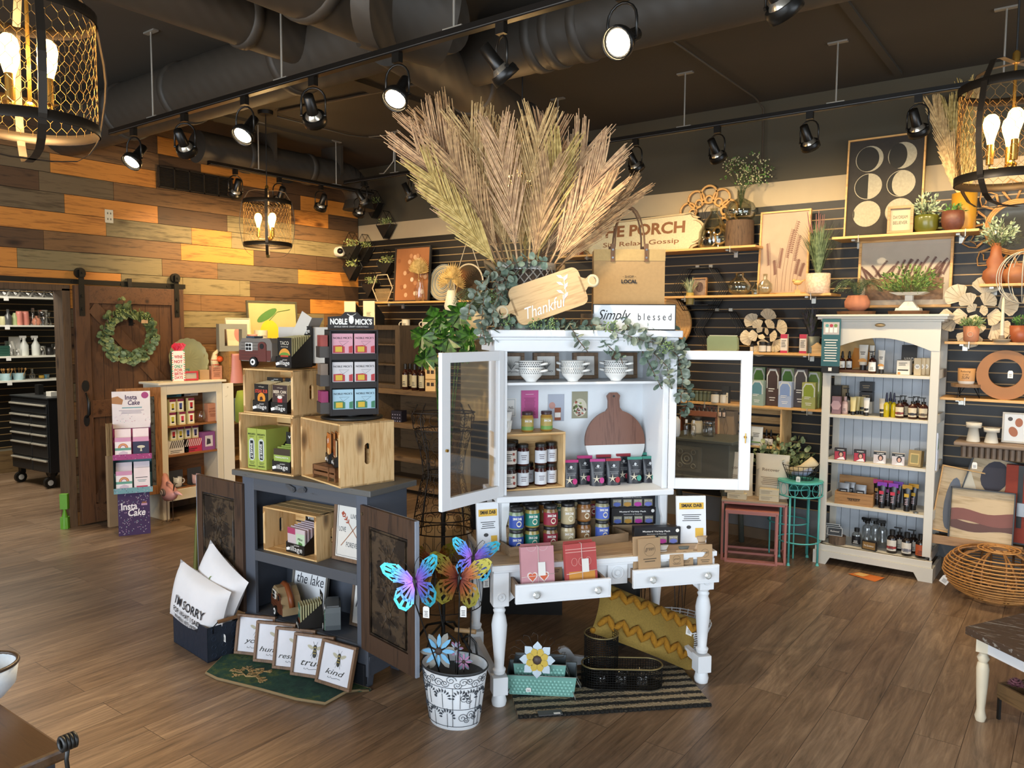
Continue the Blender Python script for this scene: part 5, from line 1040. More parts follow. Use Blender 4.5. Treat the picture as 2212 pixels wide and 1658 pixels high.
def a1(m,y):m.text("I'M SORRY",.015,y+.004,-.005,w=.25,h=.05,bold=.01).text('FOR WHAT I SAID',0,y+.004,-.062,w=.24,h=.03,bold=.01).text('WHEN WE WERE',0,y+.006,-.1,w=.22,h=.025,bold=.01)
def a2(m,y):
 m.text('HOME',-.07,y+.006,.03,w=.13,h=.045,bold=.01)
 for x in(.02,.055,.085):m.prism([(x-.001,-.03),(x+.001,-.03),(x+.001,.05),(x-.001,.05)],y,y+.002);[m.prism([(x-.014+.003*k,-.015+.015*k),(x,-.005+.015*k),(x+.014-.003*k,-.015+.015*k),(x,-.002+.015*k)],y,y+.002)for k in range(4)]
 m.mat(K('8aa34a',.8)).prism([(-.012+.012*math.cos(a),.085+.014*math.sin(a))for a in[PI*.5+PI*k/8 for k in range(9)]]+[(-.012+.006*math.cos(a),.085+.012*math.sin(a))for a in[PI*1.5-PI*k/8 for k in range(9)]],y,y+.002)
pil("white pillow printed I'm sorry in front in the navy box",FB.w(-LB*.5,wB*.30,.255),dirB-172,6,.46,.32,.15,a1,12);pil('white pillow printed with pine trees behind the other in the navy box',FB.w(-LB*.42,wB*.74,.305),dirB-180+4,8,.40,.40,.13,a2,24)
m=M(K('6b6a35',.5,.4)).tube([(0,0,0),(.01,0,.3),(.03,0,.55),(.035,0,.68)],[.02,.018,.012,.002],6);one(m,'leaf_ornament','slim olive metal leaf standing behind the white pillows','ornament',Pz(424,1325),0)
# ================= WHITE HUTCH ON ITS DESK =================
H=Frame((-2.16,2.74,0),50.5);HA=50.5;DT=.672
t=thing('white_desk','distressed white writing desk with two open drawers and turned legs','desk',H.o,HA)
m=M(WORNW).box(.0,1.12,-.045,.60,DT-.028,DT-.004).box(.01,1.11,-.035,.59,DT-.04,DT-.028);m.mat(W('b59a78','8a7052','x')).box(.01,1.11,-.035,.59,DT-.004,DT);m.build('desk_top',t,.004)
LG=[(.032,0),(.036,.02),(.03,.045),(.026,.055),(.045,.06),(.045,.135),(.026,.15),(.032,.17),(.022,.18),(.028,.26),(.034,.33),(.037,.38),(.03,.42),(.024,.435),(.03,.45),(.022,.46),(.036,.475),(.038,.49)]
for x,y in((.045,0),(1.075,0),(.045,.555),(1.075,.555)):
 m=M(WORNW).at(Tr((x,y,0)));m.lathe(LG[:4],16).lathe(LG[6:],16);m.at(Tr((x,y,0))).box(-.035,.035,-.035,.035,.055,.14).box(-.037,.037,-.037,.037,.475,DT-.04)
 m.torus((0,-.038,.52),.018,.004,18,5,'y').ball((0,-.038,.52),(.008,.004,.008),8,5);m.build('leg',t,.003)
m=M(WORNW).box(.08,1.04,-.01,.008,.555,.632).box(.08,1.04,.55,.565,.555,.632).box(.035,.055,.03,.53,.555,.632).box(1.065,1.085,.03,.53,.555,.632)
for x,s_ in((.082,1),(1.038,-1)):m.prism([(x,.555),(x+s_*.09,.555),(x+s_*.085,.535),(x+s_*.05,.53),(x+s_*.035,.505),(x,.48)],-.008,.008)
m.box(.565,.665,-.022,-.01,.535,.632).torus((.615,-.024,.59),.026,.005,20,5,'y').torus((.615,-.024,.59),.014,.003,16,5,'y');m.build('apron',t,.002)
m=M(WORNW)
for x in(.045,1.075):m.box(x-.015,x+.015,.03,.53,.08,.115)
m.build('stretchers',t)
def drawer(xa,xb,yf,z0_,z1_):
 m=M(WORNW).box(xa,xb,yf,yf+.018,z0_,z1_).box(xa+.01,xb-.01,yf-.003,yf,z0_+.01,z1_-.01)
 o=m.build('drawer',t,.003);m=M(W('8d745a','65503b','y')).box(xa+.012,xa+.022,yf+.018,.30,z0_+.008,z1_-.008).box(xb-.022,xb-.012,yf+.018,.30,z0_+.008,z1_-.008).box(xa+.02,xb-.02,yf+.018,.30,z0_+.008,z0_+.014);m.build('drawer_box',o)
 for x in(xa+.09,xb-.07):M(K('d8dad6',.08,.4)).cyl((x,yf-.012,(z0_+z1_)/2),(x,yf,(z0_+z1_)/2),.006).at(Tr((x,yf-.012,(z0_+z1_)/2)),Rx(90)).lathe([(.008,0),(.017,.006),(.018,.012),(.010,.018),(.0,.018)],8,sm=False).build('glass_knob',o)
drawer(.083,.530,-.158,.525,.612);drawer(.672,1.115,-.080,.525,.612)
t=thing('white_hutch','distressed white hutch with open glass doors standing on the desk','cabinet',H.w(.53,.35,DT),HA);X=-.53;Y=-.35;Z=-DT
def hb(m,a,b,c_,d_,e,f):return m.box(a+X,b+X,c_+Y,d_+Y,e+Z,f+Z)
m=M(WORNW);hb(m,.10,.12,.21,.50,.90,1.70);hb(m,.945,.965,.21,.50,.90,1.70);hb(m,.10,.125,.20,.215,.935,1.635);hb(m,.935,.965,.20,.215,.935,1.635);hb(m,.06,1.0,.19,.50,1.632,1.70);m.build('carcass',t,.002)
m=M(K('dde2e6',.6));hb(m,.12,.945,.49,.50,.70,1.66);m.build('back_panel',t)
m=M(WORNW);hb(m,.035,1.02,.165,.52,1.70,1.735);hb(m,.05,1.005,.18,.51,1.685,1.70);m.build('crown',t,.006)
m=M(WORNW);hb(m,.12,.945,.215,.49,1.468,1.480);m.build('shelf_board',t,.001)
m=M(WORNW);hb(m,.07,.99,.17,.50,.905,.935);m.build('bottom_board',t,.005)
for x,s_ in((.10,1),(.965,-1)):
 P=[(0,.0),(.055,0),(.05,.03),(.03,.06),(.028,.11),(.045,.16),(.05,.235),(0,.235)];m=M(WORNW);m.T=Tr((x+X,.20+Y,0));m.prism([(s_*a_*.8,b_)for a_,b_ in P],0,.022);m.T=Tr((x+X,.215+Y,0))@Rz(90);m.prism([(a_*1.2,b_)for a_,b_ in P],-.011,.011);m.build('side_bracket',t,.001);M(WORNW).box(x+X-.01,x+X+.01,.46+Y,.49+Y,0,.235).build('back_post',t)
def gdoor(hx,hy,ang,w_):
 o=M(WORNW).box(0,.035,-.011,.011,0,.70).box(w_-.055,w_,-.011,.011,0,.70).box(.035,w_-.055,-.011,.011,0,.055).box(.035,w_-.055,-.011,.011,.655,.70).build('door',t,.002,(hx+X,hy+Y,.935+Z),(0,0,R(ang)))
 M(glass(tint=.05)).box(.035,w_-.055,-.0015,.0015,.055,.655).build('glass_pane',o);M(BRASS).cyl((w_-.028,-.02,.27),(w_-.028,.02,.27),.007).cyl((w_-.028,-.022,.24),(w_-.028,-.022,.29),.003).build('latch',o)
gdoor(.10,.195,180+math.degrees(math.atan2(.255,.335)),.425);gdoor(.965,.195,math.degrees(math.atan2(-.125,.38)),.405)
def dots(kind):
 def f(m,R_,z0,z1):
  m.mat(K('2a2b2e',.5)if kind else K('8d8f8c',.5));rg=random.Random(kind)
  for j in range(3):
   for i in range(34):
    a=2*PI*(i+.5*(j%2))/34;z=z0+(z1-z0)*(.2+.3*j);r_=.0588+.0025*((z-z0)/(z1-z0))+.0008;s_=.0032 if kind==1 else .0024;b=s_/R_*(1.1 if kind==1 else .9);hh=s_ if kind==1 else .006
    m.add([(r_*math.cos(a-b),r_*math.sin(a-b),z-hh*(0 if kind==2 else .8)),(r_*math.cos(a+b),r_*math.sin(a+b),z-hh*.8),(r_*math.cos(a+b),r_*math.sin(a+b),z+hh*(0 if kind==2 else .8)),(r_*math.cos(a-b),r_*math.sin(a-b),z+hh*.8)],[(0,1,2,3)])
 return f
def soupbowl(lb,P,rz,kind):
 t=thing('handled_bowl',lb,'bowl',P,rz,'handled soup bowls');m=M(CERW).cup([(.026,0),(.028,.006),(.05,.028),(.059,.045),(.061,.07)],.004,28);dots(kind)(m,.0605,.038,.068);m.build('bowl_body',t)
 for s_ in(-1,1):M(CERW).tube([(s_*.057,-.012,.052),(s_*.078,-.014,.056),(s_*.086,0,.058),(s_*.078,.014,.056),(s_*.057,.012,.052)],.006,8).build('handle',t)
for px,k1,k2,lb in((1147,3,1,'left'),(1237,0,0,'middle'),(1330,3,1,'right')):
 p=H.pl(px,830,.265);P0=H.w(p.x,.265,1.481);Pn={3:'arrow',1:'dotted',0:'leaf'}
 soupbowl(f'white {Pn[k1]} patterned handled bowl, lower one of the {lb} pair in the hutch',P0,HA-50+8,k1 if k1!=3 else 2);soupbowl(f'white {Pn[k2]} patterned handled bowl, upper one of the {lb} pair in the hutch',P0+Vector((0,0,.033)),HA-50+8,k2)
def f_herb(wd):
 def f(m,w,h,y,z0):
  m.mat(K('8a8c8a',.6));
  for k in range(7):a=-1.2+.4*k;m.prism([(0,z0+h*.3),(.012*math.sin(a)*1.5-.004,z0+h*.55),(.03*math.sin(a),z0+h*(.5+.38*math.cos(a)))],y-.0012,y-.0006)
  m.mat(INK).text(wd,w*.1,y-.0004,z0+h*.2,w=w*.55,h=h*.13,shear=.35)
 return f
for px,wd,n_ in((1105,'thyme','leftmost, half hidden by the glass door'),(1180,'rosemary','second from the left'),(1265,'mint','third from the left'),(1350,'sage','rightmost')):
 p=H.pl(px,828,.42);frame(f'small brown framed herb print behind the bowls, {n_}',.135,.135,H.w(p.x,.44,1.481),HA,4,f_herb(wd),.018,.028,fm=W('7a5f45','56422f','z'),name='herb_print',group=None)
def card(lb,px,pyc,wpx,hpx,fn,y=.489):
 p=H.pl(px,pyc,y);w_=wpx*.00238;h_=hpx*.00238;t=thing('recipe_card',lb,'card',H.w(p.x,y-.001,p.z-h_/2),HA);m=M(PAPER).box(-w_/2,w_/2,-.0015,0,0,h_);fn(m,w_,h_,-.0015);m.build('card_sheet',t)
card('pink recipe card pinned inside the hutch',1144,873,39,62,lambda m,w,h,y:m.mat(K('c0568f',.6)).pane(-w/2,w/2,y-.0004,0,h).mat(K('e6cbd9',.6)).bars(-w*.25,w*.25,y-.0004,h*.84,h*.88,1).mat(K('7d2f58',.6)).bars(-w*.35,w*.35,y-.0004,h*.12,h*.75,14,cen=True))
card('photo card of peaches and a jar pinned inside the hutch',1201,880,37,60,lambda m,w,h,y:m.mat(K('a7adba',.6)).pane(-w/2,w/2,y-.0004,0,h).mat(K('b98a80',.6)).prism([(-w*.25+w*.2*math.cos(a),h*.58+h*.13*math.sin(a))for a in[2*PI*k/12 for k in range(12)]],y-.0012,y-.0004).mat(K('8f4a2c',.6)).pane(-w*.1,w*.3,y-.0012,h*.03,h*.5).mat(PAPER).pane(-w*.08,w*.28,y-.0016,h*.14,h*.32).mat(K('c48a5a',.6)).prism([(-w*.35+w*.12*math.cos(a),h*.13+h*.08*math.sin(a))for a in[2*PI*k/12 for k in range(12)]],y-.0014,y-.0004))
def f_sal(m,w,h,y):
 m.mat(K('8f8c74',.6)).pane(-w/2,w/2,y-.0004,0,h).mat(K('c3bda8',.6)).prism([(w*.45*math.cos(a),h*.4+h*.34*math.sin(a))for a in[2*PI*k/16 for k in range(16)]],y-.0012,y-.0004);rg=random.Random(2)
 for k in range(40):a=rg.uniform(0,2*PI);r_=rg.random()**.5;m.mat(K(('5c3340','7d8f4a','a9584a','e6e2d5','4a5a2a')[k%5],.6)).cb((w*.38*r_*math.cos(a),y-.0014,h*.4+h*.29*r_*math.sin(a)),(.008,.0006,.012),(0,a,0))
card('photo card of a salad bowl pinned inside the hutch',1252,874,37,60,f_sal)
card('small white lettered card at the left inside the hutch',1100,880,30,40,lambda m,w,h,y:m.mat(K('a9b3ba',.6)).pane(-w*.44,w*.44,y-.0003,h*.05,h*.95).mat(PAPER).pane(-w*.4,w*.4,y-.0006,h*.08,h*.92).mat(INK).text('NS.',w*.15,y-.0007,h*.5,w=w*.4,h=h*.14))
p=H.pl(1326,985,.44);t=thing('serving_board','round wood and marble serving board with a short handle leaning in the hutch','serving board',H.w(p.x+.0,.40,.937),HA,rx=-8);Rb=.167;zc=Rb+.045
WB=W('7d5443','5c3a2d','z',.45)
def circ(a0,a1,n=20):return[(Rb*math.cos(a0+(a1-a0)*k/n),zc+Rb*math.sin(a0+(a1-a0)*k/n))for k in range(n+1)]
M(WB).prism(circ(R(-6),R(74))+[(.032,zc+Rb+.012),(.03,zc+Rb+.05),(.036,zc+Rb+.075),(.02,zc+Rb+.092),(-.02,zc+Rb+.092),(-.036,zc+Rb+.075),(-.03,zc+Rb+.05),(-.032,zc+Rb+.012)]+circ(R(106),R(186)),-.009,.009).build('wood_half',t,.003)
MARB=worn('d9dad8','9a9ea1',.36,5.,.3);M(MARB).prism(circ(R(186),R(354),30),-.009,.009).build('marble_half',t,.003)
M(BLACK).cyl((0,-.0105,zc+Rb+.072),(0,-.008,zc+Rb+.072),.006).build('hanging_hole',t);M(BLACK).tube([(-.07,.01,.0),(-.07,-.03,.0),(-.07,-.03,.03)],.003).tube([(.07,.01,0),(.07,-.03,0),(.07,-.03,.03)],.003).tube([(-.07,.012,.0),(-.07,.012,.1),(.07,.012,.1),(.07,.012,.0)],.003).build('stand',t)
PB=H.w(.285,.385,.937);t=thing('pine_box','open pine box on its side inside the hutch filled with preserve jars','box',PB,HA+6);m=M(PINE)
m.box(-.185,.165,-.085,.085,0,.008).box(-.185,.165,-.085,.085,.272,.284).mat(PINEZ).box(-.185,-.173,-.085,.085,.008,.272).box(.153,.165,-.085,.085,.008,.272).mat(PINE).box(-.173,.153,.077,.085,.008,.272);m.build('box_boards',t,.001)
BX=Frame(PB,HA+6);DKJ=K('3a1512',.15);CHU=K('2c1715',.15)
def a_jar2(c_):return lambda m,r,z0,z1:m.mat(K(c_,.6)).bars(-r*.5,r*.5,-r-.001,z0+(z1-z0)*.3,z0+(z1-z0)*.75,3,cen=True)
def pjar(x,y,z,lb,kind):
 if kind:jar(lb,BX.w(x,y,z),.115,.037,CHU,BLACK,K('cfc6bb',.6),'',rz=HA-4,art=lambda m,r,z0,z1:m.mat(K('8a3b30',.6)).cb((r*.55,-r*.86,z0+.02),(.014,.002,.014),(0,.4,.5)).cb((r*.45,-r*.9,z0+.05),(.012,.002,.012),(0,.2,.4)).mat(INK).bars(-r*.7,r*.3,-r-.001,z0+(z1-z0)*.2,z0+(z1-z0)*.8,4),name='preserve_jar')
 else:jar(lb,BX.w(x,y,z),.108,.031,DKJ,BLACK,K('d6d9de',.6),'',rz=HA-4,art=a_jar2('6a5a60'),name='preserve_jar')
for z,lv in((.008,'lower'),(.124,'upper')):pjar(-.125,-.05,z,f'tall cherry preserve jar at the front left of the pine box, {lv} layer',1);pjar(-.085,.025,z,f'tall cherry preserve jar at the back left of the pine box, {lv} layer',1)
for z,lv in((.008,'lower'),(.117,'upper')):
 for x,y,n_ in((-.045,-.03,'left'),(.052,-.03,'middle'),(.118,-.005,'right')):pjar(x,y,z,f'white labelled jar in the pine box, {n_} stack, {lv} layer',0)
pjar(.01,.04,.008,'white labelled jar at the back of the pine box between the stacks',0)
AMB=K('a8803a',.12)
for px,n_ in((1141,'left'),(1184,'right')):
 p=BX.loc(H.w(*H.pl(px,947,.36)));jar(f'golden mustard jar with green label, {n_} one on top of the pine box',BX.w(p.x,-.01,.285),.10,.031,AMB,K('3b2225',.4),K('b09a52',.5),'SMAK DAB',PAPER,rz=HA-6,art=lambda m,r,z0,z1:m.mat(K('6f9a4a',.5)).add([(math.sin(a)*(r+.0015),-math.cos(a)*(r+.0015),z)for z in(z0,z0+.018)for a in[R(-70+14*k)for k in range(11)]],[(k,k+1,k+12,k+11)for k in range(10)],True),name='mustard_jar')
t=thing('ribbed_tumblers','stack of white ribbed ceramic tumblers on the left of the pine box','tumbler',BX.w(-.135,-.01,.285),0);m=M(CERW)
for z in(0,.045):m.cup([(.028,z),(.038,z+.06)],.003,20)
m.build('stacked_cups',t);m=M(CERW)
for k in range(20):a=2*PI*k/20;m.cyl((.0285*math.cos(a),.0285*math.sin(a),.003),(.037*math.cos(a+.15),.037*math.sin(a+.15),.055),.0015,n=4)
m.build('ribs',t)
one(M(K('cfd2d0',.6)).prism([(-.05,0),(.05,0),(.045,.05),(.02,.055),(.01,.09),(-.03,.11),(-.05,.10)],-.003,.003).mat(INK).text('Eat',-.01,-.003,.03,w=.04,h=.022,shear=.2),'cutout_sign','white cut-out sign beside the pine box behind the pouches','sign',H.w(.545,.43,.937),HA)
PCH=K('26272d',.35)
def pouchart(c_):
 def f(m,w,h,y):
  m.mat(K('d8cdb5',.5));cx,cz=-w*.12,h*.27
  for k in range(5):a=PI/2+2*PI*k/5;m.add([(cx+.006*math.cos(a-.6),y-.014,cz+.006*math.sin(a-.6)),(cx+.024*math.cos(a),y-.0145,cz+.024*math.sin(a)),(cx+.006*math.cos(a+.6),y-.014,cz+.006*math.sin(a+.6)),(cx,y-.0142,cz)],[(0,1,2,3)])
  m.mat(K(c_,.5)).prism([(w*.22+.013*math.cos(a),h*.22+.016*math.sin(a))for a in[2*PI*k/8 for k in range(8)]],y-.0145,y-.013).mat(K('cfd2d4',.5)).cb((0,y-.001,h*.74),(.012,.001,.012),(0,.6,0)).bars(-w*.2,w*.2,y-.001,h*.66,h*.69,1,cen=True).mat(K('8d8f92',.5)).bars(-w*.32,w*.32,y-.010,h*.42,h*.55,3,cen=True)
 return f
for px,y,c_,n_ in((1232,.335,'b02a6e','front, magenta topped, first from the pine box'),(1262,.39,'b02a6e','magenta topped, behind the first one'),(1290,.335,'b13a7e','pink topped, second in the front row'),(1303,.40,'8f1f2c','dark red topped, behind the pink topped one'),(1324,.335,'9c2230','red topped, in the middle of the front row'),(1345,.41,'8f1f2c','red topped, at the back beside the marble'),(1370,.355,'3f8f7d','teal topped, left one of the teal pair'),(1387,.42,'3f8f7d','teal topped, behind the teal pair'),(1402,.36,'3f8f7d','teal topped, rightmost beside the door')):
 p=H.pl(px,1045,y);pouch(f'black starfish pouch on the hutch floor, {n_}',H.w(p.x,y,.936),.080,.138 if y<.37 else .148,PCH,K(c_,.4),HA-5,None,pouchart(c_))
# --- mustard jars on the desk ---
TR=Frame(H.w(.115,.095,DT),HA+11);t=thing('jar_tray','low weathered wooden tray under the mustard jars','tray',TR.w(.32,.10,0),HA+11);m=M(W('9a8062','6f5a42','x'))
m.box(-.33,.33,-.125,-.115,0,.045).box(-.33,.33,.115,.125,0,.045).box(-.33,-.32,-.115,.115,0,.045).box(.32,.33,-.115,.115,0,.045).box(-.32,.32,-.115,.115,0,.008);m.build('tray_boards',t,.001)
SM={'blue':('7b8a6a','2f4a9c'),'teal':('9a8a4a','1f7a6c'),'red':('7a5a34','8c1f34'),'plum':('b9a884','b3a37f'),'amber':('8a5a2c','8a6238'),'cornflower':('8f8a6a','4a63b8'),'cream':('c2b48a','a8946a')}
def mjar(x,y,lv,c_,lb):
 b_,l_=SM[c_]
 def art(m,r,z0,z1):
  m.mat(K('e0d8bf',.5));r_=r+.0014;cx=.25;P=[(math.sin(cx+.36*math.cos(a))*r_,-math.cos(cx+.36*math.cos(a))*r_,z0+(z1-z0)*.36+.015*math.sin(a))for a in[2*PI*k/14 for k in range(14)]];m.add(P,[tuple(range(14))])
  m.mat(K(l_,.5));r_+=.0006;P=[(math.sin(cx+.23*math.cos(a))*r_,-math.cos(cx+.23*math.cos(a))*r_,z0+(z1-z0)*.36+.009*math.sin(a))for a in[2*PI*k/14 for k in range(14)]];m.add(P,[tuple(range(14))])
 jar(lb,TR.w(x,y,.009+lv*.103),.102,.036,K(b_,.15),K('191719',.4),K(l_,.5),'SMAK DAB',PAPER,rz=HA-6,art=art,name='mustard_jar')
CL=['blue','teal','red','plum','amber','cornflower'];PXS=[.055,.145,.235,.335,.435,.53]
for i,c_ in enumerate(CL):
 for lv in(0,1):mjar(PXS[i]+.0,.045+.012*math.sin(i*2),lv,c_,f'{c_} labelled mustard jar in the front row on the desk, {"upper" if lv else "lower"} layer')
for i,c_ in enumerate(('cream','plum','amber','teal','cream','red')):
 for lv in(1,):mjar(.075+.088*i,.125,lv,c_,f'{c_} mustard jar in the middle row, column {("one","two","three","four","five","six")[i]} counted from the left bracket')
for i,c_ in enumerate(('plum','cream','amber','cornflower')):mjar(.13+.1*i,.205,1,c_,f'{c_} mustard jar in the back row under the hutch')
one(M(W('9a8062','6f5a42','x')).box(-.27,.30,-.085,.085,0,.10),'riser_board','hidden plain wooden riser under the back rows of mustard jars','riser',TR.w(.30,.178,.009),HA+11)
def vpack(lb,P,w_=.235):
 def f(m,w,h,y):
  m.mat(PAPER).text('Mustard Variety Pack',-.005,y,h*.76,w=w*.6,h=h*.12,bold=.02).text('Assortiment de Moutardes',-.005,y,h*.62,w=w*.42,h=h*.06).prism([(w*.43+.009*math.cos(a),h*.8+.009*math.sin(a))for a in[2*PI*k/12 for k in range(12)]],y-.0006,y)
  for i,c_ in enumerate(('5a6db8','b98a3a','b43a9a','6f7ac4')):x=-w*.36+i*w*.235;m.mat(K('8f8a74',.4)).pane(x-w*.095,x+w*.095,y-.0006,h*.1,h*.5).mat(K(c_,.4)).prism([(x+w*.085*math.cos(a),h*.2+h*.13*math.sin(a))for a in[2*PI*k/12 for k in range(12)]],y-.0012,y-.0004).mat(PAPER).text('SMAK DAB',x,y-.0008,h*.4,w=w*.16,h=h*.07)
 carton(lb,P,w_,.05,.088,K('17161a',.4),HA-8,face=f,name='variety_pack')
q=H.pl(1366,1125,.33);vpack('black mustard variety pack box, lower one of the stack on the desk',H.w(q.x,.33,DT+.001+.055));vpack('black mustard variety pack box, upper one of the stack on the desk',H.w(q.x-.005,.33,DT+.057+.088))
one(M(W('9a8062','6f5a42','x')).box(-.11,.11,-.03,.03,0,.055),'riser_block','wooden riser under the stack of variety packs','riser',H.w(q.x,.335,DT),HA-8)
q=H.pl(1415,1176,.14);vpack('black mustard variety pack box in front at the right of the desk',H.w(q.x,.13,DT+.001))
def f_smak(m,w,h,y):m.mat(K('d8ab3a',.5)).pane(-w*.42,w*.42,y-.0005,h*.72,h*.86).mat(INK).text('SMAK DAB',0,y-.0008,h*.80,w=w*.7,h=h*.075,bold=.03).bars(-w*.35,w*.35,y,h*.46,h*.62,4,cen=True).mat(K('3a3a3a',.6)).prism([(-w*.1+.012*math.cos(a),h*.34+.009*math.sin(a))for a in[2*PI*k/10 for k in range(10)]],y-.001,y).mat(K('d8ab3a',.5)).pane(w*.12,w*.4,y-.0005,h*.12,h*.32)
for(px,py,x_,y_,n_,rz_)in((1046,1180,.03,.18,'at the left corner of the desk',4),(1468,1170,1.055,.10,'at the right of the desk behind the variety pack',-8)):
 carton('white mustard leaflet holder '+n_,H.w(x_,y_,DT+.001),.15 if x_>.5 else .11,.02,.235,K('dfe2e6',.4),HA+rz_,face=f_smak,name='leaflet_holder',cat='leaflet',rx=-6)
carton('pale blue leaflet box behind the right mustard leaflets',H.w(.99,.40,DT+.001),.12,.03,.24,K('b6c6d2',.5),HA,name='leaflet_box',cat='leaflet')
one(M(W('a88a68','7a6044','x')).tube([(-.13,0,.005),(.13,0,.005)],.004,5).box(-.13,.13,-.05,.05,0,.007),'slatted_mat','striped woven trivet on the desk between the packets','mat',H.w(.60,.02,DT),HA+4)
# --- drawer contents ---
def cloth(lb,P,c1,c2,art,rz=0,w_=.155,h_=.215):
 t=thing('tea_towel',lb,'tea towel',P,HA+rz,rx=-10);m=M(K(c1,.8)).box(-w_/2,w_/2,-.014,.014,0,h_).mat(K(c2,.8)).box(-w_/2+.006,w_/2-.004,.0145,.022,.01,h_+.006).box(-w_/2+.01,w_/2-.002,.0225,.03,.01,h_+.01);art(m,w_,h_,-.0145);m.build('folded_cloth',t,.002)
 m=M(K('d9c3bd',.8)).tube([(.0,-.0165,0),(0.004,-.0165,h_),(0,0,h_+.003)],.0015,5).tube([(-w_/2,-.0165,h_*.38),(w_/2,-.0165,h_*.42)],.0015,5);m.build('twine',t);M(K('c2c4dc' if c1=='c98a90' else 'dfdcd6',.6)).box(-.002 if c1=='c98a90' else .0,.034,-.020,-.018,.0 if c1=='c98a90' else .085,.05 if c1=='c98a90' else .145).build('paper_tag',t)
def hearts(m,w,h,y):
 for x in(-.027,.027):
  P=[(x+.0016*(16*math.sin(a)**3)*.8,h*.38+.0014*(13*math.cos(a)-5*math.cos(2*a)-2*math.cos(3*a)-math.cos(4*a)))for a in[2*PI*k/24 for k in range(24)]];m.mat(K('dccfca',.8)).prism([(x+(a-x)*1.2,h*.38+(b-h*.38)*1.2)for a,b in P],y-.0006,y).mat(K('c8603f',.8)).prism([(x+(a-x)*.9,h*.38+(b-h*.38)*.9)for a,b in P],y-.0012,y)
  m.mat(K('d9bcc0',.8)).tube([(x+.022*math.cos(a),y,h+.0-.02*math.sin(a))for a in[PI*k/8 for k in range(9)]],.0012,4)
cloth('pink folded towel with two heart shaped glasses in the left drawer',H.w(.20,-.105,.545),'bf8a90','a5676a',hearts)
def rectd(m,w,h,y):
 m.mat(K('c98a3a',.8)).pane(-w*.42,w*.42,y-.0006,h*.15,h*.42).mat(K('d9a49a',.8))
 for z in(.88,.82,.13):m.pane(-w/2,w/2,y-.0006,h*z,h*z+.003)
 for x in(-.035,0,.035):m.tube([(x+.014*math.cos(a),y,h*.62+.018*math.sin(a))for a in[2*PI*k/10 for k in range(10)]],.0012,4,True)
cloth('red and yellow folded towel tied with twine in the left drawer',H.w(.41,-.10,.545),'b04a48','a5433f',rectd,6)
def f_green(m,w,h,y):m.mat(K('4a3d2e',.7)).text('green',0,y,h*.74,w=w*.42,h=h*.09,shear=.3).tube([(w*.26*math.cos(a),y,h*.74+w*.26*math.sin(a))for a in[2*PI*k/18 for k in range(18)]],.0006,4,True).bars(-w*.32,w*.32,y,h*.45,h*.56,2,cen=True)
def kraftp(lb,x,y,w_,h_,rz,face=f_green,mat=KRAFT,z=.545,rx=-5):carton(lb,H.w(x,y,z),w_*1.15,.010,h_*1.22,mat,HA+rz,face=face,name='kraft_packet',cat='packet',rx=rx)
def f_g1(m,w,h,y):f_green(m,w,h,y);m.mat(K('a3ab92',.6)).prism([(.03*math.cos(a),h*.2+.026*math.sin(a))for a in[2*PI*k/6 for k in range(6)]],y-.001,y)
kraftp('plain kraft packet between the two towels in the left drawer',.30,-.04,.06,.13,0)
kraftp('large kraft packet with a sage window at the left of the right drawer',.765,-.057,.10,.17,4,f_g1);kraftp('kraft packet behind the large one in the right drawer',.745,-.040,.10,.175,2)
kraftp('small square kraft tag packet in the middle of the right drawer',.905,-.05,.062,.075,-2,z=.575);kraftp('kraft packet with a round stamp, third in the right drawer',.955,-.035,.075,.095,-4,z=.565);kraftp('kraft packet at the right end of the right drawer',1.055,-.05,.065,.13,-6)
for x,c_,n_,h_ in((.855,'c9c4bb','pale drawstring bag beside the large kraft packet',.12),(.965,'6d7068','grey drawstring bag behind the stamped packets',.11),(1.06,'bba183','tan mesh bag at the right end of the right drawer',.145)):
 h_*=1.3;t=thing('drawstring_bag',n_,'bag',H.w(x,-.0,.545),HA);M(K(c_,.85,s=30,bump=.004)).lathe([(.035,0),(.042,.02),(.038,h_*.7),(.018,h_*.85),(.03,h_)],14,sy=.35).build('bag_body',t);M(TWIG).torus((0,0,h_*.85),.018,.002,12,4,sz=.4).build('string',t);M(PAPER).box(-.015,.012,-.0175,-.016,h_*.5,h_*.68).build('price_label',t)
# ================= ON TOP OF THE HUTCH =================
TZ=1.736
def topp(px,y):q=H.pl(px,700,y);return H.w(q.x,y,TZ)
PBK=topp(1134,.37);t=thing('lattice_basket','grey woven lattice basket with metal rim and rope handles holding palm fronds','basket',PBK,HA)
m=M(K('4a3b2e',.7)).cup([(.125,0),(.148,.32)],.003,30);m.build('liner',t);LAT=K('8a8378',.55,.3);m=M(LAT);n=22
for k in range(n):
 for s_ in(1,-1):m.tube([((.1275+.023*q)*math.cos(2*PI*(k+s_*q*6)/n),(.1275+.023*q)*math.sin(2*PI*(k+s_*q*6)/n),.01+.29*q)for q in[i/7 for i in range(8)]],.0042,4)
m.build('lattice',t);M(K('aaa9a4',.35,.7)).lathe([(.152,.29),(.152,.325),(.147,.325),(.147,.29)],30,cap=False).build('rim',t);M(K('aaa9a4',.4,.6)).lathe([(.127,0),(.13,.02)],30,cap=False).build('base_ring',t)
for a in(8,188):m=M(K('7d6544',.9));c_=Vector((math.cos(R(a)),math.sin(R(a)),0));s_=Vector((-c_.y,c_.x,0));m.tube([c_*.15+s_*.045+Vector((0,0,.27)),c_*.19+s_*.04+Vector((0,0,.31)),c_*.21+Vector((0,0,.33)),c_*.19-s_*.04+Vector((0,0,.31)),c_*.15-s_*.045+Vector((0,0,.27))],.011,8);m.build('rope_handle',t)
tagm(t,-.13,-.12,.26,.035,.055)
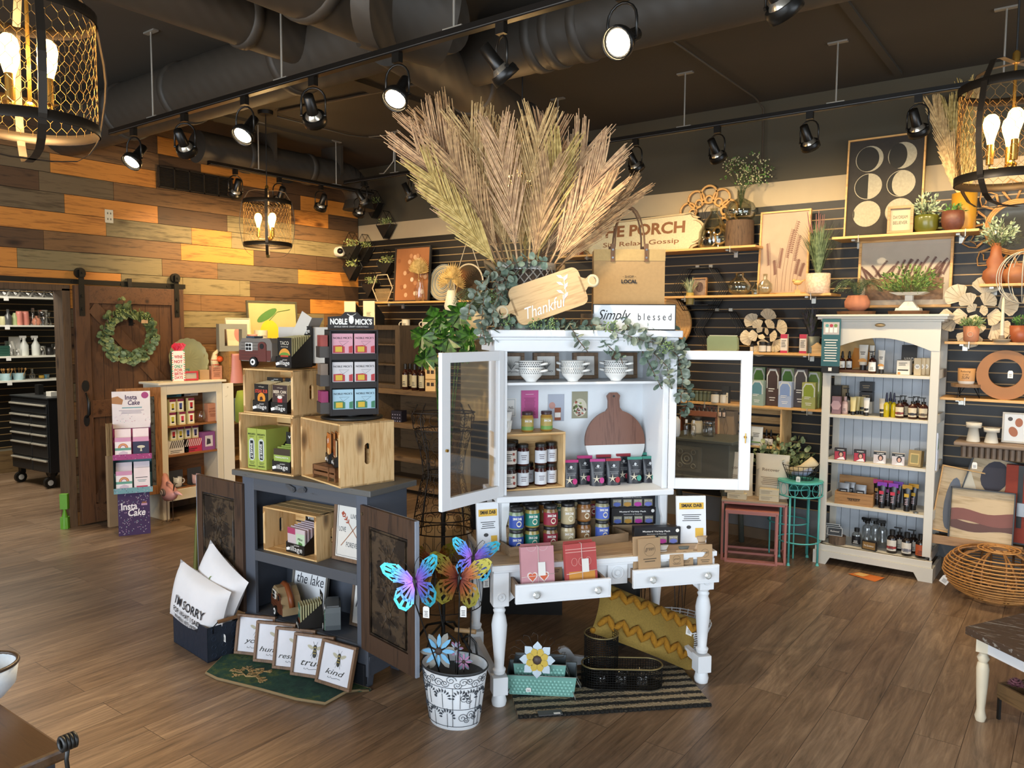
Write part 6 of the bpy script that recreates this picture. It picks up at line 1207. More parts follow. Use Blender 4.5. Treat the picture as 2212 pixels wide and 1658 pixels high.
PALM=[leafm('b08a66','d4ad80',.7),leafm('b8945f','dcb97e',.7),leafm('9a7650','c09a6a',.7),leafm('a88c48','cbb06a',.7)]
def frond(base,tip,wmax,mt,n=60,seed=0,cut=.86,lb='dried tan palm frond fanning up out of the lattice basket',grp='dried palm fronds in the lattice basket',flat=None,name='dried_palm_frond',st=.22):
 rg=random.Random(seed);fs=wmax/.085*1.35;b=Vector(base);e=Vector(tip);d=e-b;L=d.length;u=d.normalized();out=Vector((u.x,u.y,0));side=u.cross(flat if flat else Vector((CP-b))).normalized();nrm=side.cross(u)
 sag=Vector((0,0,.04*L));c0=b;pt=lambda q:b+d*q+sag*math.sin(q*PI)*1.0-b
 m=M(mt);m.tube([pt(q)for q in(0,.25,.5,.75,cut)],[.006,.005,.004,.003,.0015],5)
 for i in range(n):
  q=st+(cut-st)*i/n;p=pt(q);wl=wmax*(.55+.45*math.sin(PI*min(1,(q-st)/(1-st)*1.1)))*rg.uniform(.85,1.05)
  for s_ in(1,-1):
   dr=(u+side*s_*rg.uniform(.20,.30)*fs+nrm*rg.uniform(-.09,.09)).normalized();ln=min(L*.34,(1.03-q)*L)*rg.uniform(.86,1.06);w_=.0026*rg.uniform(.8,1.4);sd=side*w_;kk=nrm*w_*.7
   m.add([p-sd*.4,p+sd*.4,p+dr*ln*.5+sd+kk,p+dr*ln*.5-sd+kk,p+dr*ln+sd*.6,p+dr*ln-sd*.6],[(0,1,2,3),(3,2,4,5)])
 o=m.build(name);o.location=b;o['label']=lb;o['category']='palm frond';o['group']=grp;return o
tips=[(870,292,.0),(895,250,.05),(925,240,.1),(1000,248,.0),(950,300,-.08),(1030,262,.12),(1070,262,-.05),(1108,268,.1),(1135,300,.15),(1165,245,.0),(1190,262,.12),(1195,340,-.1),(1250,330,.15),(1285,280,.0),(1330,320,-.05),(1310,350,.08),(900,345,-.06),(925,395,-.12),(980,300,.1),(1225,300,-.06),(1385,405,.06),(1340,390,-.1)]
dB=(PBK-CP).dot(Fv)
for i,(px,py,dd)in enumerate(tips):
 e=CP+ray(px,py)*(dB+dd);a=(px-1134)/300;b=PBK+Vector((Rv.x,Rv.y,0))*(a*.09)+Vector((Fv.x,Fv.y,0))*dd*.5+Vector((0,0,.20));frond(b,b+(e-b)*1.02,.085 if i<20 else .06,PALM[(0,0,2,1,2,1,0,1,3,1,0,2,1,0,0,2,3,3,2,3,2,2)[i]],44,i)
m=M(TWIG)
for i in range(12):
 b=PBK+Vector((0,0,.3));e=CP+ray(1290+RG.uniform(-20,110),380+RG.uniform(-30,60))*(dB+.05);m.tube([b,b.lerp(e,.6)+rv(.02),e],[.003,.002,.001],4)
 for k in range(4):q=b.lerp(e,.6+.1*k);m.tube([q,q+rv(.05)+Vector((.03,.03,.02))],.0008,3)
o=one(m,'dried_twigs','thin dry twigs at the right of the palm fronds','twigs')
bl=H.pl(1125,716,.15);t=thing('wooden_board_sign','pale wooden tray board lettered Thankful tilted against the basket','serving board',H.w(bl.x,.165,TZ+.012),HA,None,rx=-10,ry=-19)
def rr_(w,h,r,n=5):return[(cx+r*math.cos(a),cz+r*math.sin(a))for cx,cz,a0 in((w-r,r,-PI/2),(w-r,h-r,0),(r,h-r,PI/2),(r,r,PI))for a in[a0+PI/2*k/n for k in range(n+1)]]
BW=W('c9a97c','a58459','x',.6,.8)
m=M(BW).prism(rr_(.365,.19,.035),-.008,.008)
for s_,x_ in((-1,0),(1,.365)):m.prism([(x_+s_*a,.095+b)for a,b in((-.01,-.045),(.02,-.02),(.045,-.028),(.062,-.015),(.066,0),(.062,.015),(.045,.028),(.02,.02),(-.01,.045))],-.008,.008)
m.build('board',t,.002);m=M(K('e8e4da',.7)).text('Thankful',.15,-.009,.05,w=.21,h=.055,shear=.45)
m.tube([(.235,-.009,.03),(.27,-.009,.08),(.285,-.009,.16)],.0013,4)
for q,s_ in((.2,1),(.4,-1),(.55,1),(.7,-1),(.85,1),(.95,-1)):x=.235+.045*q+.006;z=.03+.125*q;m.prism([(x,z),(x+s_*.022,z+.012),(x+s_*.030,z+.028),(x+s_*.010,z+.022)],-.0095,-.0085)
m.build('white_lettering',t)
for x_,s_ in((0,-1),(.365,1)):M(K('cdbb9a',.9)).torus((x_+s_*.055,0,.095),.024,.009,16,7,'y').build('twine_wrap',t)
q=H.pl(1352,700,.40);t=thing('jute_tote','jute tote bag printed shop local with leather handles on the hutch','tote bag',H.w(q.x,.385,TZ+.001),HA-16)
JUTE=K('a8875a',.9,s=60,bump=.002);JU2=K('b3945f',.9,s=60,bump=.002);w_,h_,d_=.36,.405,.15;P=[(-w_/2,-d_/2,0),(w_/2,-d_/2,0),(w_/2,d_/2,0),(-w_/2,d_/2,0),(-w_/2,-d_*.42,h_),(w_/2,-d_*.42,h_),(w_/2,d_*.42,h_),(-w_/2,d_*.42,h_)]
m=M(JUTE).add(P+[(-w_/2+.015,0,h_*.55),(w_/2-.015,0,h_*.55)],[(3,2,1,0),(0,1,5,4),(2,3,7,6),(1,2,9),(2,6,9),(6,5,9),(5,1,9),(3,0,8),(0,4,8),(4,7,8),(7,3,8)]);m.build('bag_body',t);M(JU2).box(-w_/2-.001,w_/2+.001,-d_*.44-.002,-d_*.42,h_-.055,h_+.002).box(-w_/2,w_/2,d_*.42,d_*.44,h_-.055,h_+.002).build('top_band',t)
m=M(INK).text('SHOP',.0,-d_/2+.004,h_*.665,w=.045,h=.012).text('LOCAL',0,-d_/2+.004,h_*.605,w=.08,h=.02,bold=.04).pane(-.034,-.028,-d_/2+.002,h_*.663,h_*.667).pane(.028,.034,-d_/2+.002,h_*.663,h_*.667);m.build('printed_text',t)
for yy in(-d_*.46,d_*.46):
 m=M(K('6b4a2c',.6));Q=[(-.085,yy,h_-.04)]+[(-.075*math.cos(a),yy*(1-.6*math.sin(a)),h_+.02+.20*math.sin(a))for a in[PI*k/12 for k in range(13)]]+[(.085,yy,h_-.04)];m.tube(Q,.005,6)
 for x in(-.085,.085):m.box(x-.010,x+.010,yy-.004,yy+.004,h_-.06,h_+.03).mat(STEEL).cyl((x,yy-.006,h_-.04),(x,yy+.006,h_-.04),.005).cyl((x,yy-.006,h_),(x,yy+.006,h_),.005).mat(K('6b4a2c',.6))
 m.build('leather_handle',t)
q=H.pl(1373,712,.20);t=thing('block_sign','white block sign with black edge reading Simply blessed','sign',H.w(q.x,.225,TZ),HA-16);m=M(BLACK).box(-.205,.205,-.02,.02,0,.128).mat(K('dfe2e4',.6)).box(-.2,.2,-.0205,-.02,.005,.123);m.build('block',t,.001)
m=M(INK).text('Simply',-.1,-.0206,.068,w=.165,h=.065,shear=.45).text('b l e s s e d',.1,-.0206,.066,w=.165,h=.034);m.build('lettering',t)
q=H.pl(1268,712,.28);vessel('glass_block','small clear glass holder between the board and the block sign','candle holder',H.w(q.x,.27,TZ),[(.035,0),(.036,.08)],GLASS)
t=thing('eucalyptus_garland','grey green eucalyptus garland draped over the basket and the hutch top','garland',PBK+Vector((0,0,0)))
def gp(px,py,d):return CP+ray(px,py)*d-PBK
m1=M(EU1);m2=M(leafm('64705f','8b9688'));m3=M(leafm('5c7448','86a062'));ms=M(TWIG);d0=(H.w(.2,.13,TZ)-CP).dot(Fv)
paths=[[(1085,575),(1060,590),(1045,640),(1040,700),(1050,745)],[(1100,585),(1085,640),(1075,700),(1060,735),(1045,745)],[(1130,580),(1100,600),(1095,660),(1085,710)],[(1060,590),(1035,620),(1015,660),(1010,690)],[(1070,650),(1050,680),(1040,715),(1035,740)],[(1180,565),(1140,560),(1105,570),(1080,590)],[(1070,600),(1078,640),(1062,680),(1070,710)],[(1090,700),(1140,692),(1190,700),(1240,712)],[(1200,700),(1260,715),(1320,730),(1380,745),(1440,760)],[(1280,700),(1340,720),(1390,735),(1440,745),(1485,790)],[(1300,735),(1340,770),(1345,785)],[(1380,745),(1400,780),(1420,820),(1430,840)],[(1430,735),(1465,770),(1475,820),(1470,870)],[(1390,700),(1420,720),(1450,725),(1480,745)],[(1340,690),(1360,705),(1390,720)],[(1230,700),(1250,735),(1270,760)],[(1460,800),(1490,850),(1475,900),(1480,880)],[(1150,705),(1200,695),(1250,705),(1300,700)],[(1350,700),(1400,730),(1440,740),(1480,760)],[(1420,720),(1450,700),(1470,735),(1485,760)],[(1250,720),(1290,740),(1330,760)],[(1400,750),(1440,790),(1450,840)]]
for i,P in enumerate(paths):
 dd=d0-.02+.03*(i%3)+(.02 if i<7 else .03+max(0,(P[0][0]-1130))*.0007);Q=[gp(x,y,dd+(x-P[0][0])*.0006 if i>6 else dd)for x,y in P];ms.tube(Q,.0022,4);euca(m1 if i%3 else m2,Q,.0205,.021)
for(px,py)in((1095,690),(1190,700),(1060,640),(1320,705),(1440,750),(1155,700)):
 c_=gp(px,py,d0+.02)
 m3=M(leafm('5c7448','86a062'))
 for k in range(40):m3.ball(c_+rv(.028),.0038,5,4)
 m3.build('seed_cluster',t)
m1.build('grey_leaves',t);m2.build('blue_leaves',t);ms.build('stems',t)
# ================= UNDER THE DESK =================
RG_=Frame(Pz(1120,1552),math.degrees(math.atan2((Pz(1537,1525)-Pz(1120,1552)).y,(Pz(1537,1525)-Pz(1120,1552)).x)));RL=(Pz(1537,1525)-Pz(1120,1552)).length
def jute():
 mt,nt,b=nm('striped_jute');L=nt.links.new;tc=nd(nt,'ShaderNodeTexCoord');sp=nd(nt,'ShaderNodeSeparateXYZ');L(tc.outputs['Object'],sp.inputs[0])
 w1=nd(nt,'ShaderNodeTexWave',Scale=5.,wave_type='BANDS',bands_direction='Y',Distortion=.6);L(tc.outputs['Object'],w1.inputs['Vector']);n1=nd(nt,'ShaderNodeTexVoronoi',Scale=95.);L(tc.outputs['Object'],n1.inputs['Vector'])
 a=nd(nt,'ShaderNodeMath',operation='MULTIPLY_ADD');L(n1.outputs['Distance'],a.inputs[0]);a.inputs[1].default_value=.7;L(w1.outputs[0],a.inputs[2])
 L(ramp(nt,a.outputs[0],[(.50,'100f0c'),(.72,'3a352a'),(1.,'96866a')]),b.inputs['Base Color']);b.inputs['Roughness'].default_value=.95
 bp=nd(nt,'ShaderNodeBump',Strength=1.,Distance=.006);L(n1.outputs['Distance'],bp.inputs['Height']);L(bp.outputs[0],b.inputs['Normal']);return mt
t=thing('jute_rug','black and natural striped jute rug under the desk','rug',RG_.o,math.degrees(RG_.a));m=M(jute()).box(0,RL,0,.42,0,.012)
m.mat(jute())
for k in range(int(RL/.022)):m.ball((.011+.022*k,0,.007),(.012,.009,.008),6,4)
m.build('weave',t);m=M(K('4c4c4e',.6)).box(.09,.20,-.012,.03,.013,.016).mat(PAPER).box(.16,.19,-.008,.005,.0162,.0168);m.build('price_band',t)
BZ=.0145
def mesh_basket(lb,prof_fn,P,rz,h,per,cat='basket'):
 """punched metal basket: square grid wall"""
 t=thing('metal_mesh_basket',lb,cat,P,rz);m=M(K('1b1a18',.4,.6));pts=prof_fn(per);rows=int(h/.0125)
 for k in range(rows+1):m.tube([(x,y,.006+k*(h-.012)/rows)for x,y in pts],.0015,4,True)
 for x,y in pts:m.cyl((x,y,.004),(x,y,h-.004),.0015,n=4)
 m.build('grid_wall',t);M(K('8a7a52',.4,.6)).tube([(x,y,h)for x,y in pts],.004,6,True).build('rim',t);M(K('1b1a18',.5,.5)).slab([(x*.98,y*.98)for x,y in pts],.002,.005).build('base',t);return t
p=H.plz(1293,1462,BZ);mesh_basket('tall round black punched metal basket on the rug',lambda n:[(.083*math.cos(2*PI*k/n),.083*math.sin(2*PI*k/n))for k in range(n)],H.w(.595,.13,BZ),0,.225,42)
def obl(n):
 L_,r_=.125,.07;P=[]
 for k in range(n):
  s_=k/n*(4*L_+2*PI*r_)
  if s_<2*L_:P.append((-L_+s_,-r_))
  elif s_<2*L_+PI*r_:a=-PI/2+(s_-2*L_)/r_;P.append((L_+r_*math.cos(a),r_*math.sin(a)))
  elif s_<4*L_+PI*r_:P.append((L_-(s_-2*L_-PI*r_),r_))
  else:a=PI/2+(s_-4*L_-PI*r_)/r_;P.append((-L_+r_*math.cos(a),r_*math.sin(a)))
 return P
pO=H.w(.665,.03,BZ);t=mesh_basket('long oval black punched metal basket on the rug in front',obl,pO,HA-16,.105,74);FO=Frame(pO,HA-16)
for x,n_ in((-.1,'left'),(0,'middle'),(.1,'right')):vessel('glass_candle_cup',f'clear glass cup, {n_} one inside the long oval basket','glass',FO.w(x,0,.006),[(.03,0),(.034,.07)],GLASS)
HEX=K('7cb0a4',.4,.1);
def tin(lb,P,rz,w_,d_,h_):
 t=thing('honeycomb_tin',lb,'metal planter',P,rz);m=M(HEX).taper(w_*.92,d_*.85,w_,d_,0,h_);m.f.pop(-5)
 m.mat(K('8f979b',.3,.7)).taper(w_*.90,d_*.83,w_*.985,d_*.97,.003,h_-.001);m.f.pop(-5);m.build('tin_body',t)
 m=M(K('8abfb2',.4,.1));rws=int(h_/.017);n=int(w_/.019)
 for j in range(rws):
  for i in range(n-1):z=.011+j*.0155;x=-w_/2+.02+(i+.5*(j%2))*.019;q=z/h_;y=-(d_*.85+(d_-d_*.85)*q)/2;m.ball((x*(.92+.08*q),y,z),(.008,.003,.0075),6,4)
 m.build('honeycomb_relief',t);m=M(K('a9a9a4',.4,.7));m.tube([(-w_/2,-d_/2,h_),(w_/2,-d_/2,h_),(w_/2,d_/2,h_),(-w_/2,d_/2,h_)],.002,5,True)
 m.tube([(w_*.5,-.02,h_*.6),(w_*.56,-.02,h_*.2),(w_*.56,.02,h_*.2),(w_*.5,.02,h_*.6)],.002,5);m.build('wire_rim',t);return t
F5=Frame(H.w(.275,.075,BZ),HA-19);t=tin('large green honeycomb metal planter under the desk',F5.o,HA-19,.33,.17,.10);tagm(t,-.06,-.083,.02,.024,.02)
for x in(-.15,.15):M(K('a9a9a4',.4,.7)).tube([(x,-.08,.03),(x*1.08,-.10,.0),(x,-.09,.03)],.002,5).build('wire_foot',t)
tin('smaller green honeycomb metal planter nested in the large one',F5.w(-.01,.01,.042),HA-19,.25,.12,.10)
FLW=F5.w(-.02,-.075,.175);t=thing('metal_flower','silver and yellow metal daisy with wire curls in the green planters','metal flower',FLW,HA-20,rx=-10,scale=1.25)
m=M(K('8f989e',.3,.7));m2=M(K('c9a82c',.45));
for k in range(8):a=2*PI*k/8;T=Ry(math.degrees(a));m.at(T).prism([(0,.02),(.016,.035),(.017,.05),(.0,.068),(-.017,.05),(-.016,.035)],-.004,-.001)
for k in range(8):a=2*PI*(k+.5)/8;m2.at(Ry(math.degrees(a))).prism([(0,.01),(.013,.025),(.012,.036),(0,.045),(-.012,.036),(-.013,.025)],-.008,-.005)
m.build('silver_petals',t);m2.build('yellow_petals',t);M(K('4a3a35',.5)).ball((0,-.008,0),(.017,.008,.017)).build('flower_centre',t)
m=M(K('4a4038',.4,.6))
for k in range(9):a=PI*(k+.5)/9;m.tube([(.05*math.cos(a),.0,.05*math.sin(a)),(.10*math.cos(a),.0,.09*math.sin(a)),(.11*math.cos(a+.15),0,.10*math.sin(a+.15)),(.10*math.cos(a+.25),0,.085*math.sin(a+.2))],.0012,4)
m.tube([(0,.0,0),(0,.03,-.1)],.003,5);m.build('wire_curls',t)
q=H.plz(1215,1446,0);t=H.w(.47,.33,0);m=M(WORNW).prism([(-.16,0),(.16,0),(.16,.03),(.08,.05),(.055,.085),(.03,.10),(.0,.095),(-.005,.075),(.015,.07),(.005,.055),(-.05,.05),(-.16,.045)],-.012,.012);one(m,'carved_pediment','white carved scroll pediment piece lying behind the baskets','ornament',H.w(.43,.30,.0132),HA,bev=.002)
MUS=K('8f7434',.9,s=120,v=.3,bump=.002);TUF=K('9a6a14',.95,s=90,v=.35,bump=.006)
pB=H.w(.93,.03,.2);a=Vector(Pz(1300,1365,.20));
t=thing('mustard_pillow','long mustard cushion with tufted zigzags leaning under the desk','cushion',H.w(.885,.24,.205),HA-6,None,rx=-38,ry=24);w_,h_,th_=.60,.29,.12;m=M(MUS);pillow(m,w_,h_,th_,18,.10);m.build('cushion_body',t)
def psurf(x,z):u=min(1,abs(x)/(w_/2));v=min(1,abs(z)/(h_/2));return-th_/2*max(0,(1-u*u)*(1-v*v))**.42
m=M(TUF)
for zz,up in((.085,-1),(-.085,1)):
 pts=[]
 for k in range(15):x=-w_*.46+w_*.92*k/14;z=zz+(up*.0 if k%2==0 else up*.055)+(.02 if up<0 else-.02);pts.append((x,psurf(x,z)-.004,z))
 Q=[]
 for A,B in zip(pts,pts[1:]):Q+=[tuple(Vector(A).lerp(Vector(B),q))for q in(0,.33,.66)]
 Q=[(x,psurf(x,z)-.005,z)for x,y,z in Q];m.tube(Q,[.011+.007*abs(math.sin(i*1.05))for i in range(len(Q))],7)
m.build('tufted_zigzag',t);tagm(t,.22,-.045,.02,.035,.055)
for x,z in((-.29,.13),(.29,.13),(-.29,-.13),(.29,-.13)):M(TUF).ball((x,0,z),.016,8,5).build('corner_tassel',t)
t=thing('white_wire_basket','round white woven basket behind the mustard cushion','basket',H.w(1.12,.40,0),HA,rx=0);m=M(K('d4d8dc',.5));
for k in range(10):m.torus((0,0,.02+.015*k),.14+.006*k,.0035,30,4)
for k in range(26):a=2*PI*k/26;m.cyl((.14*math.cos(a),.14*math.sin(a),.01),(.195*math.cos(a),.195*math.sin(a),.16),.003,n=4)
m.build('woven_side',t);M(K('c9ccd0',.6)).cyl((0,0,.005),(0,0,.012),.14,n=30).build('basket_floor',t)
# ================= WHITE POT WITH STAKES =================
pp=Vector((-2.20,2.54,0));t=thing('embossed_planter','white embossed metal planter with leaf and scroll relief in front of the desk','planter',pp,12)
m=M(worn('dfe3e7','5a6068',.30,22.,.5)).cup([(.112,0),(.117,.01),(.152,.262)],.003,36,sy=.8);m.build('planter_body',t);M(K('2a2c2e',.5)).lathe([(.153,.254),(.157,.26),(.153,.266)],36,sy=.8,cap=False).lathe([(.0,.22),(.14,.22)],30,sy=.8,cap=False).build('dark_rim_and_fill',t)
m=M(K('3a4048',.6))
def on_pot(a,z):r_=.1175+.035*z/.262+.001;return Vector((r_*math.sin(a),-r_*.8*math.cos(a),z))
def curl(a0,z0,s_,dirn,turns=1.6):
 P=[]
 for k in range(16):q=k/15;r_=s_*(1-q*.85);th=dirn*q*turns*2*PI;P.append(on_pot(a0+(r_*math.cos(th))/.12,z0+r_*math.sin(th)))
 m.tube(P,.0013,4)
rg=random.Random(9)
for k in range(16):curl(-1.5+k*.2,.225+.012*math.sin(k*2.3),.017+.004*(k%2),1 if k%2 else-1)
for a_ in(-1.5,-.75,.35,1.2):m.tube([on_pot(a_,.20),on_pot(a_,.02)],.0013,4)
for z_ in(.20,.10,.02):m.tube([on_pot(-1.5+.1*k,z_)for k in range(31)],.0013,4)
for a_,z_ in[(-1.1,.15),(-.5,.155),(.0,.15),(.15,.06),(-.35,.06),(.95,.15),(-.95,.06),(1.4,.06),(1.4,.15),(.6,.15)]:
 for k in range(9):b=-1.6+.4*k;c_=(a_+.19*math.sin(b),z_-.03+.055*math.cos(b*.6));e_=(a_+.30*math.sin(b),c_[1]+.02*math.cos(b));m.tube([on_pot(*c_),on_pot((c_[0]+e_[0])/2+.02,(c_[1]+e_[1])/2),on_pot(*e_)],[.001,.0045,.0008],4)
 m.tube([on_pot(a_,z_-.045),on_pot(a_,z_+.02)],.0012,4)
for a_,z_ in((.7,.06),(.75,.15),(1.0,.07)):curl(a_,z_,.022,1);curl(a_+.15,z_-.01,.014,-1)
m.build('relief_pattern',t)
def irid(h1,h2,h3,sc=18.):
 key=f'irid_{h1}{h2}{h3}'
 if key in MC:return MC[key]
 mt,nt,b=nm(key);L=nt.links.new;tc=nd(nt,'ShaderNodeTexCoord');g=nd(nt,'ShaderNodeVectorMath',operation='LENGTH');L(tc.outputs['Object'],g.inputs[0])
 mr=nd(nt,'ShaderNodeMath',operation='MULTIPLY');L(g.outputs['Value'],mr.inputs[0]);mr.inputs[1].default_value=sc/2.2
 L(ramp(nt,mr.outputs[0],[(.12,h1),(.5,h2),(.9,h3)]),b.inputs['Base Color']);b.inputs['Metallic'].default_value=.55;b.inputs['Roughness'].default_value=.3;MC[key]=mt;return mt
def wing(m,sgn,O,holes):
 """wing outline with cut-outs: rim band, ribs from the body, the rest open"""
 pts=[Vector((sgn*x,0,z))for x,z in O];N=len(pts);cen=Vector((0,0,0))
 vs=[];
 for p in pts:vs+=[p,p*.90+Vector((0,0,0))]
 m.add(vs,[(2*i,2*i+1,2*((i+1)%N)+1,2*((i+1)%N))for i in range(N)])
 for i in range(1,N-1,1):
  p=pts[i];d=p.normalized();s_=Vector((-d.z,0,d.x));m.add([d*.008-s_*.0025,d*.008+s_*.0025,p*.93+s_*.006,p*.93-s_*.006],[(0,1,2,3)])
 if holes:
  for i in range(N-1):a,b=pts[i]*.66,pts[i+1]*.66;m.add([a*.93,b*.93,b*1.06,a*1.06],[(0,1,2,3)])
UW=[(.0,.0),(.03,.045),(.06,.075),(.10,.088),(.118,.078),(.112,.05),(.085,.018),(.04,-.002)];LWg=[(.0,.0),(.04,-.005),(.075,-.02),(.088,-.05),(.075,-.085),(.05,-.10),(.025,-.085),(.008,-.04)]
def butterfly(lb,px,py,d,mt,rz=20,base=(0,0),tilt=12,roll=0,S=1.15,solid=False,tag=None):
 c_=CP+ray(px,py)*d;t=thing('butterfly_stake',lb,'garden stake',c_,rz,'metal butterfly stakes');ex=Rx(-tilt)@Ry(roll)
 for s_ in(-1,1):
  for O in(UW,LWg):
   m=M(mt);m.at(ex@Matrix.Scale(S,4)@Rz(s_*-14));wing(m,s_,O,True)
   if solid:pts=[(s_*x,z)for x,z in O];m.add([(x*.99,.001,z*.99)for x,z in pts[2:6]],[(0,1,2,3)])
   m.build('wing',t)
 m=M(BLACK).at(ex@Matrix.Scale(S,4));m.tube([(0,-.004,.03),(0,-.006,0),(0,-.004,-.05)],[.003,.006,.002],8)
 for s_ in(-1,1):m.tube([(0,-.004,.03),(s_*.02,-.01,.07),(s_*.035,-.01,.085),(s_*.045,-.01,.078),(s_*.04,-.01,.068)],.0013,4)
 m.build('body_and_feelers',t);b=Vector((pp.x+base[0],pp.y+base[1],.10))-c_;b.rotate(Euler((0,0,-R(rz))));M(BLACK).tube([(0,.004,-.03),(0,.006,-.1),b],.003,6).build('rod',t)
 if tag:
  m=M(PAPER).at(Tr(tag));m.prism([(-.014,-.05),(.014,-.05),(.014,-.006),(.008,0),(-.008,0),(-.014,-.006)],-.001,.001).mat(INK).bars(-.009,.009,-.001,-.045,-.018,4,cen=True).mat(STEEL).cyl((0,0,0),(0,0,.05),.0008,n=3);m.build('price_tag',t)
dp=(pp-CP).dot(Fv);IR1=irid('8a4fa8','5656b4','2f98ab');IR2=irid('5c1a12','8a4418','7d7422')
butterfly('purple and turquoise butterfly stake at the left of the planter',896,1255,dp-.16,IR1,22,(-.04,0),10,-14,1.15,tag=(.055,-.01,-.10))
butterfly('gold and red butterfly stake in the middle of the planter',992,1248,dp-.06,IR2,32,(.03,-.02),10,6,1.2,True,tag=(.02,-.012,-.12))
butterfly('gold and red butterfly stake behind, between the two front ones',938,1215,dp+.14,IR2,20,(-.02,.03),10,-6,1.1,True);butterfly('purple and blue butterfly stake at the back right of the planter',1022,1205,dp+.10,IR1,55,(.05,.03),14,10,1.0,tag=(.06,-.01,-.09))
for px,py,r_,c1,c2,lb in((948,1405,.075,'5c8fae','7d7a72','blue and grey metal flower in the planter'),(1002,1428,.036,'8a5a78','6f7a86','small pink and grey metal flower at the right of the planter'),(985,1400,.030,'6f7a88','8a5a78','small grey metal flower behind the pink one')):
 c_=CP+ray(px,py)*(dp-.02);t=thing('metal_flower',lb,'metal flower',c_,30,rx=-12);m1=M(K(c1,.4,.4));m2=M(K(c2,.5,.4))
 for k in range(8):m1.at(Ry(45*k)).prism([(0,r_*.15),(r_*.13,r_*.45),(r_*.10,r_*.8),(0,r_),(-r_*.10,r_*.8),(-r_*.13,r_*.45)],-.006,-.004)
 for k in range(6):m2.at(Ry(60*k+25)).prism([(0,r_*.2),(r_*.22,r_*.6),(r_*.16,r_*.95),(0,r_*1.15),(-r_*.16,r_*.95),(-r_*.22,r_*.6)],-.002,0)
 m1.build('front_petals',t);m2.build('back_petals',t);M(K('3a2a22',.6)).ball((0,-.008,0),(r_*.22,.008,r_*.22)).build('flower_centre',t);M(BLACK).tube([(0,0,0),(0,.01,-max(.03,c_.z-.21))],.002,5).build('rod',t)
t=thing('wire_handle_rack','black scrolled wire handle with a wooden grip standing behind the planter','wire rack',Vector((-2.30,2.66,0)),20)
m=M(BLACK).tube([(-.10,0,0),(-.10,0,.22),(-.08,0,.30),(-.04,0,.33),(0,0,.30),(.02,0,.25)],.005).tube([(.11,0,0),(.11,0,.22),(.10,0,.30),(.07,0,.33),(.03,0,.31)],.005);m.build('wire_frame',t);M(W('a5835a','7a5c3a','x')).cyl((.0,0,.35),(.10,0,.352),.011,n=10).build('grip',t)
# ================= SLAT WALL =================
def wx(a,b,z,y):return col(b,z,y=y)-col(a,z,y=y)
def ht(px,py,y,z):return Py(px,py,y).z-z
def E2(cx,cz,a,b,n=16,r=0.):return[(cx+a*math.cos(q)*math.cos(r)-b*math.sin(q)*math.sin(r),cz+a*math.cos(q)*math.sin(r)+b*math.sin(q)*math.cos(r))for q in[2*PI*k/n for k in range(n)]]
z1=shelf(1205,1632,553,label='highest shelf left of the moon print, under the porch sign');z2=shelf(1797,2115,512,label='highest shelf at the right, under the moon print');z3=shelf(1420,1795,640,label='shelf under the tall pampas print')
z4=shelf(1480,1778,757,label='shelf holding the smaller shell flower and red cartons');z5=shelf(1470,1775,865,label='shelf holding the pastel tea cartons');z6=shelf(2040,2300,737,label='shelf holding the larger shell flower');z7=shelf(2030,2300,857,label='shelf under the brown ring at the right edge');z8=shelf(2115,2300,613,label='shelf under the tan gourd vase at the right edge');z9=shelf(805,1012,652,label='shelf at the left corner under the photo print')
def pampas(m,x,z,h,lean,w=.01,c='7d5a4c'):
 m.mat(K(c,.7));P=[(x+lean*q*q,z+h*q)for q in(0,.3,.6,.8,1)]
 for(a,b),(c_,d)in zip(P,P[1:]):m.add([(a-.0012,0,b),(a+.0012,0,b),(c_+.0012,0,d),(c_-.0012,0,d)],[(0,1,2,3)])
 for k in range(16):q=.55+.45*k/16;a,b=x+lean*q*q,z+h*q;s_=1 if lean>0 else-1;m.add([(a,0,b),(a+s_*w*3.2,0,b-.010),(a+s_*w*2,0,b+.006)],[(0,1,2)])
t=thing('porch_sign','long cream plaque sign reading The Porch on the highest shelf','sign',on(1378,z1,6.27),rx=-6);a=wx(1242,1513,z1+.15,6.27)/2;h=.33;c_=.07
O=[(-a+.12,0),(a-.12,0),(a-.10,.03),(a-.05,.05)]+[(a-.10+.10*math.cos(q),h/2+.105*math.sin(q))for q in[-PI/2+PI*k/10 for k in range(11)]]+[(a-.05,h-.05),(a-.10,h-.03),(a-.12,h)];O+=[(-x,z)for x,z in reversed(O)][1:-1]
m=M(K('c9b48a',.6)).prism(O,-.012,.006);m.mat(K('8a6a48',.6)).prism([(x*.975,h/2+(z-h/2)*.91)for x,z in O],-.0135,-.012).mat(K('d9cda6',.6,s=70,v=.2)).prism([(x*.965,h/2+(z-h/2)*.88)for x,z in O],-.015,-.0135);m.build('plaque',t)
m=M(K('8a5c38',.6)).text('THE PORCH',0,-.0155,h*.64,w=a*1.42,h=.105,bold=.035).text('Sit  Relax  Gossip',.02,-.0155,h*.27,w=a*1.2,h=.055,bold=.01);m.build('lettering',t)
def bigglass(lb,P,prof,tint='d3d8c4',nm_='glass_bottle',cat='bottle'):return vessel(nm_,lb,cat,P,prof,glass(tint,.05),None,.004,24)
bigglass('tall pear shaped glass bottle beside the porch sign',on(1541,z1,6.2),[(.11,0),(.125,.03),(.12,.14),(.06,.25),(.03,.285),(.032,.33)])
t=one(M(W('5a4430','2c1f14','z',.8,2.)).lathe([(.115,0),(.11,.21)],18),'wood_stump','bark covered wood stump under the round glass vase','stump',on(1597,z1,6.2));zS=z1+.211
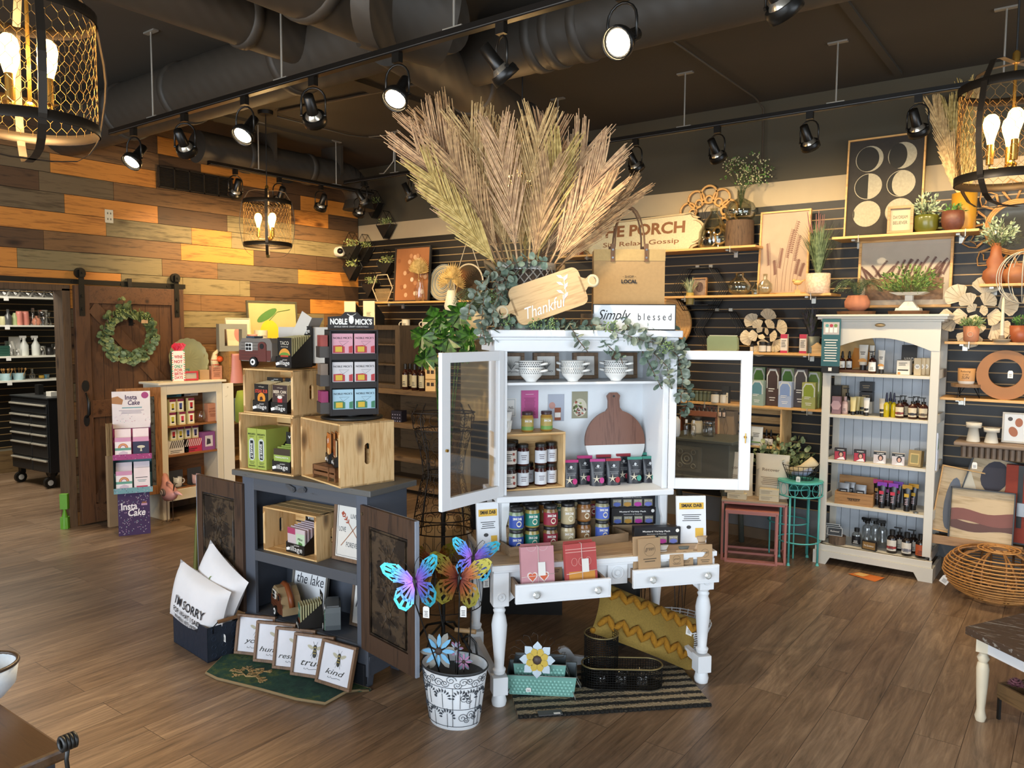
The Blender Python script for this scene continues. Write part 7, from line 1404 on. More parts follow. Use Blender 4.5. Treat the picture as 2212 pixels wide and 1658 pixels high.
t=thing('round_glass_vase','round grey green glass vase with berry sprigs on the wood stump','vase',on(1599,zS,6.2));M(glass('c6cbb4',.05)).cup([(.08,0),(.115,.03),(.125,.08),(.10,.14),(.03,.18),(.03,.24)],.004,24).build('vase_body',t)
m=M(K('4e5a38',.7));m2=M(K('cfc79a',.6));m3=M(GRN)
for i in range(26):
 e=Vector((RG.uniform(-.17,.20),RG.uniform(-.08,.08),RG.uniform(.30,.50)));m.tube([(0,0,.1),(e.x*.2,0,.25),e],.0015,4)
 for k in range(7):m2.ball(e+rv(.035),.006,5,4);leaf(m3,e+rv(.04),rv(),.025,.009)
m.build('stems',t);m2.build('berries',t);m3.build('leaves',t)
t=thing('ring_wall_art','carved wooden scroll ring art with black wire loops behind the glass bottles','wall art',on(1530,z1+.28,6.32));m=M(SHELFW)
for k in range(10):a_=2*PI*k/10+.3;c_=Vector((.19*math.cos(a_),0,.19*math.sin(a_)));m.torus(c_,.072,.011,18,5,'y');m.torus(c_*.78,.03,.010,12,5,'y')
m.build('wooden_scrolls',t);m=M(BLACK)
for k in range(7):a_=2*PI*k/7;m.tube([(-.05,-.03,-.05)]+[(-.05+.17*q*math.cos(a_+s_*.35*math.sin(q*PI)),-.03,-.05+.19*q*math.sin(a_+s_*.35*math.sin(q*PI)))for s_ in(1,)for q in(.25,.5,.75,1)]+[(-.05+.17*q*math.cos(a_-.35*math.sin(q*PI)),-.03,-.05+.19*q*math.sin(a_-.35*math.sin(q*PI)))for q in(.75,.5,.25)],.0022,4,True)
m.build('wire_petals',t)
vessel('amber_glass','amber glass tumbler left of the porch sign','glass',on(1252,z1,6.15),[(.04,0),(.05,.13)],K('7a3c14',.2))
def f_moon(m,w,h,y,z0):
 for i in range(3):
  for j in range(2):
   cx,cz,r_=(-.22+.44*j)*w,z0+h*(.80-.285*i),w*.19;m.mat(K('a59c84',.7,s=60,v=.25)).prism(E2(cx,cz,r_,r_,28),y-.0008,y)
   sh=[[(.0,.80,1.),(.0,.70,1.)],[(-.25,.72,.97),(-.75,.3,.9)],[(-.6,0,1),(0,0,0)]]
   if i==0:m.mat(K('26241f',.8)).prism(E2(cx-r_*(.12 if j==0 else .3),cz,r_*(.82 if j==0 else .64),r_*.95,28),y-.0016,y-.0008)
   elif i==1:m.mat(K('26241f',.8)).prism([(cx+(r_*.95*math.cos(q)if math.cos(q)<0 else(0 if j==0 else-r_*.45*math.cos(q))),cz+r_*.95*math.sin(q))if j==0 else(cx+(r_*.95*math.cos(q)if math.cos(q)<0 else-r_*.62*math.cos(q)),cz+r_*.95*math.sin(q))for q in[2*PI*k/28 for k in range(28)]],y-.0016,y-.0008)
   elif j==0:m.mat(K('26241f',.8)).prism(E2(cx-r_*.93,cz,r_*.05,r_*.3,10),y-.0016,y-.0008)
w_=wx(1822,1990,z2+.3,6.26);frame('large dark print of six moon phases in a thin wood frame',w_,ht(1905,294,6.26,z2),on(1905,z2,6.24),0,4,f_moon,.012,.03,fm=SHELFW,pm=K('2f2a24',.8,s=20,v=.35),name='moon_print')
def txt(*ls,c='3a2f28',sp=.5):return lambda m,w,h,y,z0:[m.mat(K(c,.6)).text(s_,0,y-.0004,z0+h*(.5+sp*(.5-(i+.5)/len(ls))),w=w*.7,h=h*sp*.6/len(ls))for i,s_ in enumerate(ls)]
frame('small wood box frame lettered daydream believer',wx(1917,1972,z2,6.12),.19,on(1944,z2,6.12),8,3,txt('DAYDREAM','BELIEVER'),.018,.05,fm=OAK,pm=K('b5a88c',.8),name='box_frame')
def P_(name,lb,px,z,y,pot,mt,fo,rz=0,pn='pot'):return potted(name,lb,on(px,z,y),pot,mt,fo,None,rz,pn)
t=P_('potted_succulent','green ribbed mug pot with a bushy pale green plant beside the box frame',2000,z2,6.14,[(.06,0),(.078,.03),(.08,.10),(.075,.12)],K('54561f',.25),bushy(.17,.10,150,SAGE,.011));M(K('54561f',.25)).torus((.09,0,.06),.035,.009,16,6,'y').build('handle',t)
P_('potted_succulent','small brown footed pot with a trailing green plant',2057,z2,6.10,[(.04,0),(.065,.03),(.072,.07),(.068,.13)],K('5c3324',.5,s=60,v=.4),bushy(.06,.07,60,GRN,.01))
t=thing('pampas_vase','mustard ribbed vase filled with tall tan palm and pampas stems','vase',on(2080,z2,6.22));M(K('a87a22',.4)).cup([(.065,0),(.075,.02),(.078,.26)],.004,20).build('vase_body',t)
vb=on(2080,z2,6.22)+Vector((0,0,.18));dv=(vb-CP).dot(Fv)
for i,(px,py)in enumerate(((2010,215),(2045,215),(2085,182),(2100,190),(2035,330),(2120,260),(2070,250),(2050,290))):e=CP+ray(px,py)*dv;frond(vb,e,.05,PALM[(1,3,3,1)[i%4]],40,30+i,.92,'golden dried palm frond rising out of the mustard vase','golden fronds in the mustard vase',st=.1)
def f_pam(m,w,h,y,z0):
 T=m.T;m.T=T@Tr((0,y-.0012,0));
 for x,hh,l in((-.25,.62,-.05),(-.15,.55,.05),(-.02,.78,.12),(.05,.88,.14),(.15,.7,.10),(.2,.4,.06),(-.1,.4,-.04),(.28,.35,.08)):pampas(m,x*w,z0+.01,hh*h,l*w*1.4)
 m.T=T
frame('tall pampas grass print in a pale wood frame',wx(1634,1742,z3+.3,6.24),ht(1690,455,6.24,z3),on(1690,z3,6.22),0,4,f_pam,.014,.03,fm=SHELFW,pm=K('b39b84',.8),name='framed_print')
P_('grass_in_pot','terrazzo pot of tall green and plum grass beside the pampas print',1766,z3,6.12,[(.085,0),(.088,.005),(.088,.15)],K('cfb49c',.5,s=60,v=.6),spiky(.44,.19,190,leafm('5a6a48','86976c'),.005,plume=K('8a5f5a',.8)))
t=thing('wooden_bird','little wooden bird on a block on the shelf','bird figure',on(1722,z3,6.09),20);M(SHELFW).ball((0,0,.085),(.032,.018,.02)).ball((-.026,0,.10),.013).tube([(.02,0,.088),(.06,0,.11)],[.01,.002],6).cyl((0,0,.03),(0,0,.07),.002).box(-.02,.02,-.015,.015,0,.03).build('bird_body',t)
bigglass('round clear glass vase on the shelf left of the pampas print',on(1597,z3,6.12),[(.05,0),(.085,.03),(.095,.075),(.07,.12),(.035,.145),(.037,.175)]);bigglass('small clear glass bottle in front of the pampas print',on(1632,z3,6.12),[(.03,0),(.035,.05),(.012,.08),(.014,.10)])
bigglass('clear glass jug in a little wire stand in front of the pampas print',on(1652,z3,6.1),[(.03,0),(.055,.03),(.055,.08),(.015,.12),(.018,.16)])
P_('sprig_vase','small yellow vase with green sprigs in the wire hexagon',1490,z3-.07,6.14,[(.03,0),(.036,.06),(.03,.10)],K('a8904a',.5),spiky(.16,.12,40,SAGE,.008));frame('small square photo block of dried flowers beside the sprig vase',.13,.155,on(1512,z3,6.24),0,3,lambda m,w,h,y,z:m.mat(K('9a8474',.8,s=40,v=.4)).pane(-w/2,w/2,y-.0004,z,z+h).mat(K('5c4a44',.8)).prism(E2(0,z+h*.5,w*.3,h*.32),y-.001,y),.01,.03,name='photo_block')
def hexr(lb,px,z,r_,n=5):
 t=thing('hexagon_rack',lb,'wire shelf',on(px,z,6.25));m=M(BLACK)
 for y in[-.09+.045*k for k in range(n)]:m.tube([(r_*math.cos(PI/3*k),y,r_*.92*math.sin(PI/3*k))for k in range(6)],.0035,4,True)
 m.build('wire_frame',t)
 for x in(-.06,.06):M(K('c9c4b4',.3,.4)).box(x-.015,x+.015,.07,.09,r_*.8,r_*.95).build('hook',t)
hexr('upper black wire hexagon rack on the slat wall',1512,z3+.06,.22);hexr('lower black wire hexagon rack on the slat wall',1555,z3-.28,.19)
one(M(BLACK).box(-.12,.12,-.12,.09,-.006,0),'rack_shelf','thin black shelf plate in the upper hexagon rack','shelf',on(1512,z3-.071,6.24))
def f_gr(m,w,h,y,z0):
 T=m.T;m.T=T@Tr((0,y-.0012,0));m.mat(K('8a6c54',.8,s=40,v=.5)).pane(-w*.44,w*.44,-.0002,z0+h*.08,z0+h*.42)
 rg=random.Random(6)
 for k in range(26):x=-w*.4+w*.8*k/26;pampas(m,x,z0+h*.15,h*rg.uniform(.35,.62),w*rg.uniform(.08,.22)*(-1 if x<-w*.1 and k%3 else 1),.006,('7a5a50','6a4a44')[k%2])
 m.T=T
t=frame('wide framed print of windswept grasses behind glass above the tall cabinet',wx(1848,2052,2.2,6.28),.50,on(1950,Py(1950,664,6.3).z,6.31),0,2,f_gr,.018,.03,fm=SHELFW,pm=K('c7b8a4',.7),glz=True)
def shellfl(lb,px,z,y,S,extra=0):
 t=thing('shell_flower',lb,'ornament',on(px,z,y));m=M(K('d6c6a8',.6,s=40,v=.2));m2=M(K('8a6f4c',.7))
 for ring,(n,r0,sz)in enumerate(((6,.112,.058),(5,.062,.042),(3,.022,.026))):
  for k in range(n):
   a_=2*PI*(k+.5*ring)/n+.3;c_=(r0*S*math.cos(a_),-.015-.016*ring,r0*S*math.sin(a_));m.at(Tr(c_),Ry(90-math.degrees(a_)),Rx(12));m2.at(Tr(c_),Ry(90-math.degrees(a_)),Rx(12));q=sz*S
   F_=[(q*(.95+.07*(i%2))*math.sin(b),q*.55*abs(math.cos(b))-0+q*.5*(math.cos(b)))for i,b in enumerate([-1.5+3.0*j/12 for j in range(13)])]
   m.add([(0,.004,-q*.5)]+[(x,-.012*math.cos(x/q*1.4),zz)for x,zz in F_],[(0,i+1,i+2)for i in range(12)])
   for i in range(1,12,2):x,zz=F_[i];m2.add([(0-.0004,.002,-q*.45),(x-.0013,-.0135,zz*.97),(x+.0013,-.0135,zz*.97)],[(0,1,2)])
 m.build('shells',t);m2.build('shell_ribs',t)
shellfl('smaller cream shell flower ornament standing behind the little jars',1652,z4+.155,6.22,1.15);shellfl('larger white shell flower ornament at the right of the tall cabinet',2112,z6+.20,6.22,1.45)
t=thing('zip_pouch','pale green zip pouch lying on the shelf behind the hutch','pouch',on(1561,z4,6.12));M(K('8fa17e',.5)).prism([(-.125,0),(.12,0),(.13,.02),(.125,.105),(.11,.125),(-.115,.125),(-.13,.1)],-.02,.02).build('bag',t,.008);M(K('cfd2c2',.5)).box(-.115,.12,-.003,.003,.125,.131).build('zip',t)
def f_red(m,w,h,y):m.mat(K('b92f48',.5)).pane(-w/2,w/2,y-.0005,h*.78,h).pane(-w/2,w/2,y-.0005,0,h*.13).mat(INK).bars(-w*.35,w*.35,y,h*.3,h*.7,5)
for px,n_ in((1694,'left'),(1735,'right')):carton(n_+' hand white carton with a red top on the shelf by the shell flower',on(px,z4,6.10),.052,.05,.145,K('dfd4c4',.5),6,face=f_red,name='red_top_carton')
for px,r_,h_,n_ in((1624,.014,.065,'small dark jar left of the shell flower jars'),(1647,.03,.085,'larger black lidded jar below the shell flower'),(1659,.025,.08,'black lidded jar beside the larger one')):jar(n_,on(px,z4,6.1 if r_>.026 else 6.13),h_,r_,K('2a2624',.4),BLACK,K('d8d0c0',.6),'',lh=.2)
P_('lavender_bucket','small galvanized bucket of dark lavender behind the red cartons',1752,z4,6.2,[(.05,0),(.062,.13)],K('7a8078',.45,.5),spiky(.26,.12,110,leafm('39402f','4d4a5a'),.009));one(M(PINE).box(-.035,.035,-.02,.02,0,.05).add([(-.045,-.02,.05),(.045,-.02,.05),(0,-.02,.085),(-.045,.02,.05),(.045,.02,.05),(0,.02,.085)],[(0,1,2),(5,4,3),(0,2,5,3),(1,4,5,2),(0,3,4,1)]),'wooden_house','little raw wooden house block at the end of the shelf','ornament',on(1765,z4,6.08))
def teaf(c):
 def f(m,w,h,y):m.mat(K('c9ccc9',.5)).prism([(-w*.46,h*.46),(w*.46,h*.46),(w*.46,h*.8),(w*.25,h*.97),(-w*.25,h*.97),(-w*.46,h*.8)],y-.0008,y).mat(K(c,.5)).prism([(-w*.38,h*.46),(w*.38,h*.46),(w*.38,h*.78),(w*.2,h*.92),(-w*.2,h*.92),(-w*.38,h*.78)],y-.0014,y-.0008).mat(PAPER).bars(-w*.3,w*.2,y-.0014,h*.36,h*.48,2).bars(-w*.25,w*.25,y,h*.12,h*.25,2,cen=True)
 return f
for px,y,c1,c2,h_,n_ in((1637,6.09,'93a79a','5a8a96',.20,'front row, pale teal at the left'),(1697,6.09,'a3b2cf','7f97c4',.20,'front row, lavender blue in the middle'),(1748,6.09,'a0a35c','8a9a2c',.20,'front row, olive at the right'),(1640,6.19,'7f9a7a','4f7a2c',.30,'tall back row, green at the left'),(1670,6.15,'4f3a33','3d2a26',.30,'tall back row, brown left of the middle'),(1702,6.19,'8fa07a','4f7a2c',.30,'tall back row, green in the middle'),(1730,6.15,'4f4a4c','3f3a3c',.30,'tall back row, charcoal right of the middle'),(1757,6.19,'8f9a5a','5f7a2c',.28,'tall back row, olive green at the right')):
 carton('pastel tea carton, '+n_,on(px,z5,y),.10,.06,h_,K(c1,.5),0,face=teaf(c2),name='tea_carton')
for i in range(8):jar('green labelled tin in the row seen through the right glass door',on(1487+9*i,z5,6.12),.085,.018,K('3d4734',.4),K('6a7058',.4),K('5c6650',.5),'',group='green tins in a row behind the glass door',lh=.1)
for px,w_,n_ in((1478,.03,'left'),(1545,.035,'middle'),(1562,.025,'right')):jar(f'white jar with dark lid seen through the right glass door, {n_} one',on(px,z5,6.08),.09,w_,K('cfc6b2',.4),BLACK,K('e0d8c8',.5),'',lh=.2)
NX=Frame((-2.62,5.50,0),0);t=thing('carved_side_table','dark grey carved side table with curved legs behind the right glass door','side table',(-2.42,5.95,0),0);NG=worn('4d5149','2e2f2b',.36,6.,.5)
m=M(NG).box(-.42,.24,-.24,.24,.58,.86);m.build('chest',t,.004);M(NG).box(-.46,.28,-.28,.27,.86,.885).box(-.44,.26,-.26,.25,.57,.59).build('top_and_moulding',t,.005)
m=M(K('6a6c60',.5,.3)).box(-.22,.02,-.25,-.24,.62,.82);m.mat(NG).box(-.19,-.01,-.254,-.25,.645,.795).mat(K('7d7f70',.45,.4)).torus((-.10,-.256,.72),.045,.006,18,5,'y').torus((-.10,-.256,.72),.02,.005,14,5,'y')
for s_ in(-1,1):m.torus((-.10+s_*.055,-.256,.775),.018,.004,12,4,'y').torus((-.10+s_*.055,-.256,.665),.018,.004,12,4,'y')
m.build('carved_panel',t)
for x in(-.38,.20):
 for y in(-.2,.2):M(NG).tube([(x,y,.58),(x*1.05,y*1.1,.45),(x*.9,y,.25),(x*.95,y*1.05,0)],[.05,.035,.022,.025],8).build('leg',t)
TT=.886
t=thing('essential_oil_rack','two step wooden rack on the carved table seen through the glass door','rack',on(1516,TT+.13,6.1));M(W('8a5236','5c3422','x')).box(-.17,.15,-.06,-.05,.0,.05).box(-.17,.15,.0,.01,0,.09).box(-.17,.15,-.06,.05,0,.006).box(-.17,-.16,-.06,.05,-.13,0).box(.14,.15,-.06,.05,-.13,0).build('steps',t)
for i in range(10):bottle('tiny oil bottle with pale label in the row on the wooden rack',on(1483+9*i,TT+.136,6.075),.075,.0125,K('2a211d',.2),BLACK,K('d9b9a0',.6),'cap',group='tiny oil bottles on the rack',name='oil_bottle')
for px,n_ in((1482,'left'),(1498,'right')):bottle(f'clear spray mist bottle on the carved table, {n_} one',on(px,TT,5.8),.13,.018,glass('dfe4e6',.1),K('e4e6e8',.3),None,'cap',name='mist_bottle')
jar('wide cream candle jar with black lid on the carved table',on(1505,TT,5.98),.14,.045,K('c2b79c',.4),BLACK,K('e0d8c4',.5),'',lh=.2);jar('cut glass jar with a knob lid on the carved table',on(1531,TT,5.9),.12,.05,glass('b9b9ae',.2),glass('b9b9ae',.2),glass('a8a89c',.3),'')
t=thing('white_diffuser','white ribbed diffuser at the left of the carved table','diffuser',on(1456,TT,5.72));M(K('d8dadc',.4)).lathe([(.04,0),(.048,.02),(.048,.13),(.03,.155),(.012,.16)],20).build('body',t)
t=thing('kraft_shelf_box','brown kraft display box with a leaf outline on the wall crate','box',on(1575,1.0,6.13));
z_=Py(1650,968,6.08).z;t=thing('wall_crate','open pine box fixed on the slat wall below the tea cartons','crate',on(1628,z_,6.2));a_=.26;m=M(PINE).box(-a_,a_,-.13,.13,0,.012).box(-a_,a_,-.13,.13,.31,.322).mat(PINEZ).box(-a_,-a_+.012,-.13,.13,.012,.31).box(a_-.012,a_,-.13,.13,.012,.31).mat(PINE)
for k in range(4):m.box(-a_,a_,.12,.13,.02+.075*k,.075+.075*k)
m.build('box_boards',t,.001);bpy.data.objects.remove(bpy.data.objects['kraft_shelf_box'])
carton('kraft display box with a leaf outline inside the wall crate',on(1572,z_+.013,6.14),.13,.1,.26,K('8f7658',.7),0,face=lambda m,w,h,y:m.mat(K('6a523a',.7)).tube([(0,y-.001,h*.2),(w*.15,y-.001,h*.45),(0,y-.001,h*.75),(-w*.15,y-.001,h*.45)],.001,4,True),name='kraft_box')
pouch('white green-striped bag inside the wall crate',on(1634,z_+.013,6.12),.10,.15,K('cfd3d2',.4),None,0,None,lambda m,w,h,y:m.mat(K('6f9a5a',.5)).pane(-w*.4,w*.4,y-.012,h*.15,h*.22).mat(INK).bars(-w*.3,w*.3,y-.004,h*.45,h*.7,3,cen=True))
for px,n_ in((1655,'left'),(1665,'right')):bottle(f'brown dropper bottle inside the wall crate, {n_} one',on(px,z_+.013,6.16),.13,.02,K('3a2418',.2),BLACK,PAPER,'dropper')
t=thing('price_card_stand','black swirled stand with a hanging price card on the wall crate','card',on(1567,z_+.323,6.1));M(BLACK).box(-.03,.03,-.01,.03,0,.15).build('stand',t);M(K('d9cdb4',.6)).box(-.02,.025,-.014,-.011,.0,.10).mat(INK).bars(-.015,.02,-.014,.02,.08,3).build('card_sheet',t)
# ============ tall cabinet ============
CX0,CX1,CY=-1.585,-.825,5.97;CW=CX1-CX0;DX=(CX0+CX1)/2;t=thing('tall_white_cabinet','tall distressed white open cabinet with an arched top and beadboard back','cabinet',(DX,CY,0));A=CW/2;CWT=worn('d3cfc4','a08d70',.30,6.);D2=.36
m=M(CWT).box(-A,-A+.055,0,.03,.17,1.80).box(A-.055,A,0,.03,.17,1.80).box(-A,-A+.05,D2-.03,D2,.17,1.8).box(A-.05,A,D2-.03,D2,.17,1.8);m.build('posts',t,.003)
m=M(CWT)
for s_ in(-1,1):
 for z in(.17,.46,.79,1.13,1.44):m.box(s_*A-.012*(s_>0)-.0,s_*A+.012*(s_<0),.03,D2-.03,z-.03,z+.03)
m.build('side_rails',t);m=M(K('c3cad2',.6));n=11
for k in range(n):x=-A+.02+(CW-.04)*k/n;m.box(x+.0015,x+(CW-.04)/n-.0015,D2-.025,D2-.015,.12,1.78)
m.mat(K('4f555c',.7)).box(-A+.02,A-.02,D2-.016,D2-.012,.12,1.78);m.build('beadboard_back',t)
m=M(CWT).prism([(-A,1.80),(-A,1.60),(-A+.055,1.60)]+[(-(A-.055)+2*(A-.055)*k/12,1.60+.085*math.sin(PI*k/12))for k in range(1,12)]+[(A-.055,1.60),(A,1.60),(A,1.80)],-.003,.022);m.build('arched_rail',t);m=M(CWT)
for e,za,zb in((.0,1.79,1.80),(.02,1.80,1.815),(.04,1.815,1.835),(.05,1.835,1.85)):m.box(-A-e,A+e,-e,D2,za,zb)
m.build('crown',t,.003);M(K('a8906a',.5,.4)).ball((0,-.01,1.775),(.035,.012,.014)).build('crown_ornament',t)
m=M(CWT).box(-A+.03,A-.03,0,D2-.02,.13,.145).prism([(-A-.02,0),(-A+.07,0),(-A+.10,.055),(A-.10,.055),(A-.07,0),(A+.02,0),(A+.02,.10),(-A-.02,.10)],-.02,.0).box(-A-.01,A+.01,-.01,.02,.10,.145)
for s_ in(-1,1):m.box(s_*(A+.01)-.01,s_*(A+.01)+.01,-.01,D2,0,.10)
m.build('plinth',t,.002);ZS=[1.425,1.118,.783,.46,.146]
for z in ZS[:4]:M(CWT).box(-A+.03,A-.03,.005,D2-.03,z-.02,z).build('shelf_board',t,.001)
cz_=lambda px,k,y=6.08:on(px,ZS[k]+.001,y)
def bt(px,k,h_,r_,body,cap,lab,kind,lb,y=6.08,text=None,**kw):return bottle(lb,cz_(px,k,y),h_,r_,body,cap,lab,kind,0,None,text=text,**kw)
AM=K('3a1a12',.12)
t=one(M(W('6a4228','43281a','x')).box(-.13,.15,-.05,.05,0,.02),'display_riser','dark wooden riser on the top shelf of the tall cabinet','riser',cz_(1840,0,6.14))
for px,n_ in((1803,'left'),(1819,'middle'),(1834,'right')):bottle(f'amber lotion bottle on the dark riser, {n_} of three',on(px,ZS[0]+.022,6.13 if n_=='middle' else 6.16),.135,.022,AM,BLACK,PAPER,'dropper')
bt(1884,0,.165,.027,AM,BLACK,PAPER,'pump','amber pump bottle standing alone on the top cabinet shelf');suna=lambda m,r,h:m.mat(K('d99a4a',.5)).add([(r*1.15*math.cos(q),-r*.95,h*.33+r*1.0*math.sin(q))for q in[PI*k/10 for k in range(11)]],[tuple(range(11))]).mat(INK).bars(-r*.7,r*.7,-r*.9,h*.6,h*.75,2,cen=True)
for px,z,h_,r_,y,n_ in((1864,ZS[0]+.021,.185,.026,6.13,'white squeeze tube with an orange sun, tallest on the riser'),(1882,ZS[0]+.022,.18,.014,6.17,'slim white squeeze tube beside the tallest tube'),(1903,ZS[0],.17,.018,6.08,'white squeeze tube with an orange sun right of the pump bottle')):tubec(n_,on(px,z,y),h_,r_,K('dcd6ca',.4),K('2a2624',.4),art=suna)
t=thing('sun_disc_display','round tan display disc with an orange stripe behind the sun care tubes','display',cz_(1838,0,6.27));m=M(K('b59a68',.5)).prism(E2(0,.165,.165,.165,36),0,.008).mat(K('c07a18',.5)).prism([(-.02,0.02),(.11,.04),(.15,.16),(.02,.18)],-.001,0).mat(INK).text('OPEN TO SUN',0,-.001,.26,w=.15,h=.014);m.build('disc',t)
t=thing('teal_poster','teal leaflet poster clipped at the upper left of the tall cabinet','leaflet',on(1793,1.475,5.93));m=M(K('2f6068',.5)).box(-.065,.065,0,.004,0,.345).mat(K('b9b2b0',.5)).pane(-.055,.055,-.0006,.23,.32).mat(PAPER).bars(-.05,.05,0,.03,.2,9,cen=True)
for x,c_ in((-.03,'5a9a9a'),(0,'b03a4a'),(.03,'6a8a4a')):m.mat(K(c_,.5)).prism(E2(x,.295,.012,.012),-.0014,0).mat(PAPER).pane(x-.011,x+.011,-.0018,.245,.28)
m.build('poster_sheet',t);M(BLACK).box(-.06,.06,0,.03,-.05,0).mat(PAPER).pane(-.012,.012,-.001,-.035,-.01).build('black_base',t)
carton('white soap carton on the right of the top cabinet shelf',cz_(1953,0,6.07),.085,.06,.105,K('d8d4ca',.5),-6,face=lambda m,w,h,y:m.mat(INK).bars(-w*.35,w*.35,y,h*.6,h*.85,3).pane(-w*.4,w*.4,y-.001,h*.28,h*.36).pane(-w/2,w/2,y-.001,h*.97,h).mat(K('c98a4a',.5)).prism(E2(-w*.3,h*.1,w*.12,h*.08),y-.001,y),name='soap_carton')
for i,n_ in enumerate(('left','middle','right')):carton(f'cream soap pack with a hexagon badge, {n_} one on the top cabinet shelf',cz_(1982+9*i,0,6.08+.03*i),.045,.04,.12,K('cdbb98',.5),0,face=lambda m,w,h,y:m.mat(PAPER).prism(E2(0,h*.5,w*.4,w*.42,6),y-.0012,y).mat(INK).bars(-w*.25,w*.25,y-.001,h*.42,h*.56,2,cen=True),name='soap_pack')
carton('black and tan booklet leaning at the back of the top cabinet shelf',cz_(1962,0,6.20),.10,.012,.21,K('1a1715',.5),6,face=lambda m,w,h,y:m.mat(K('b99a6c',.6)).pane(-w*.35,w*.35,y-.001,h*.05,h*.35).mat(PAPER).text('HAND',0,y,h*.5,w=w*.6,h=h*.13),name='booklet',cat='booklet',rx=-10)
k=1
carton('mauve hexagon front carton at the left of the second cabinet shelf',cz_(1807,k,6.05),.06,.05,.13,K('8a6a70',.5),0,face=lambda m,w,h,y:m.mat(K('b9989c',.5)).prism(E2(0,h*.5,w*.62,w*.62,6),y-.002,y),name='mauve_carton');carton('black foil bag at the back left of the second cabinet shelf',cz_(1803,k,6.2),.09,.05,.20,K('1f1e20',.4),0,name='foil_bag',cat='bag');carton('tan paper bag behind the mauve cartons',cz_(1818,k,6.24),.08,.05,.20,K('8f7c5c',.6),0,name='paper_bag',cat='bag')
bottle('pale pink bottle with a dark cap beside the mauve carton',cz_(1825,k,6.07),.13,.022,K('b99a94',.4),K('b99a94',.4),K('cdb2ac',.5),'cap');bt(1829,k,.19,.026,K('1e1c1c',.3),BLACK,K('c9bba2',.5),'pump','tall dark pump bottle behind the pink bottle',6.16)
for px,y,c_,c2,n_ in((1842,6.05,'d2c388','16','pale yellow squeeze tube, first from the left'),(1851,6.12,'c9b878','16','pale yellow squeeze tube behind the first'),(1871,6.05,'d8d6d0','16','white and black squeeze tube in the middle of the second cabinet shelf'),(1862,6.13,'b9a870','16','tan squeeze tube behind the white and black one'),(1905,6.06,'c4b8a0','16','cream and black squeeze tube left of the yellow bottles')):tubec(n_,cz_(px,k,y),.13,.017,K(c_,.4),K('1c1a1a',.4),art=(lambda m,r,h:m.mat(K('1c1a1a',.4)).lathe([(r*1.01,h*.2),(r*1.03,h*.42)],12,sy=.9,cap=False))if 'black' in n_ else None)
for z_0,n_ in((0,'lower'),(.075,'upper')):carton(f'black carton, {n_} of the stack at the back of the second cabinet shelf',cz_(1871,k,6.24)+Vector((0,0,.09+z_0)),.09,.07,.07,K('1c1a19',.4),0,name='black_carton',face=lambda m,w,h,y:m.mat(K('a8906a',.5)).bars(-w*.3,w*.3,y,h*.3,h*.7,2,cen=True))
carton('white block under the black cartons on the second cabinet shelf',cz_(1871,k,6.24),.09,.07,.089,CWT,0,name='display_block')
for px,y,n_ in((1914,6.06,'front left'),(1922,6.13,'back'),(1930,6.07,'front right')):bt(px,k,.175,.019,K('b3a010',.2),K('1a1c3a',.4),None,'dropper',f'bright yellow oil bottle, {n_} one',y)
for px,y,b_,n_ in((1943,6.06,'8a3a3a','first, with a red band'),(1953,6.15,None,'standing behind the first'),(1971,6.05,'3a3a44','second in front, with a dark band'),(1981,6.14,None,'standing behind the second'),(1994,6.06,'7a6a5a','last beside the cabinet post')):bt(px,k,.155,.029,AM,BLACK,K('dccfb2',.5),'pump',f'amber pump soap bottle on the second cabinet shelf, {n_}',y,band=K(b_,.5)if b_ else None)
def f_face(c):
 def f(m,w,h,y):m.mat(K(c,.5)).pane(-w*.46,w*.46,y-.0005,h*.02,h*.72).mat(K('2a1c1c',.5)).prism(E2(w*.08,h*.5,w*.22,h*.26),y-.0012,y).mat(K('d2a08a',.5)).prism(E2(w*.08,h*.46,w*.13,h*.18),y-.0018,y).mat(K('e6dcdc',.5)).prism([(-w*.3,h*.03),(w*.42,h*.03),(w*.3,h*.28),(0,h*.22)],y-.0015,y).mat(PAPER).text('VOEEKS',.05*w,y,h*.86,w=w*.6,h=h*.09)
 return f
for i,px in enumerate((1815,1857,1900,1940)):carton(f'small {"crimson" if i < 2 else "white"} carton with a portrait, {("first", "second", "third", "fourth")[i]} from the left on the third cabinet shelf',cz_(px,2,6.03),.08,.035,.085,K('1c1517' if i<2 else 'cfcaca',.5),6,face=lambda m,w,h,y,i=i:[f_face('a8283c' if i<2 else 'c9bfbf')(m,w,h,y),m.mat(BLACK).pane(-w/2,w/2,y-.0004,h*.76,h)if i>1 else 0,m.mat(PAPER).text('POCKET',.05*w,y-.001,h*.86,w=w*.5,h=h*.08)],name='portrait_carton')
carton('tan gift box with a gold frame at the right of the third cabinet shelf',cz_(1977,2,6.04),.085,.05,.115,K('9a865c',.5),-12,face=lambda m,w,h,y:m.mat(K('c9b27a',.4)).pane(-w*.35,w*.35,y-.0006,h*.15,h*.8).mat(K('8f8a62',.5)).pane(-w*.28,w*.28,y-.001,h*.22,h*.72),name='gift_box',rx=-8);carton('smoky clear box behind the tan gift box',cz_(1990,2,6.12),.08,.06,.12,glass('b9bdb9',.15),-12,name='clear_box')
t=thing('wooden_tray_box','pine box with a branded wagon drawing holding packets on the fourth cabinet shelf','box',cz_(1848,3,6.08),3);m=M(W('a87b48','80582e','x')).box(-.13,.13,-.085,-.075,0,.09).box(-.13,.13,.075,.085,0,.19).box(-.13,-.12,-.075,.075,0,.09).box(.12,.13,-.075,.075,0,.09).box(-.12,.12,-.075,.075,0,.008);m.mat(K('2a1c10',.7)).pane(-.045,.045,-.0858,.045,.05).text('TRUE NORTH',.0,-.0855,.04,w=.08,h=.02,bold=.02);m.build('box_boards',t,.001)
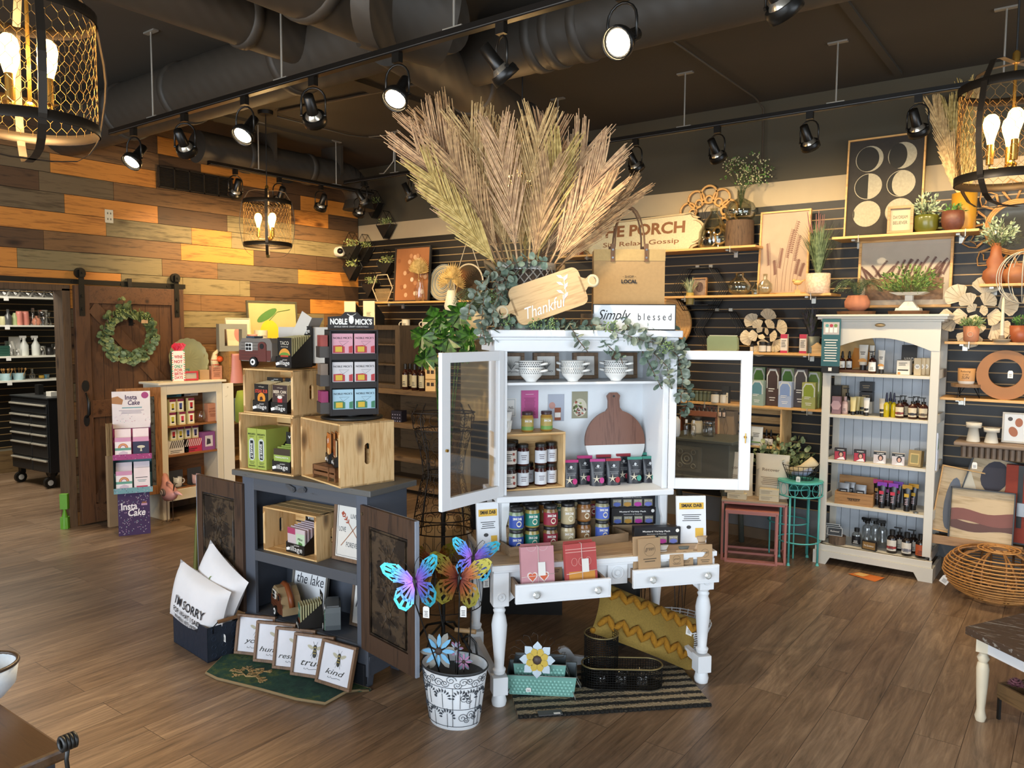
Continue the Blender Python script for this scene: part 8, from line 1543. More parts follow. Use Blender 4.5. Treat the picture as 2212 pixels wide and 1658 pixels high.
for px,y,n_ in((1822,6.04,'left'),(1835,6.10,'middle'),(1858,6.04,'right')):pouch(f'silver and black sachet standing in the pine box, {n_} one',cz_(px,3,y)+Vector((0,0,.009)),.08,.14,K('8f9092',.3,.4),None,3,None,lambda m,w,h,y_:m.mat(K('17161a',.4)).pane(-w*.35,w*.35,y_-.012,h*.35,h*.72).mat(PAPER).bars(-w*.25,w*.25,y_-.0125,h*.42,h*.65,3,cen=True),.025,name='sachet')
def f_bt(ac):return lambda m,r,h:m.mat(K(ac,.5)).cb((0,-r*.98,h*.62),(r*1.3,.002,h*.13)).mat(K('c9a9b0',.5)).bars(-r*.5,r*.5,-r*1.02,h*.25,h*.5,4,cen=True)
for px,y,tc_,ac,n_ in((1895,6.13,'c23a7e','b98a3a','back row, pink topped at the left'),(1904,6.04,'8a3ab0','c2334a','front row, violet topped at the left'),(1917,6.13,'c23a7e','a85a9a','back row, pink topped in the middle'),(1928,6.04,'8a3ab0','c2334a','front row, violet topped in the middle'),(1939,6.13,'7a4ab0','c2334a','back row, violet topped at the right'),(1958,6.04,'b98a1a','c9a02a','front row, gold topped'),(1972,6.11,'b98a1a','c9a02a','back row, gold topped')):
 tubec('black squeeze tube on the fourth cabinet shelf, '+n_,cz_(px,3,y),.185,.023,K('171518',.3),K('121113',.3),art=f_bt(ac)).children;q=bpy.data.objects[-1]if 0 else None
 one(M(K(tc_,.4)).box(-.032,.032,-.004,.004,0,.03),'tube_crimp','x','x',(0,0,0));o=[o_ for o_ in bpy.data.objects if o_.get('label')=='x'][0];pr=[o_ for o_ in bpy.data.objects if o_.get('label','').endswith(n_)][0];o.parent=pr;o.location=(0,0,.157);del o['label'];del o['category']
one(M(STEEL).lathe([(.018,0),(.018,.008)],16),'tin_disc','small silver lid at the front of the fourth cabinet shelf','lid',cz_(1978,3,6.01))
t=one(M(W('6a5644','3e3226','z',.8)).lathe([(.06,0),(.062,.06)],14),'wood_slice','short wood slice stump on the cabinet floor at the left','stump',cz_(1808,4,6.05))
for i in range(3):carton(f'charcoal framed label card, {("front", "middle", "back")[i]} one leaning on the wood stump',on(1803-3*i,ZS[4]+.062,6.02+.022*i),.105,.006,.06+.008*i,K('cfcfcb',.5),6,face=lambda m,w,h,y:m.mat(K('2b2e31',.6)).pane(-w*.46,w*.46,y-.0005,h*.06,h*.94).mat(PAPER).text('Redwood',0,y-.0006,h*.55,w=w*.6,h=h*.2,shear=.3),name='label_card',cat='card',rx=-8)
bottle('clear bottle with a black round label on the cabinet floor',cz_(1850,4,6.08),.13,.034,glass('cfd2cf',.15),BLACK,K('17161a',.5),'cap',tm=PAPER);carton('brown framed product plaque on the cabinet floor',cz_(1878,4,6.01),.10,.03,.065,K('1c1612',.4),-8,face=lambda m,w,h,y:m.mat(K('8a6a3c',.5)).pane(-w*.44,w*.44,y-.0005,h*.1,h*.9).mat(PAPER).text('The Gentleman',0,y-.0006,h*.5,w=w*.7,h=h*.2,shear=.2),name='plaque')
for px,y,rz,n_ in((1872,6.15,-20,'left'),(1890,6.17,10,'middle'),(1905,6.14,30,'right')):bottle(f'clear bottle with a black trigger sprayer on the cabinet floor, {n_} one',cz_(px,4,y),.20,.036,glass('c6cac6',.12),BLACK,None,'spray',rz,name='spray_bottle')
for px,y,c_,n_ in((1926,6.04,'a03a3a','front left, red striped label'),(1942,6.15,None,'back, between the front two'),(1958,6.03,'8a8a94','front middle, grey shell label'),(1972,6.14,None,'back right'),(1988,6.03,'b0522a','front right, orange label')):bottle('black capped refill bottle on the cabinet floor, '+n_,cz_(px,4,y),.165,.034,K('1c1514',.2),BLACK,K('d8d2c6' if c_!='b0522a' else 'b0522a',.5),'cap' if y<6.1 else 'pump',band=K(c_,.5)if c_ and c_!='b0522a' else None)
t=one(M(K('cfd6e4',.5)).prism([(-.02,0),(.02,.02),(.05,.1),(.05,.17),(.02,.24),(-.02,.26)],-.004,.004).mat(K('4f6a3a',.6)).prism([(-.015,.14),(.0,.22),(.01,.15)],-.006,-.004),'hanging_tag_card','pale curved leaf card hanging on the right side of the tall cabinet','card',(CX1+.006,6.0,.78),90)
for px,n_ in((1849,'left'),(1962,'right')):one(M(W('5c3c22','2e1d10','x',.7)).lathe([(.13,0),(.135,.025)],22,sy=.8),'bark_slice',f'dark bark edged wood slice on the tall cabinet, {n_} one','wood slice',on(px,1.851,6.13))
P_('fern_pot','terracotta bowl with a feathery grey green fern on the tall cabinet',1851,1.877,6.13,[(.045,0),(.085,.03),(.088,.07),(.065,.115)],TERRA,fern(.15,.21,26,leafm('55684a','7d8f6c')))
t=thing('pedestal_planter','white square pedestal planter overflowing with green leaves on the tall cabinet','planter',on(1963,1.877,6.13));m=M(K('d0ccc2',.5)).taper(.16,.13,.15,.12,0,.02).taper(.12,.1,.05,.05,.02,.07).taper(.05,.05,.05,.05,.07,.11).taper(.14,.12,.24,.16,.11,.13);m.build('pedestal',t,.002);bushy(.20,.21,420,leafm('4a6a2c','8aa356'),.012)(t,.12)
t=P_('gourd_vase','tan and rust gourd shaped vase with pale green sprigs',2148,z8,6.12,[(.05,0),(.075,.04),(.07,.085),(.045,.11),(.055,.15),(.035,.19),(.027,.27)],K('8f5230',.5,s=14,v=.35),bushy(.20,.15,170,SAGE,.012))
t=thing('terracotta_bowl','low round terracotta vase at the right edge on the upper shelf','vase',on(2195,z8,6.12));M(K('9a5f38',.5)).cup([(.06,0),(.09,.04),(.085,.08),(.05,.11),(.055,.13)],.004).build('vase_body',t)
t=thing('rattan_mirror','round mirror with rattan petal loops on the wall at the right edge','mirror',on(2196,Py(2196,490,6.3).z,6.31));M(K('a8a9a4',.05,.9)).cyl((0,.0,0),(0,.006,0),.155,n=40).build('glass',t);RAT=W('c08a4c','96632e','x',.5);m=M(RAT)
for r_ in(.16,.172,.184):m.torus((0,-.004,0),r_,.007,40,6,'y')
for k in range(11):a_=2*PI*k/11;[m.tube([(math.cos(b)*r_,0,math.sin(b)*r_)for r_,b in((.185,a_-.10*s_),(.26,a_-.22*s_),(.30*s_+.0,a_-.12*s_),(.33*s_,a_),(.30*s_+.0,a_+.12*s_),(.26,a_+.22*s_),(.185,a_+.10*s_))],.005,5)for s_ in(1.,.85)]
m.build('rattan_petals',t)
t=thing('wire_orb','white beaded wire orb hanging at the right edge','ornament',on(2212,2.08,5.95));m=M(K('b9b4a6',.5));[m.at(Rz(30*k)).torus((0,0,0),.15,.003,40,4,'y',sz=1.1)for k in range(6)];m.build('wire_loops',t);M(BLACK).cyl((0,0,.16),(0,0,T3Z-2.08-.02),.0015,n=4).build('hanging_wire',t)
t=P_('sun_pot_succulent','small pink clay pot with a sun drawing and green succulent',2097,z6,6.08,[(.035,0),(.045,.01),(.05,.105)],K('b97a58',.6),bushy(.07,.075,110,leafm('5f7a3c','a3b07a'),.012));M(K('d9bfa6',.6)).torus((0,-.048,.05),.016,.0015,14,4,'y').build('sun_drawing',t)
t=thing('candle_holder','cream taper candle in a stone saucer holder','candle',on(2163,z6,6.07));M(K('8a7a64',.6)).cup([(.045,0),(.055,.015),(.055,.022)],.004).lathe([(.02,.005),(.016,.045)],14).torus((.052,0,.03),.014,.004,12,5,'y').build('saucer',t);M(K('ddd2b4',.4)).lathe([(.013,.04),(.008,.28),(.002,.30)],12).build('candle_stick',t)
P_('round_terracotta_pot','terracotta footed pot with a green cutting at the far right edge',2205,z6,6.1,[(.05,0),(.065,.02),(.068,.11)],K('9a4f2c',.4),bushy(.08,.06,60,GRN,.01))
t=thing('round_stool','small round wooden riser on black hairpin legs','stool',on(2085,z7,6.1));M(W('8f6f4e','64482e','x',.6)).lathe([(.09,.075),(.092,.095)],24).build('seat',t);m=M(BLACK);[m.tube([(.07*math.cos(a_),.07*math.sin(a_),.076),(.085*math.cos(a_),.085*math.sin(a_),0),(.05*math.cos(a_+.5),.05*math.sin(a_+.5),.076)],.003,4)for a_ in(0,2.1,4.2)];m.build('hairpin_legs',t)
t=thing('lettered_pot','tan and white pot lettered Relaxing in the Sun on the round stool','pot',on(2087,z7+.096,6.1));M(K('d8d2c6',.5)).lathe([(.045,0),(.052,.02)],24).build('white_base',t);m=M(K('b98a58',.5)).cup([(.052,.02),(.054,.105)],.003,24);m.mat(INK).text('Relaxing',0,-.0545,.085,w=.06,h=.016,shear=.2).text('in the',0,-.0545,.066,w=.035,h=.012,shear=.2).text('SUN',0,-.0545,.045,w=.045,h=.018,shear=.2);m.build('tan_body',t)
t=thing('wooden_ring','large tan ring shaped vase standing at the right edge','ornament',on(2171,z7+.165,6.12),4);m=M(K('9a642c',.5));vs=[];n=48
for k in range(n):a_=2*PI*k/n;vs+=[(math.cos(a_)*r_,y,math.sin(a_)*r_+oz)for r_,y,oz in((.165,-.03,0),(.165,.03,0),(.095,.03,.012),(.095,-.03,.012))]
m.add(vs,[(4*k+j,4*k+(j+1)%4,4*((k+1)%n)+(j+1)%4,4*((k+1)%n)+j)for k in range(n)for j in range(4)]);m.build('ring_body',t);tagm(t,.03,-.02,-.02,.03,.05)
zc=Py(2060,951,6.08).z;t=thing('corrugated_shelf','weathered shelf with a corrugated metal apron at the right edge','shelf',(-.55+.15,6.2,zc-.03));a_=-.40-col(2060,zc,y=6.06);M(W('8a7663','5f4f41','x',.6)).box(-a_,.5,-.15,.145,0,.03).build('shelf_board',t,.01);m=M(K('6a5a4c',.5,.4));[m.cyl((-a_+.06+.035*k,-.11,-.075),(-a_+.06+.035*k,-.11,0),.019,n=8)for k in range(24)];m.build('corrugated_apron',t);tagm(t,-a_+.13,-.13,-.15,.03,.045)
for px,h_,n_ in((2102,.13,'taller'),(2141,.10,'shorter')):one(M(K('cfc8b8',.6)).lathe([(.042,0),(.028,h_*.72),(.046,h_*.73),(.048,h_),(.04,h_),(.04,h_*.93),(0,h_*.92)],24,cap=False),'candle_pedestal',f'{n_} of the two white ceramic candle pedestals','candle holder',on(px,zc+.001,6.12))
frame('white framed abstract print with terracotta shapes at the right edge',.17,.205,on(2195,zc+.001,6.2),0,5,lambda m,w,h,y,z:m.mat(K('b06a48',.6)).prism(E2(.01,z+h*.7,.022,.03),y-.001,y).prism(E2(-.02,z+h*.35,.025,.035,r=.4),y-.001,y).mat(K('4f4a48',.6)).prism(E2(-.04,z+h*.82,.014,.014),y-.001,y),.012,fm=K('cfc4b2',.5))
zl=Py(2020,1160,6.02).z;t=thing('ledge_shelf','low pine ledge with a front lip holding framed trays','shelf',(-.56,6.14,zl-.04));M(W('a5805a','7a5a3c','x')).box(-.28,.26,-.13,-.115,0,.06).box(-.28,.26,-.115,.12,0,.018).build('boards',t,.002)
def tray(lb,P,w_,h_,rz,tl,ry,cols,fm=SHELFW):
 t=thing('wall_tray',lb,'tray',P,rz,None,rx=-tl,ry=ry);m=M(BLACK if fm!=SHELFW else fm);a=w_/2
 for b in((-a,-a+.008,0,h_),(a-.008,a,0,h_),(-a,a,0,.008),(-a,a,h_-.008,h_)):m.box(b[0],b[1],-.03,.0,b[2],b[3])
 m.build('rim',t);m=M(W('c2ab88','a08862','x',.6,.7)).box(-a,a,-.006,0,0,h_)
 for c_,P2 in cols:m.mat(K(c_,.6)).prism([(x*a,z*h_)for x,z in P2],-.0075-.0004*len(m.f)%.001,-.006)
 m.build('painted_panel',t)
wv=lambda z0,z1,f1,f2:[(-.95+1.9*k/10,z0+.035*math.sin(f1+k*.6))for k in range(11)]+[(.95-1.9*k/10,z1+.035*math.sin(f2+k*.7))for k in range(11)]
tray('square tray with mauve and brown waves standing in front on the ledge',Vector((-.545,6.045,zl+.0)),.38,.36,0,8,0,[('7a4a42',wv(.36,.58,.4,2.)),('5a3a34',wv(.22,.38,2.6,.3))],BLACK);tray('tray with grey leaves leaning against the cabinet side',Vector((-.70,6.10,zl+.02)),.32,.46,14,12,9,[('5f6570',E2(-.35,.45,.3,.4)),('4a2a24',E2(.5,.15,.5,.25)),('d0c4ac',E2(.2,.8,.3,.2))])
tray('large tray with a dark circle behind the others',Vector((-.50,6.17,zl+.12)),.46,.44,0,8,14,[('2f2a36',E2(-.3,.7,.35,.25)),('7a2f24',E2(.5,.6,.45,.42))],BLACK);one(M(K('84372a',.9,s=40)).box(-.16,.16,-.02,.02,0,.52).mat(BLACK).box(-.09,-.06,-.022,-.02,.1,.52).mat(STEEL).box(-.09,.0,-.03,-.02,.18,.27),'rust_tote','rust red bag with a metal badge at the right edge behind the trays','bag',(-.26,6.14,zl+.02),-4)
pf=Vector((-.42,5.86,0));t=thing('rattan_pouf','round rattan pouf woven of bent canes on the floor at the right','pouf',pf);m=M(RAT);pr=[(.16,.02),(.235,.05),(.285,.10),(.31,.16),(.30,.22),(.265,.27),(.21,.305),(.14,.325),(.07,.33)]
def pint(z):
 for(r0,z0),(r1,z1_)in zip(pr,pr[1:]):
  if z0<=z<=z1_:return r0+(r1-r0)*(z-z0)/(z1_-z0)
 return .1
for k in range(15):z=.022+.0196*k;m.torus((0,0,z),pint(z)+.004,.0055,40,5)
for r_ in(.06,.09,.12):m.torus((0,0,.33),r_,.0055,30,5)
m.build('horizontal_canes',t);m=M(W('8a5f34','5c3d20','z'))
for k in range(10):
 for d_ in(-.1,.1):m.tube([((r_-.008)*math.cos(2*PI*k/10+d_*math.sin(z*9)),(r_-.008)*math.sin(2*PI*k/10+d_*math.sin(z*9)),z)for r_,z in pr],.007,5)
m.build('upright_canes',t);tagm(t,-.30,-.10,.07,.05,.06,30)
PKM=K('b9786e',.5);q0=Pz(1562,1212);q1=Pz(1675,1218);T1=Frame((q0.x,q0.y+.05,0),math.degrees(math.atan2((q1-q0).y,(q1-q0).x))-8)
def ntab(lb,fr,x0_,x1_,d_,h_,mt,top):
 t=thing('nesting_table',lb,'side table',fr.o,math.degrees(fr.a));m=M(mt);e=.008
 for y in(0,d_):
  for x in(x0_,x1_):m.box(x-e,x+e,y-e,y+e,0,h_)
  m.box(x0_,x1_,y-e,y+e,0,2*e).box(x0_,x1_,y-e,y+e,h_-2*e,h_)
 for x in(x0_,x1_):m.box(x-e,x+e,0,d_,0,2*e).box(x-e,x+e,0,d_,h_-2*e,h_)
 m.build('frame',t);M(top).box(x0_-.01,x1_+.01,-.01,d_+.01,h_,h_+.012).build('table_top',t)
ntab('smaller pink metal nesting table tucked in front',Frame(T1.w(.0,-.04,0),math.degrees(T1.a)),0,.36,.25,.385,PKM,PKM);ntab('larger pink nesting table holding white cartons and protein bags',T1,-.03,.42,.36,.45,PKM,K('a5917c',.6))
for x,y,z_0,n_ in((.07,.06,.463,'lower left'),(.30,.06,.463,'lower right'),(.05,.065,.508,'upper left'),(.30,.065,.508,'upper right')):carton(f'long cream tea carton on the pink table, {n_} one',T1.w(x,y,z_0),.14,.06,.044,K('cfc2a4',.5),math.degrees(T1.a)-6,face=lambda m,w,h,y_:m.mat(K('8f8470',.6)).bars(-w*.4,w*.2,y_,h*.2,h*.8,3),name='tea_box')
def f_rec(m,w,h,y):m.mat(K('4a3a3a',.5)).text('Recover',0,y-.022,h*.66,w=w*.5,h=h*.07).mat(K('8a7a68',.6)).bars(-w*.3,w*.3,y-.03,h*.3,h*.5,5,cen=True)
for x,y,n_ in((.06,.22,'left'),(.32,.20,'right')):pouch(f'large cream protein bag reading Recover, {n_} one on the pink table',T1.w(x,y,.463),.25,.33,K('d6ccb8',.5),None,math.degrees(T1.a)-12,None,f_rec,.10,name='protein_bag')
TQ=K('58b5ae',.4);ps=Vector((-1.70,5.90,0));t=thing('turquoise_plant_stand','tall round turquoise metal plant stand between the pink table and the cabinet','plant stand',ps);m=M(TQ);hT=.615
m.cyl((0,0,hT),(0,0,hT+.01),.155,n=30).torus((0,0,hT),.158,.006,36,5).torus((0,0,hT-.10),.158,.006,36,5).torus((0,0,.17),.15,.006,32,5);m.build('top_and_rings',t);m=M(TQ)
for k in range(12):a_=2*PI*k/12;m.tube([(.158*math.cos(a_+.2*math.sin(q)),.158*math.sin(a_+.2*math.sin(q)),hT-.05+.045*math.cos(q))for q in[2*PI*i/12 for i in range(12)]],.0025,4,True)
m.build('scroll_apron',t)
for a_ in(-100,-10,80,170):c_,s_=math.cos(R(a_)),math.sin(R(a_));M(TQ).tube([(.15*c_,.15*s_,hT-.1),(.15*c_,.15*s_,.02)],.008,8).lathe([(.014,0),(.008,.02)],8,ox=.15*c_,oy=.15*s_).build('leg',t)
t=thing('lower_plant_stand','second turquoise stand of which the ring shows behind the tall one','plant stand',ps+Vector((-.13,.17,0)));m=M(TQ).torus((0,0,.26),.15,.006,30,5).cyl((0,0,.52),(0,0,.53),.15,n=26);[m.cyl((.14*math.cos(a),.14*math.sin(a),0),(.14*math.cos(a),.14*math.sin(a),.52),.006,n=6)for a in(.5,2.1,3.7,5.3)];m.build('metal_frame',t)
P_('eucalyptus_plant','bushy round leaved eucalyptus in a teal pot behind the wire basket',1690,.532,6.09,[(.08,0),(.10,.10)],K('1f5a52',.5),bushy(.30,.26,330,leafm('6d7d52','a0a87a'),.020,'round'))
t=thing('wire_bowl_basket','black wire basket with folded socks on the turquoise stand','basket',ps+Vector((0,-.0,hT+.012)));m=M(BLACK);[m.torus((0,0,.005+.035*k),.09+.013*k,.0025,28,4)for k in range(4)];[m.tube([(.09*math.cos(a),.09*math.sin(a),.005),(.13*math.cos(a),.13*math.sin(a),.11)],.002,4)for a in[2*PI*k/22 for k in range(22)]];m.build('wire_sides',t);tagm(t,.02,-.125,.0,.03,.04)
t=thing('folded_socks','cream and blue patterned socks folded in the wire basket','socks',ps+Vector((.02,0,hT+.02)));m=M(K('cdbd9a',.8)).tube([(-.09,0,.04),(0,-.01,.06),(.08,0,.14)],[.035,.045,.04],10);m.mat(K('7f8aa5',.8)).tube([(-.07,-.03,.03),(.02,-.04,.045),(.07,-.03,.08)],[.02,.028,.02],8);m.build('sock',t)
one(M(K('c96a1c',.5)).add([(0,0,.004),(.19,-.06,.001),(.23,.06,.006),(.05,.10,.001)],[(0,1,2,3)]).mat(K('d9b06a',.5)).add([(.03,.01,.0065),(.10,-.01,.006),(.13,.06,.0065),(.06,.08,.006)],[(0,1,2,3)]),'fallen_leaflet','orange leaflet lying on the floor before the tall cabinet','leaflet',Pz(1832,1240))
# ================= BEHIND THE GREY CABINET =================
SPN=F3.w(.0,.03,.307);t=thing('cocktail_rack',"black spinning counter rack of cocktail mixes headed Noble Mick's on the right crate",'display rack',SPN,60);FS=Frame(SPN,60);RK=K('2a2625',.5,.3)
m=M(BLACK).lathe([(.15,0),(.155,.006),(.15,.012)],36).cyl((0,0,.012),(0,0,.02),.04);m.build('turntable',t)
m=M(RK).box(-.115,.115,-.004,.004,.02,.44)
for z in(.02,.155,.295):m.box(-.115,.115,-.065,.065,z,z+.006).box(-.115,.115,-.067,-.063,z,z+.03)
m.box(-.12,-.112,-.07,.07,.02,.44).box(.112,.12,-.07,.07,.02,.44).box(-.12,.12,-.07,.07,.436,.442);m.build('frame',t)
for z in(.03,.165,.305):m=M(K('4a4541',.5,.4)).box(-.165,-.12,-.055,.055,z,z+.055);m.build('side_pocket',t);[M(K(('8a2f5a','7a6a5c','8a3f38')[int(z*7.5)],.6,v=.5)).box(-.16,-.125,-.05+.026*i,-.032+.026*i,z+.05,z+.11).build('side_packet',t)for i in range(4)]
m=M(RK).prism([(-.115,.445),(.115,.445),(.115,.505),(.05,.51),(.03,.53),(-.03,.53),(-.05,.51),(-.115,.505)],-.006,0);m.mat(PAPER).text('NOBLE',-.062,-.0065,.482,w=.085,h=.03,bold=.04).text("MICK'S",.062,-.0065,.482,w=.085,h=.03,bold=.04).text('SINGLE SERVE CRAFT COCKTAILS',0,-.0065,.457,w=.17,h=.007).prism(E2(0,.492,.013,.022,10),-.008,-.006).tube([(-.02,-.007,.52),(0,-.007,.508),(.024,-.007,.522)],.002,4);m.build('header_sign',t)
def f_nm(c1,c2,word):
 return lambda m,w,h,y:m.mat(K(c1,.5)).pane(-w/2,w/2,y-.0004,0,h).mat(K(c2,.5)).prism([(-w*.45,h*.2),(w*.1,h*.2),(w*.1,h*.46),(-w*.1,h*.52),(-w*.45,h*.5)],y-.0012,y-.0004).prism([(w*.3,h*.2),(w*.48,h*.2),(w*.48,h*.5),(w*.3,h*.46)],y-.0012,y-.0004).mat(K('c9a92c',.4)).pane(-w*.35,-w*.02,y-.0016,h*.24,h*.46).mat(INK).text("NOBLE MICK'S",0,y-.001,h*.82,w=w*.88,h=h*.085).text(word,0,y-.001,h*.09,w=w*.86,h=h*.09).tube([(0,y-.001,h*.2),(.0,y-.001,h*.5),(-w*.18,y-.001,h*.68),(w*.3,y-.001,h*.68),(.0,y-.001,h*.5)],.0006,3)
for z,c1,c2,wd,tn in((.03,'9fc0d0','3f7a5a','MARGARITA','blue, bottom row'),(.165,'c9c6c8','b03a3f','BLOODY MARY','white and red, middle row'),(.305,'cf9aa8','b03a3f','MARGARITA','pink, top row')):
 for x,n_ in((-.055,'left'),(.055,'right')):carton(f'cocktail mix packet on the spinning rack, {tn}, {n_}',FS.w(x,-.052,z),.102,.012,.118,K(c1,.5),60,face=f_nm(c1,c2,wd),name='cocktail_packet')
YB=5.78;zb=Py(880,843,YB).z;xa=col(650,zb,y=YB);xb=col(962,zb,y=YB);BKW=W('6b543a','453525','x',.6);t=thing('wooden_bookcase','brown wooden bookcase along the slat wall holding the sauce bottles','bookcase',((xa+xb)/2,YB+.25,0));a=(xb-xa)/2
m=M(BKW)
for z in(.05,zb-.75,zb-.40,zb-.05):m.box(-a,a,-.25,.25,z,z+.05)
m.build('shelf_boards',t,.003);m=M(BKW);[m.box(x-.02,x+.02,-.24,.25,0,zb-.05)for x in(-a+.02,a-.02,0)];m.box(-a,a,.23,.25,0,zb-.05);m.build('uprights_and_back',t)
bo=lambda px,y=YB+.1,z=0:on(px,zb+z,y)
y_=YB+.06;xa=col(706,zb,y=y_);xb=col(864,zb,y=y_);hc=Py(785,702,y_).z-zb;t=thing('dark_display_case','dark stained open wood case behind the spinning rack','case',((xa+xb)/2,y_,zb+.001));a=(xb-xa)/2;DCW=W('4f4030','33291e','z',.6)
m=M(DCW).box(-a,-a+.07,0,.3,0,hc).box(a-.07,a,0,.3,0,hc).box(-a+.07,a-.07,0,.3,hc-.05,hc).box(-a+.07,a-.07,0,.3,0,.04).box(-a+.07,a-.07,.28,.3,.04,hc-.05);m.build('case_boards',t,.002);m=M(DCW);[m.box(-a+.07,a-.07,.02,.28,hc*k,hc*k+.015)for k in(.36,.68)];m.build('inner_shelves',t)
for px,n_ in((762,'left'),(803,'right')):
 t=thing('upright_box',f'tall white backed black display box on the dark case, {n_} one','box',on(px,zb+hc+.002,y_+.08),18);M(K('d9c9a4',.6)).box(-.07,.07,-.06,-.05,0,.26).box(-.07,.07,-.05,-.0,.25,.26).mat(INK).bars(-.03,.03,-.06,.1,.14,4).build('white_back',t);M(PCA).add([(.072,-.05,0),(.072,.16,0),(.072,.16,.10),(.072,-.05,.24),(-.068,-.05,0),(-.068,.16,0),(-.068,.16,.10),(-.068,-.05,.24)],[(0,1,2,3),(7,6,5,4),(1,5,6,2),(2,6,7,3)]).build('black_sides',t)
for i,(px,y)in enumerate(((876,.08),(886,.16),(896,.07),(906,.15),(912,.07),(870,.17))):bottle(f'dark sauce bottle with cream label on the bookcase, {("first", "second", "third", "fourth", "fifth", "sixth")[i]} placed',bo(px,YB+y),.27,.034,K('2a100c',.15),BLACK,K('b9ad8c',.6),'cap',15,name='sauce_bottle')
for i,(px,z)in enumerate(((893,0),(893,.16),(918,0),(918,.16))):carton(f'brown kraft candle box behind the sauce bottles, {("lower left", "upper left", "lower right", "upper right")[i]}',bo(px,YB+.34,.002+z),.10,.10,.155,K('8f6a3c',.7),8,face=lambda m,w,h,y:m.mat(K('c9c0a8',.6)).pane(-w*.25,w*.25,y-.001,h*.3,h*.7),name='candle_box')
for i,(px,z)in enumerate(((935,0),(935,.125))):carton(f'pale pine box with slots at the right of the sauce bottles, {("lower", "upper")[i]}',bo(px,YB+.1,.002+z),.12,.10,.12,PINE,12,face=lambda m,w,h,y:m.mat(K('3a2a1c',.7)).pane(-w*.35,-w*.05,y-.001,h*.45,h*.75).pane(w*.05,w*.35,y-.001,h*.45,h*.75),name='slotted_box')
carton('dark patterned gift bag on the bookcase shelf below the bottles',on(862,zb-.399,YB+.1),.13,.10,.17,K('1d1a26',.5),10,face=lambda m,w,h,y:[m.mat(K('8d8aa0',.6)).cb((-w*.35+w*.23*(k%4),y,h*(.15+.2*(k//4))),(.012,.001,.01),(0,.5,0))for k in range(16)],name='patterned_bag',cat='bag')
for i,(pa,py,n_)in enumerate(((868,712,'upper black'),(905,732,'middle pine'),(868,765,'lower pine'))):
 z=shelf(pa,960,py,dep=.2,label=n_+' shelf of white mugs on the slat wall',mat=BLACK if i==0 else SHELFW,brk=False)
 for px,n2 in(((877,'first'),(921,'second'),(938,'third')),((900,'first'),(925,'second')),((873,'first'),))[i]:
  t=thing('white_mug',f'white lettered mug on the {n_} mug shelf, {n2} from the left','mug',on(px,z,6.22),20);m=M(K('ddd3bc',.35)).cup([(.04,0),(.046,.01),(.046,.115)],.003,18);m.mat(INK).bars(-.02,.02,-.0475,.05,.075,2,cen=True);m.build('cup_body',t);M(K('ddd3bc',.35)).torus(((-.055 if i==0 else .055),0,.058),.028,.006,14,6,'y').build('handle',t)
def f_bun(m,w,h,y,z0):rg=random.Random(3);[m.mat(K(('c9a07a','b57f54','d9bfa0','8a5530')[k%4],.7)).prism(E2(rg.uniform(-.42,.42)*w,z0+h*rg.uniform(.08,.9),w*.05,h*.045,8),y-.0006-.0002*k,y)for k in range(26)]
frame('warm brown photo print of seed heads on the left slat shelf',wx(852,928,z9+.3,6.2),ht(890,532,6.2,z9),on(890,z9,6.2),0,4,f_bun,.014,.03,fm=K('2f2a24',.5),pm=K('9a6238',.8),name='photo_print')
def fanp(t,c,n,r_,mt,up=90):
 m=M(mt)
 for k in range(n):a_=R(up-75+150*k/(n-1));d=Vector((math.cos(a_),0,math.sin(a_)));s_=Vector((-d.z,0,d.x))*r_*.055;c_=Vector(c);e=c_+d*r_*(.85+.15*math.sin(PI*k/(n-1)));m.add([c_,c_+d*r_*.6+s_+Vector((0,-.01,0)),e,c_+d*r_*.6-s_,c_+d*r_*.6+Vector((0,.006,0))],[(0,1,4),(0,4,3),(1,2,4),(4,2,3)])
 m.tube([c,(c[0]*.2,c[1],c[2]*.3)],.003,5);m.build('fan_palm',t)
FP=leafm('a5884c','c4a668',.7)
t=thing('fan_palm_vase','clear vase with dried fan palms before the brown photo print','vase',on(907,z9,6.12));M(GLASS).cup([(.045,0),(.06,.05),(.03,.2),(.035,.24)],.003).build('vase_body',t);fanp(t,(-.02,.0,.29),22,.19,FP,85)
t=thing('white_fan_vase','tall white vase with three dried fan palms left of the garland','vase',on(975,z9-.14,6.02),0);M(K('d2cdb8',.4)).cup([(.05,0),(.075,.08),(.04,.24)],.004).build('vase_body',t);[fanp(t,c,14,r_,FP,u)for c,r_,u in(((-.05,0,.31),.17,125),((.03,-.01,.36),.17,95),((.08,0,.28),.13,60))]
one(M(BLACK).box(-.12,.12,-.1,.30,-.02,0),'black_shelf','small black bracket shelf under the white vase of fan palms','shelf',on(975,z9-.141,6.02))
t=thing('woven_plate','large blue and cream woven round tray on the left slat shelf','tray',on(957,z9+.20,6.24),0,rx=-6);m=M(K('b9ab8a',.8)).cyl((0,0,0),(0,.01,0),.19,n=36);[m.mat(K(('8a8f8c','b9ab8a')[k%2],.8)).torus((0,-.004,0),.03+.02*k,.006,36,4,'y')for k in range(9)];m.build('tray_body',t)
t=thing('rope_mirror','round mirror on a rope behind the garland','mirror',on(1012,z9+.18,6.22));M(K('6f6a60',.08,.9)).cyl((0,0,0),(0,.008,0),.19,n=36).build('glass',t);M(K('b9ad94',.5)).torus((0,0,0),.195,.01,40,6,'y').tube([(-.15,.0,.12),(0,.0,.48),(.15,0,.12)],.006,5).build('rim_and_strap',t)
potted('fern_urn','white footed urn with a grey green fern left of the lattice basket',CP+ray(1020,700)*5.6,[(.04,0),(.085,.05),(.08,.10),(.055,.13),(.07,.16)],K('b9ad90',.5),fern(.20,.19,24,leafm('55684a','7d8f6c')));pc=CP+ray(1038,712)*5.6
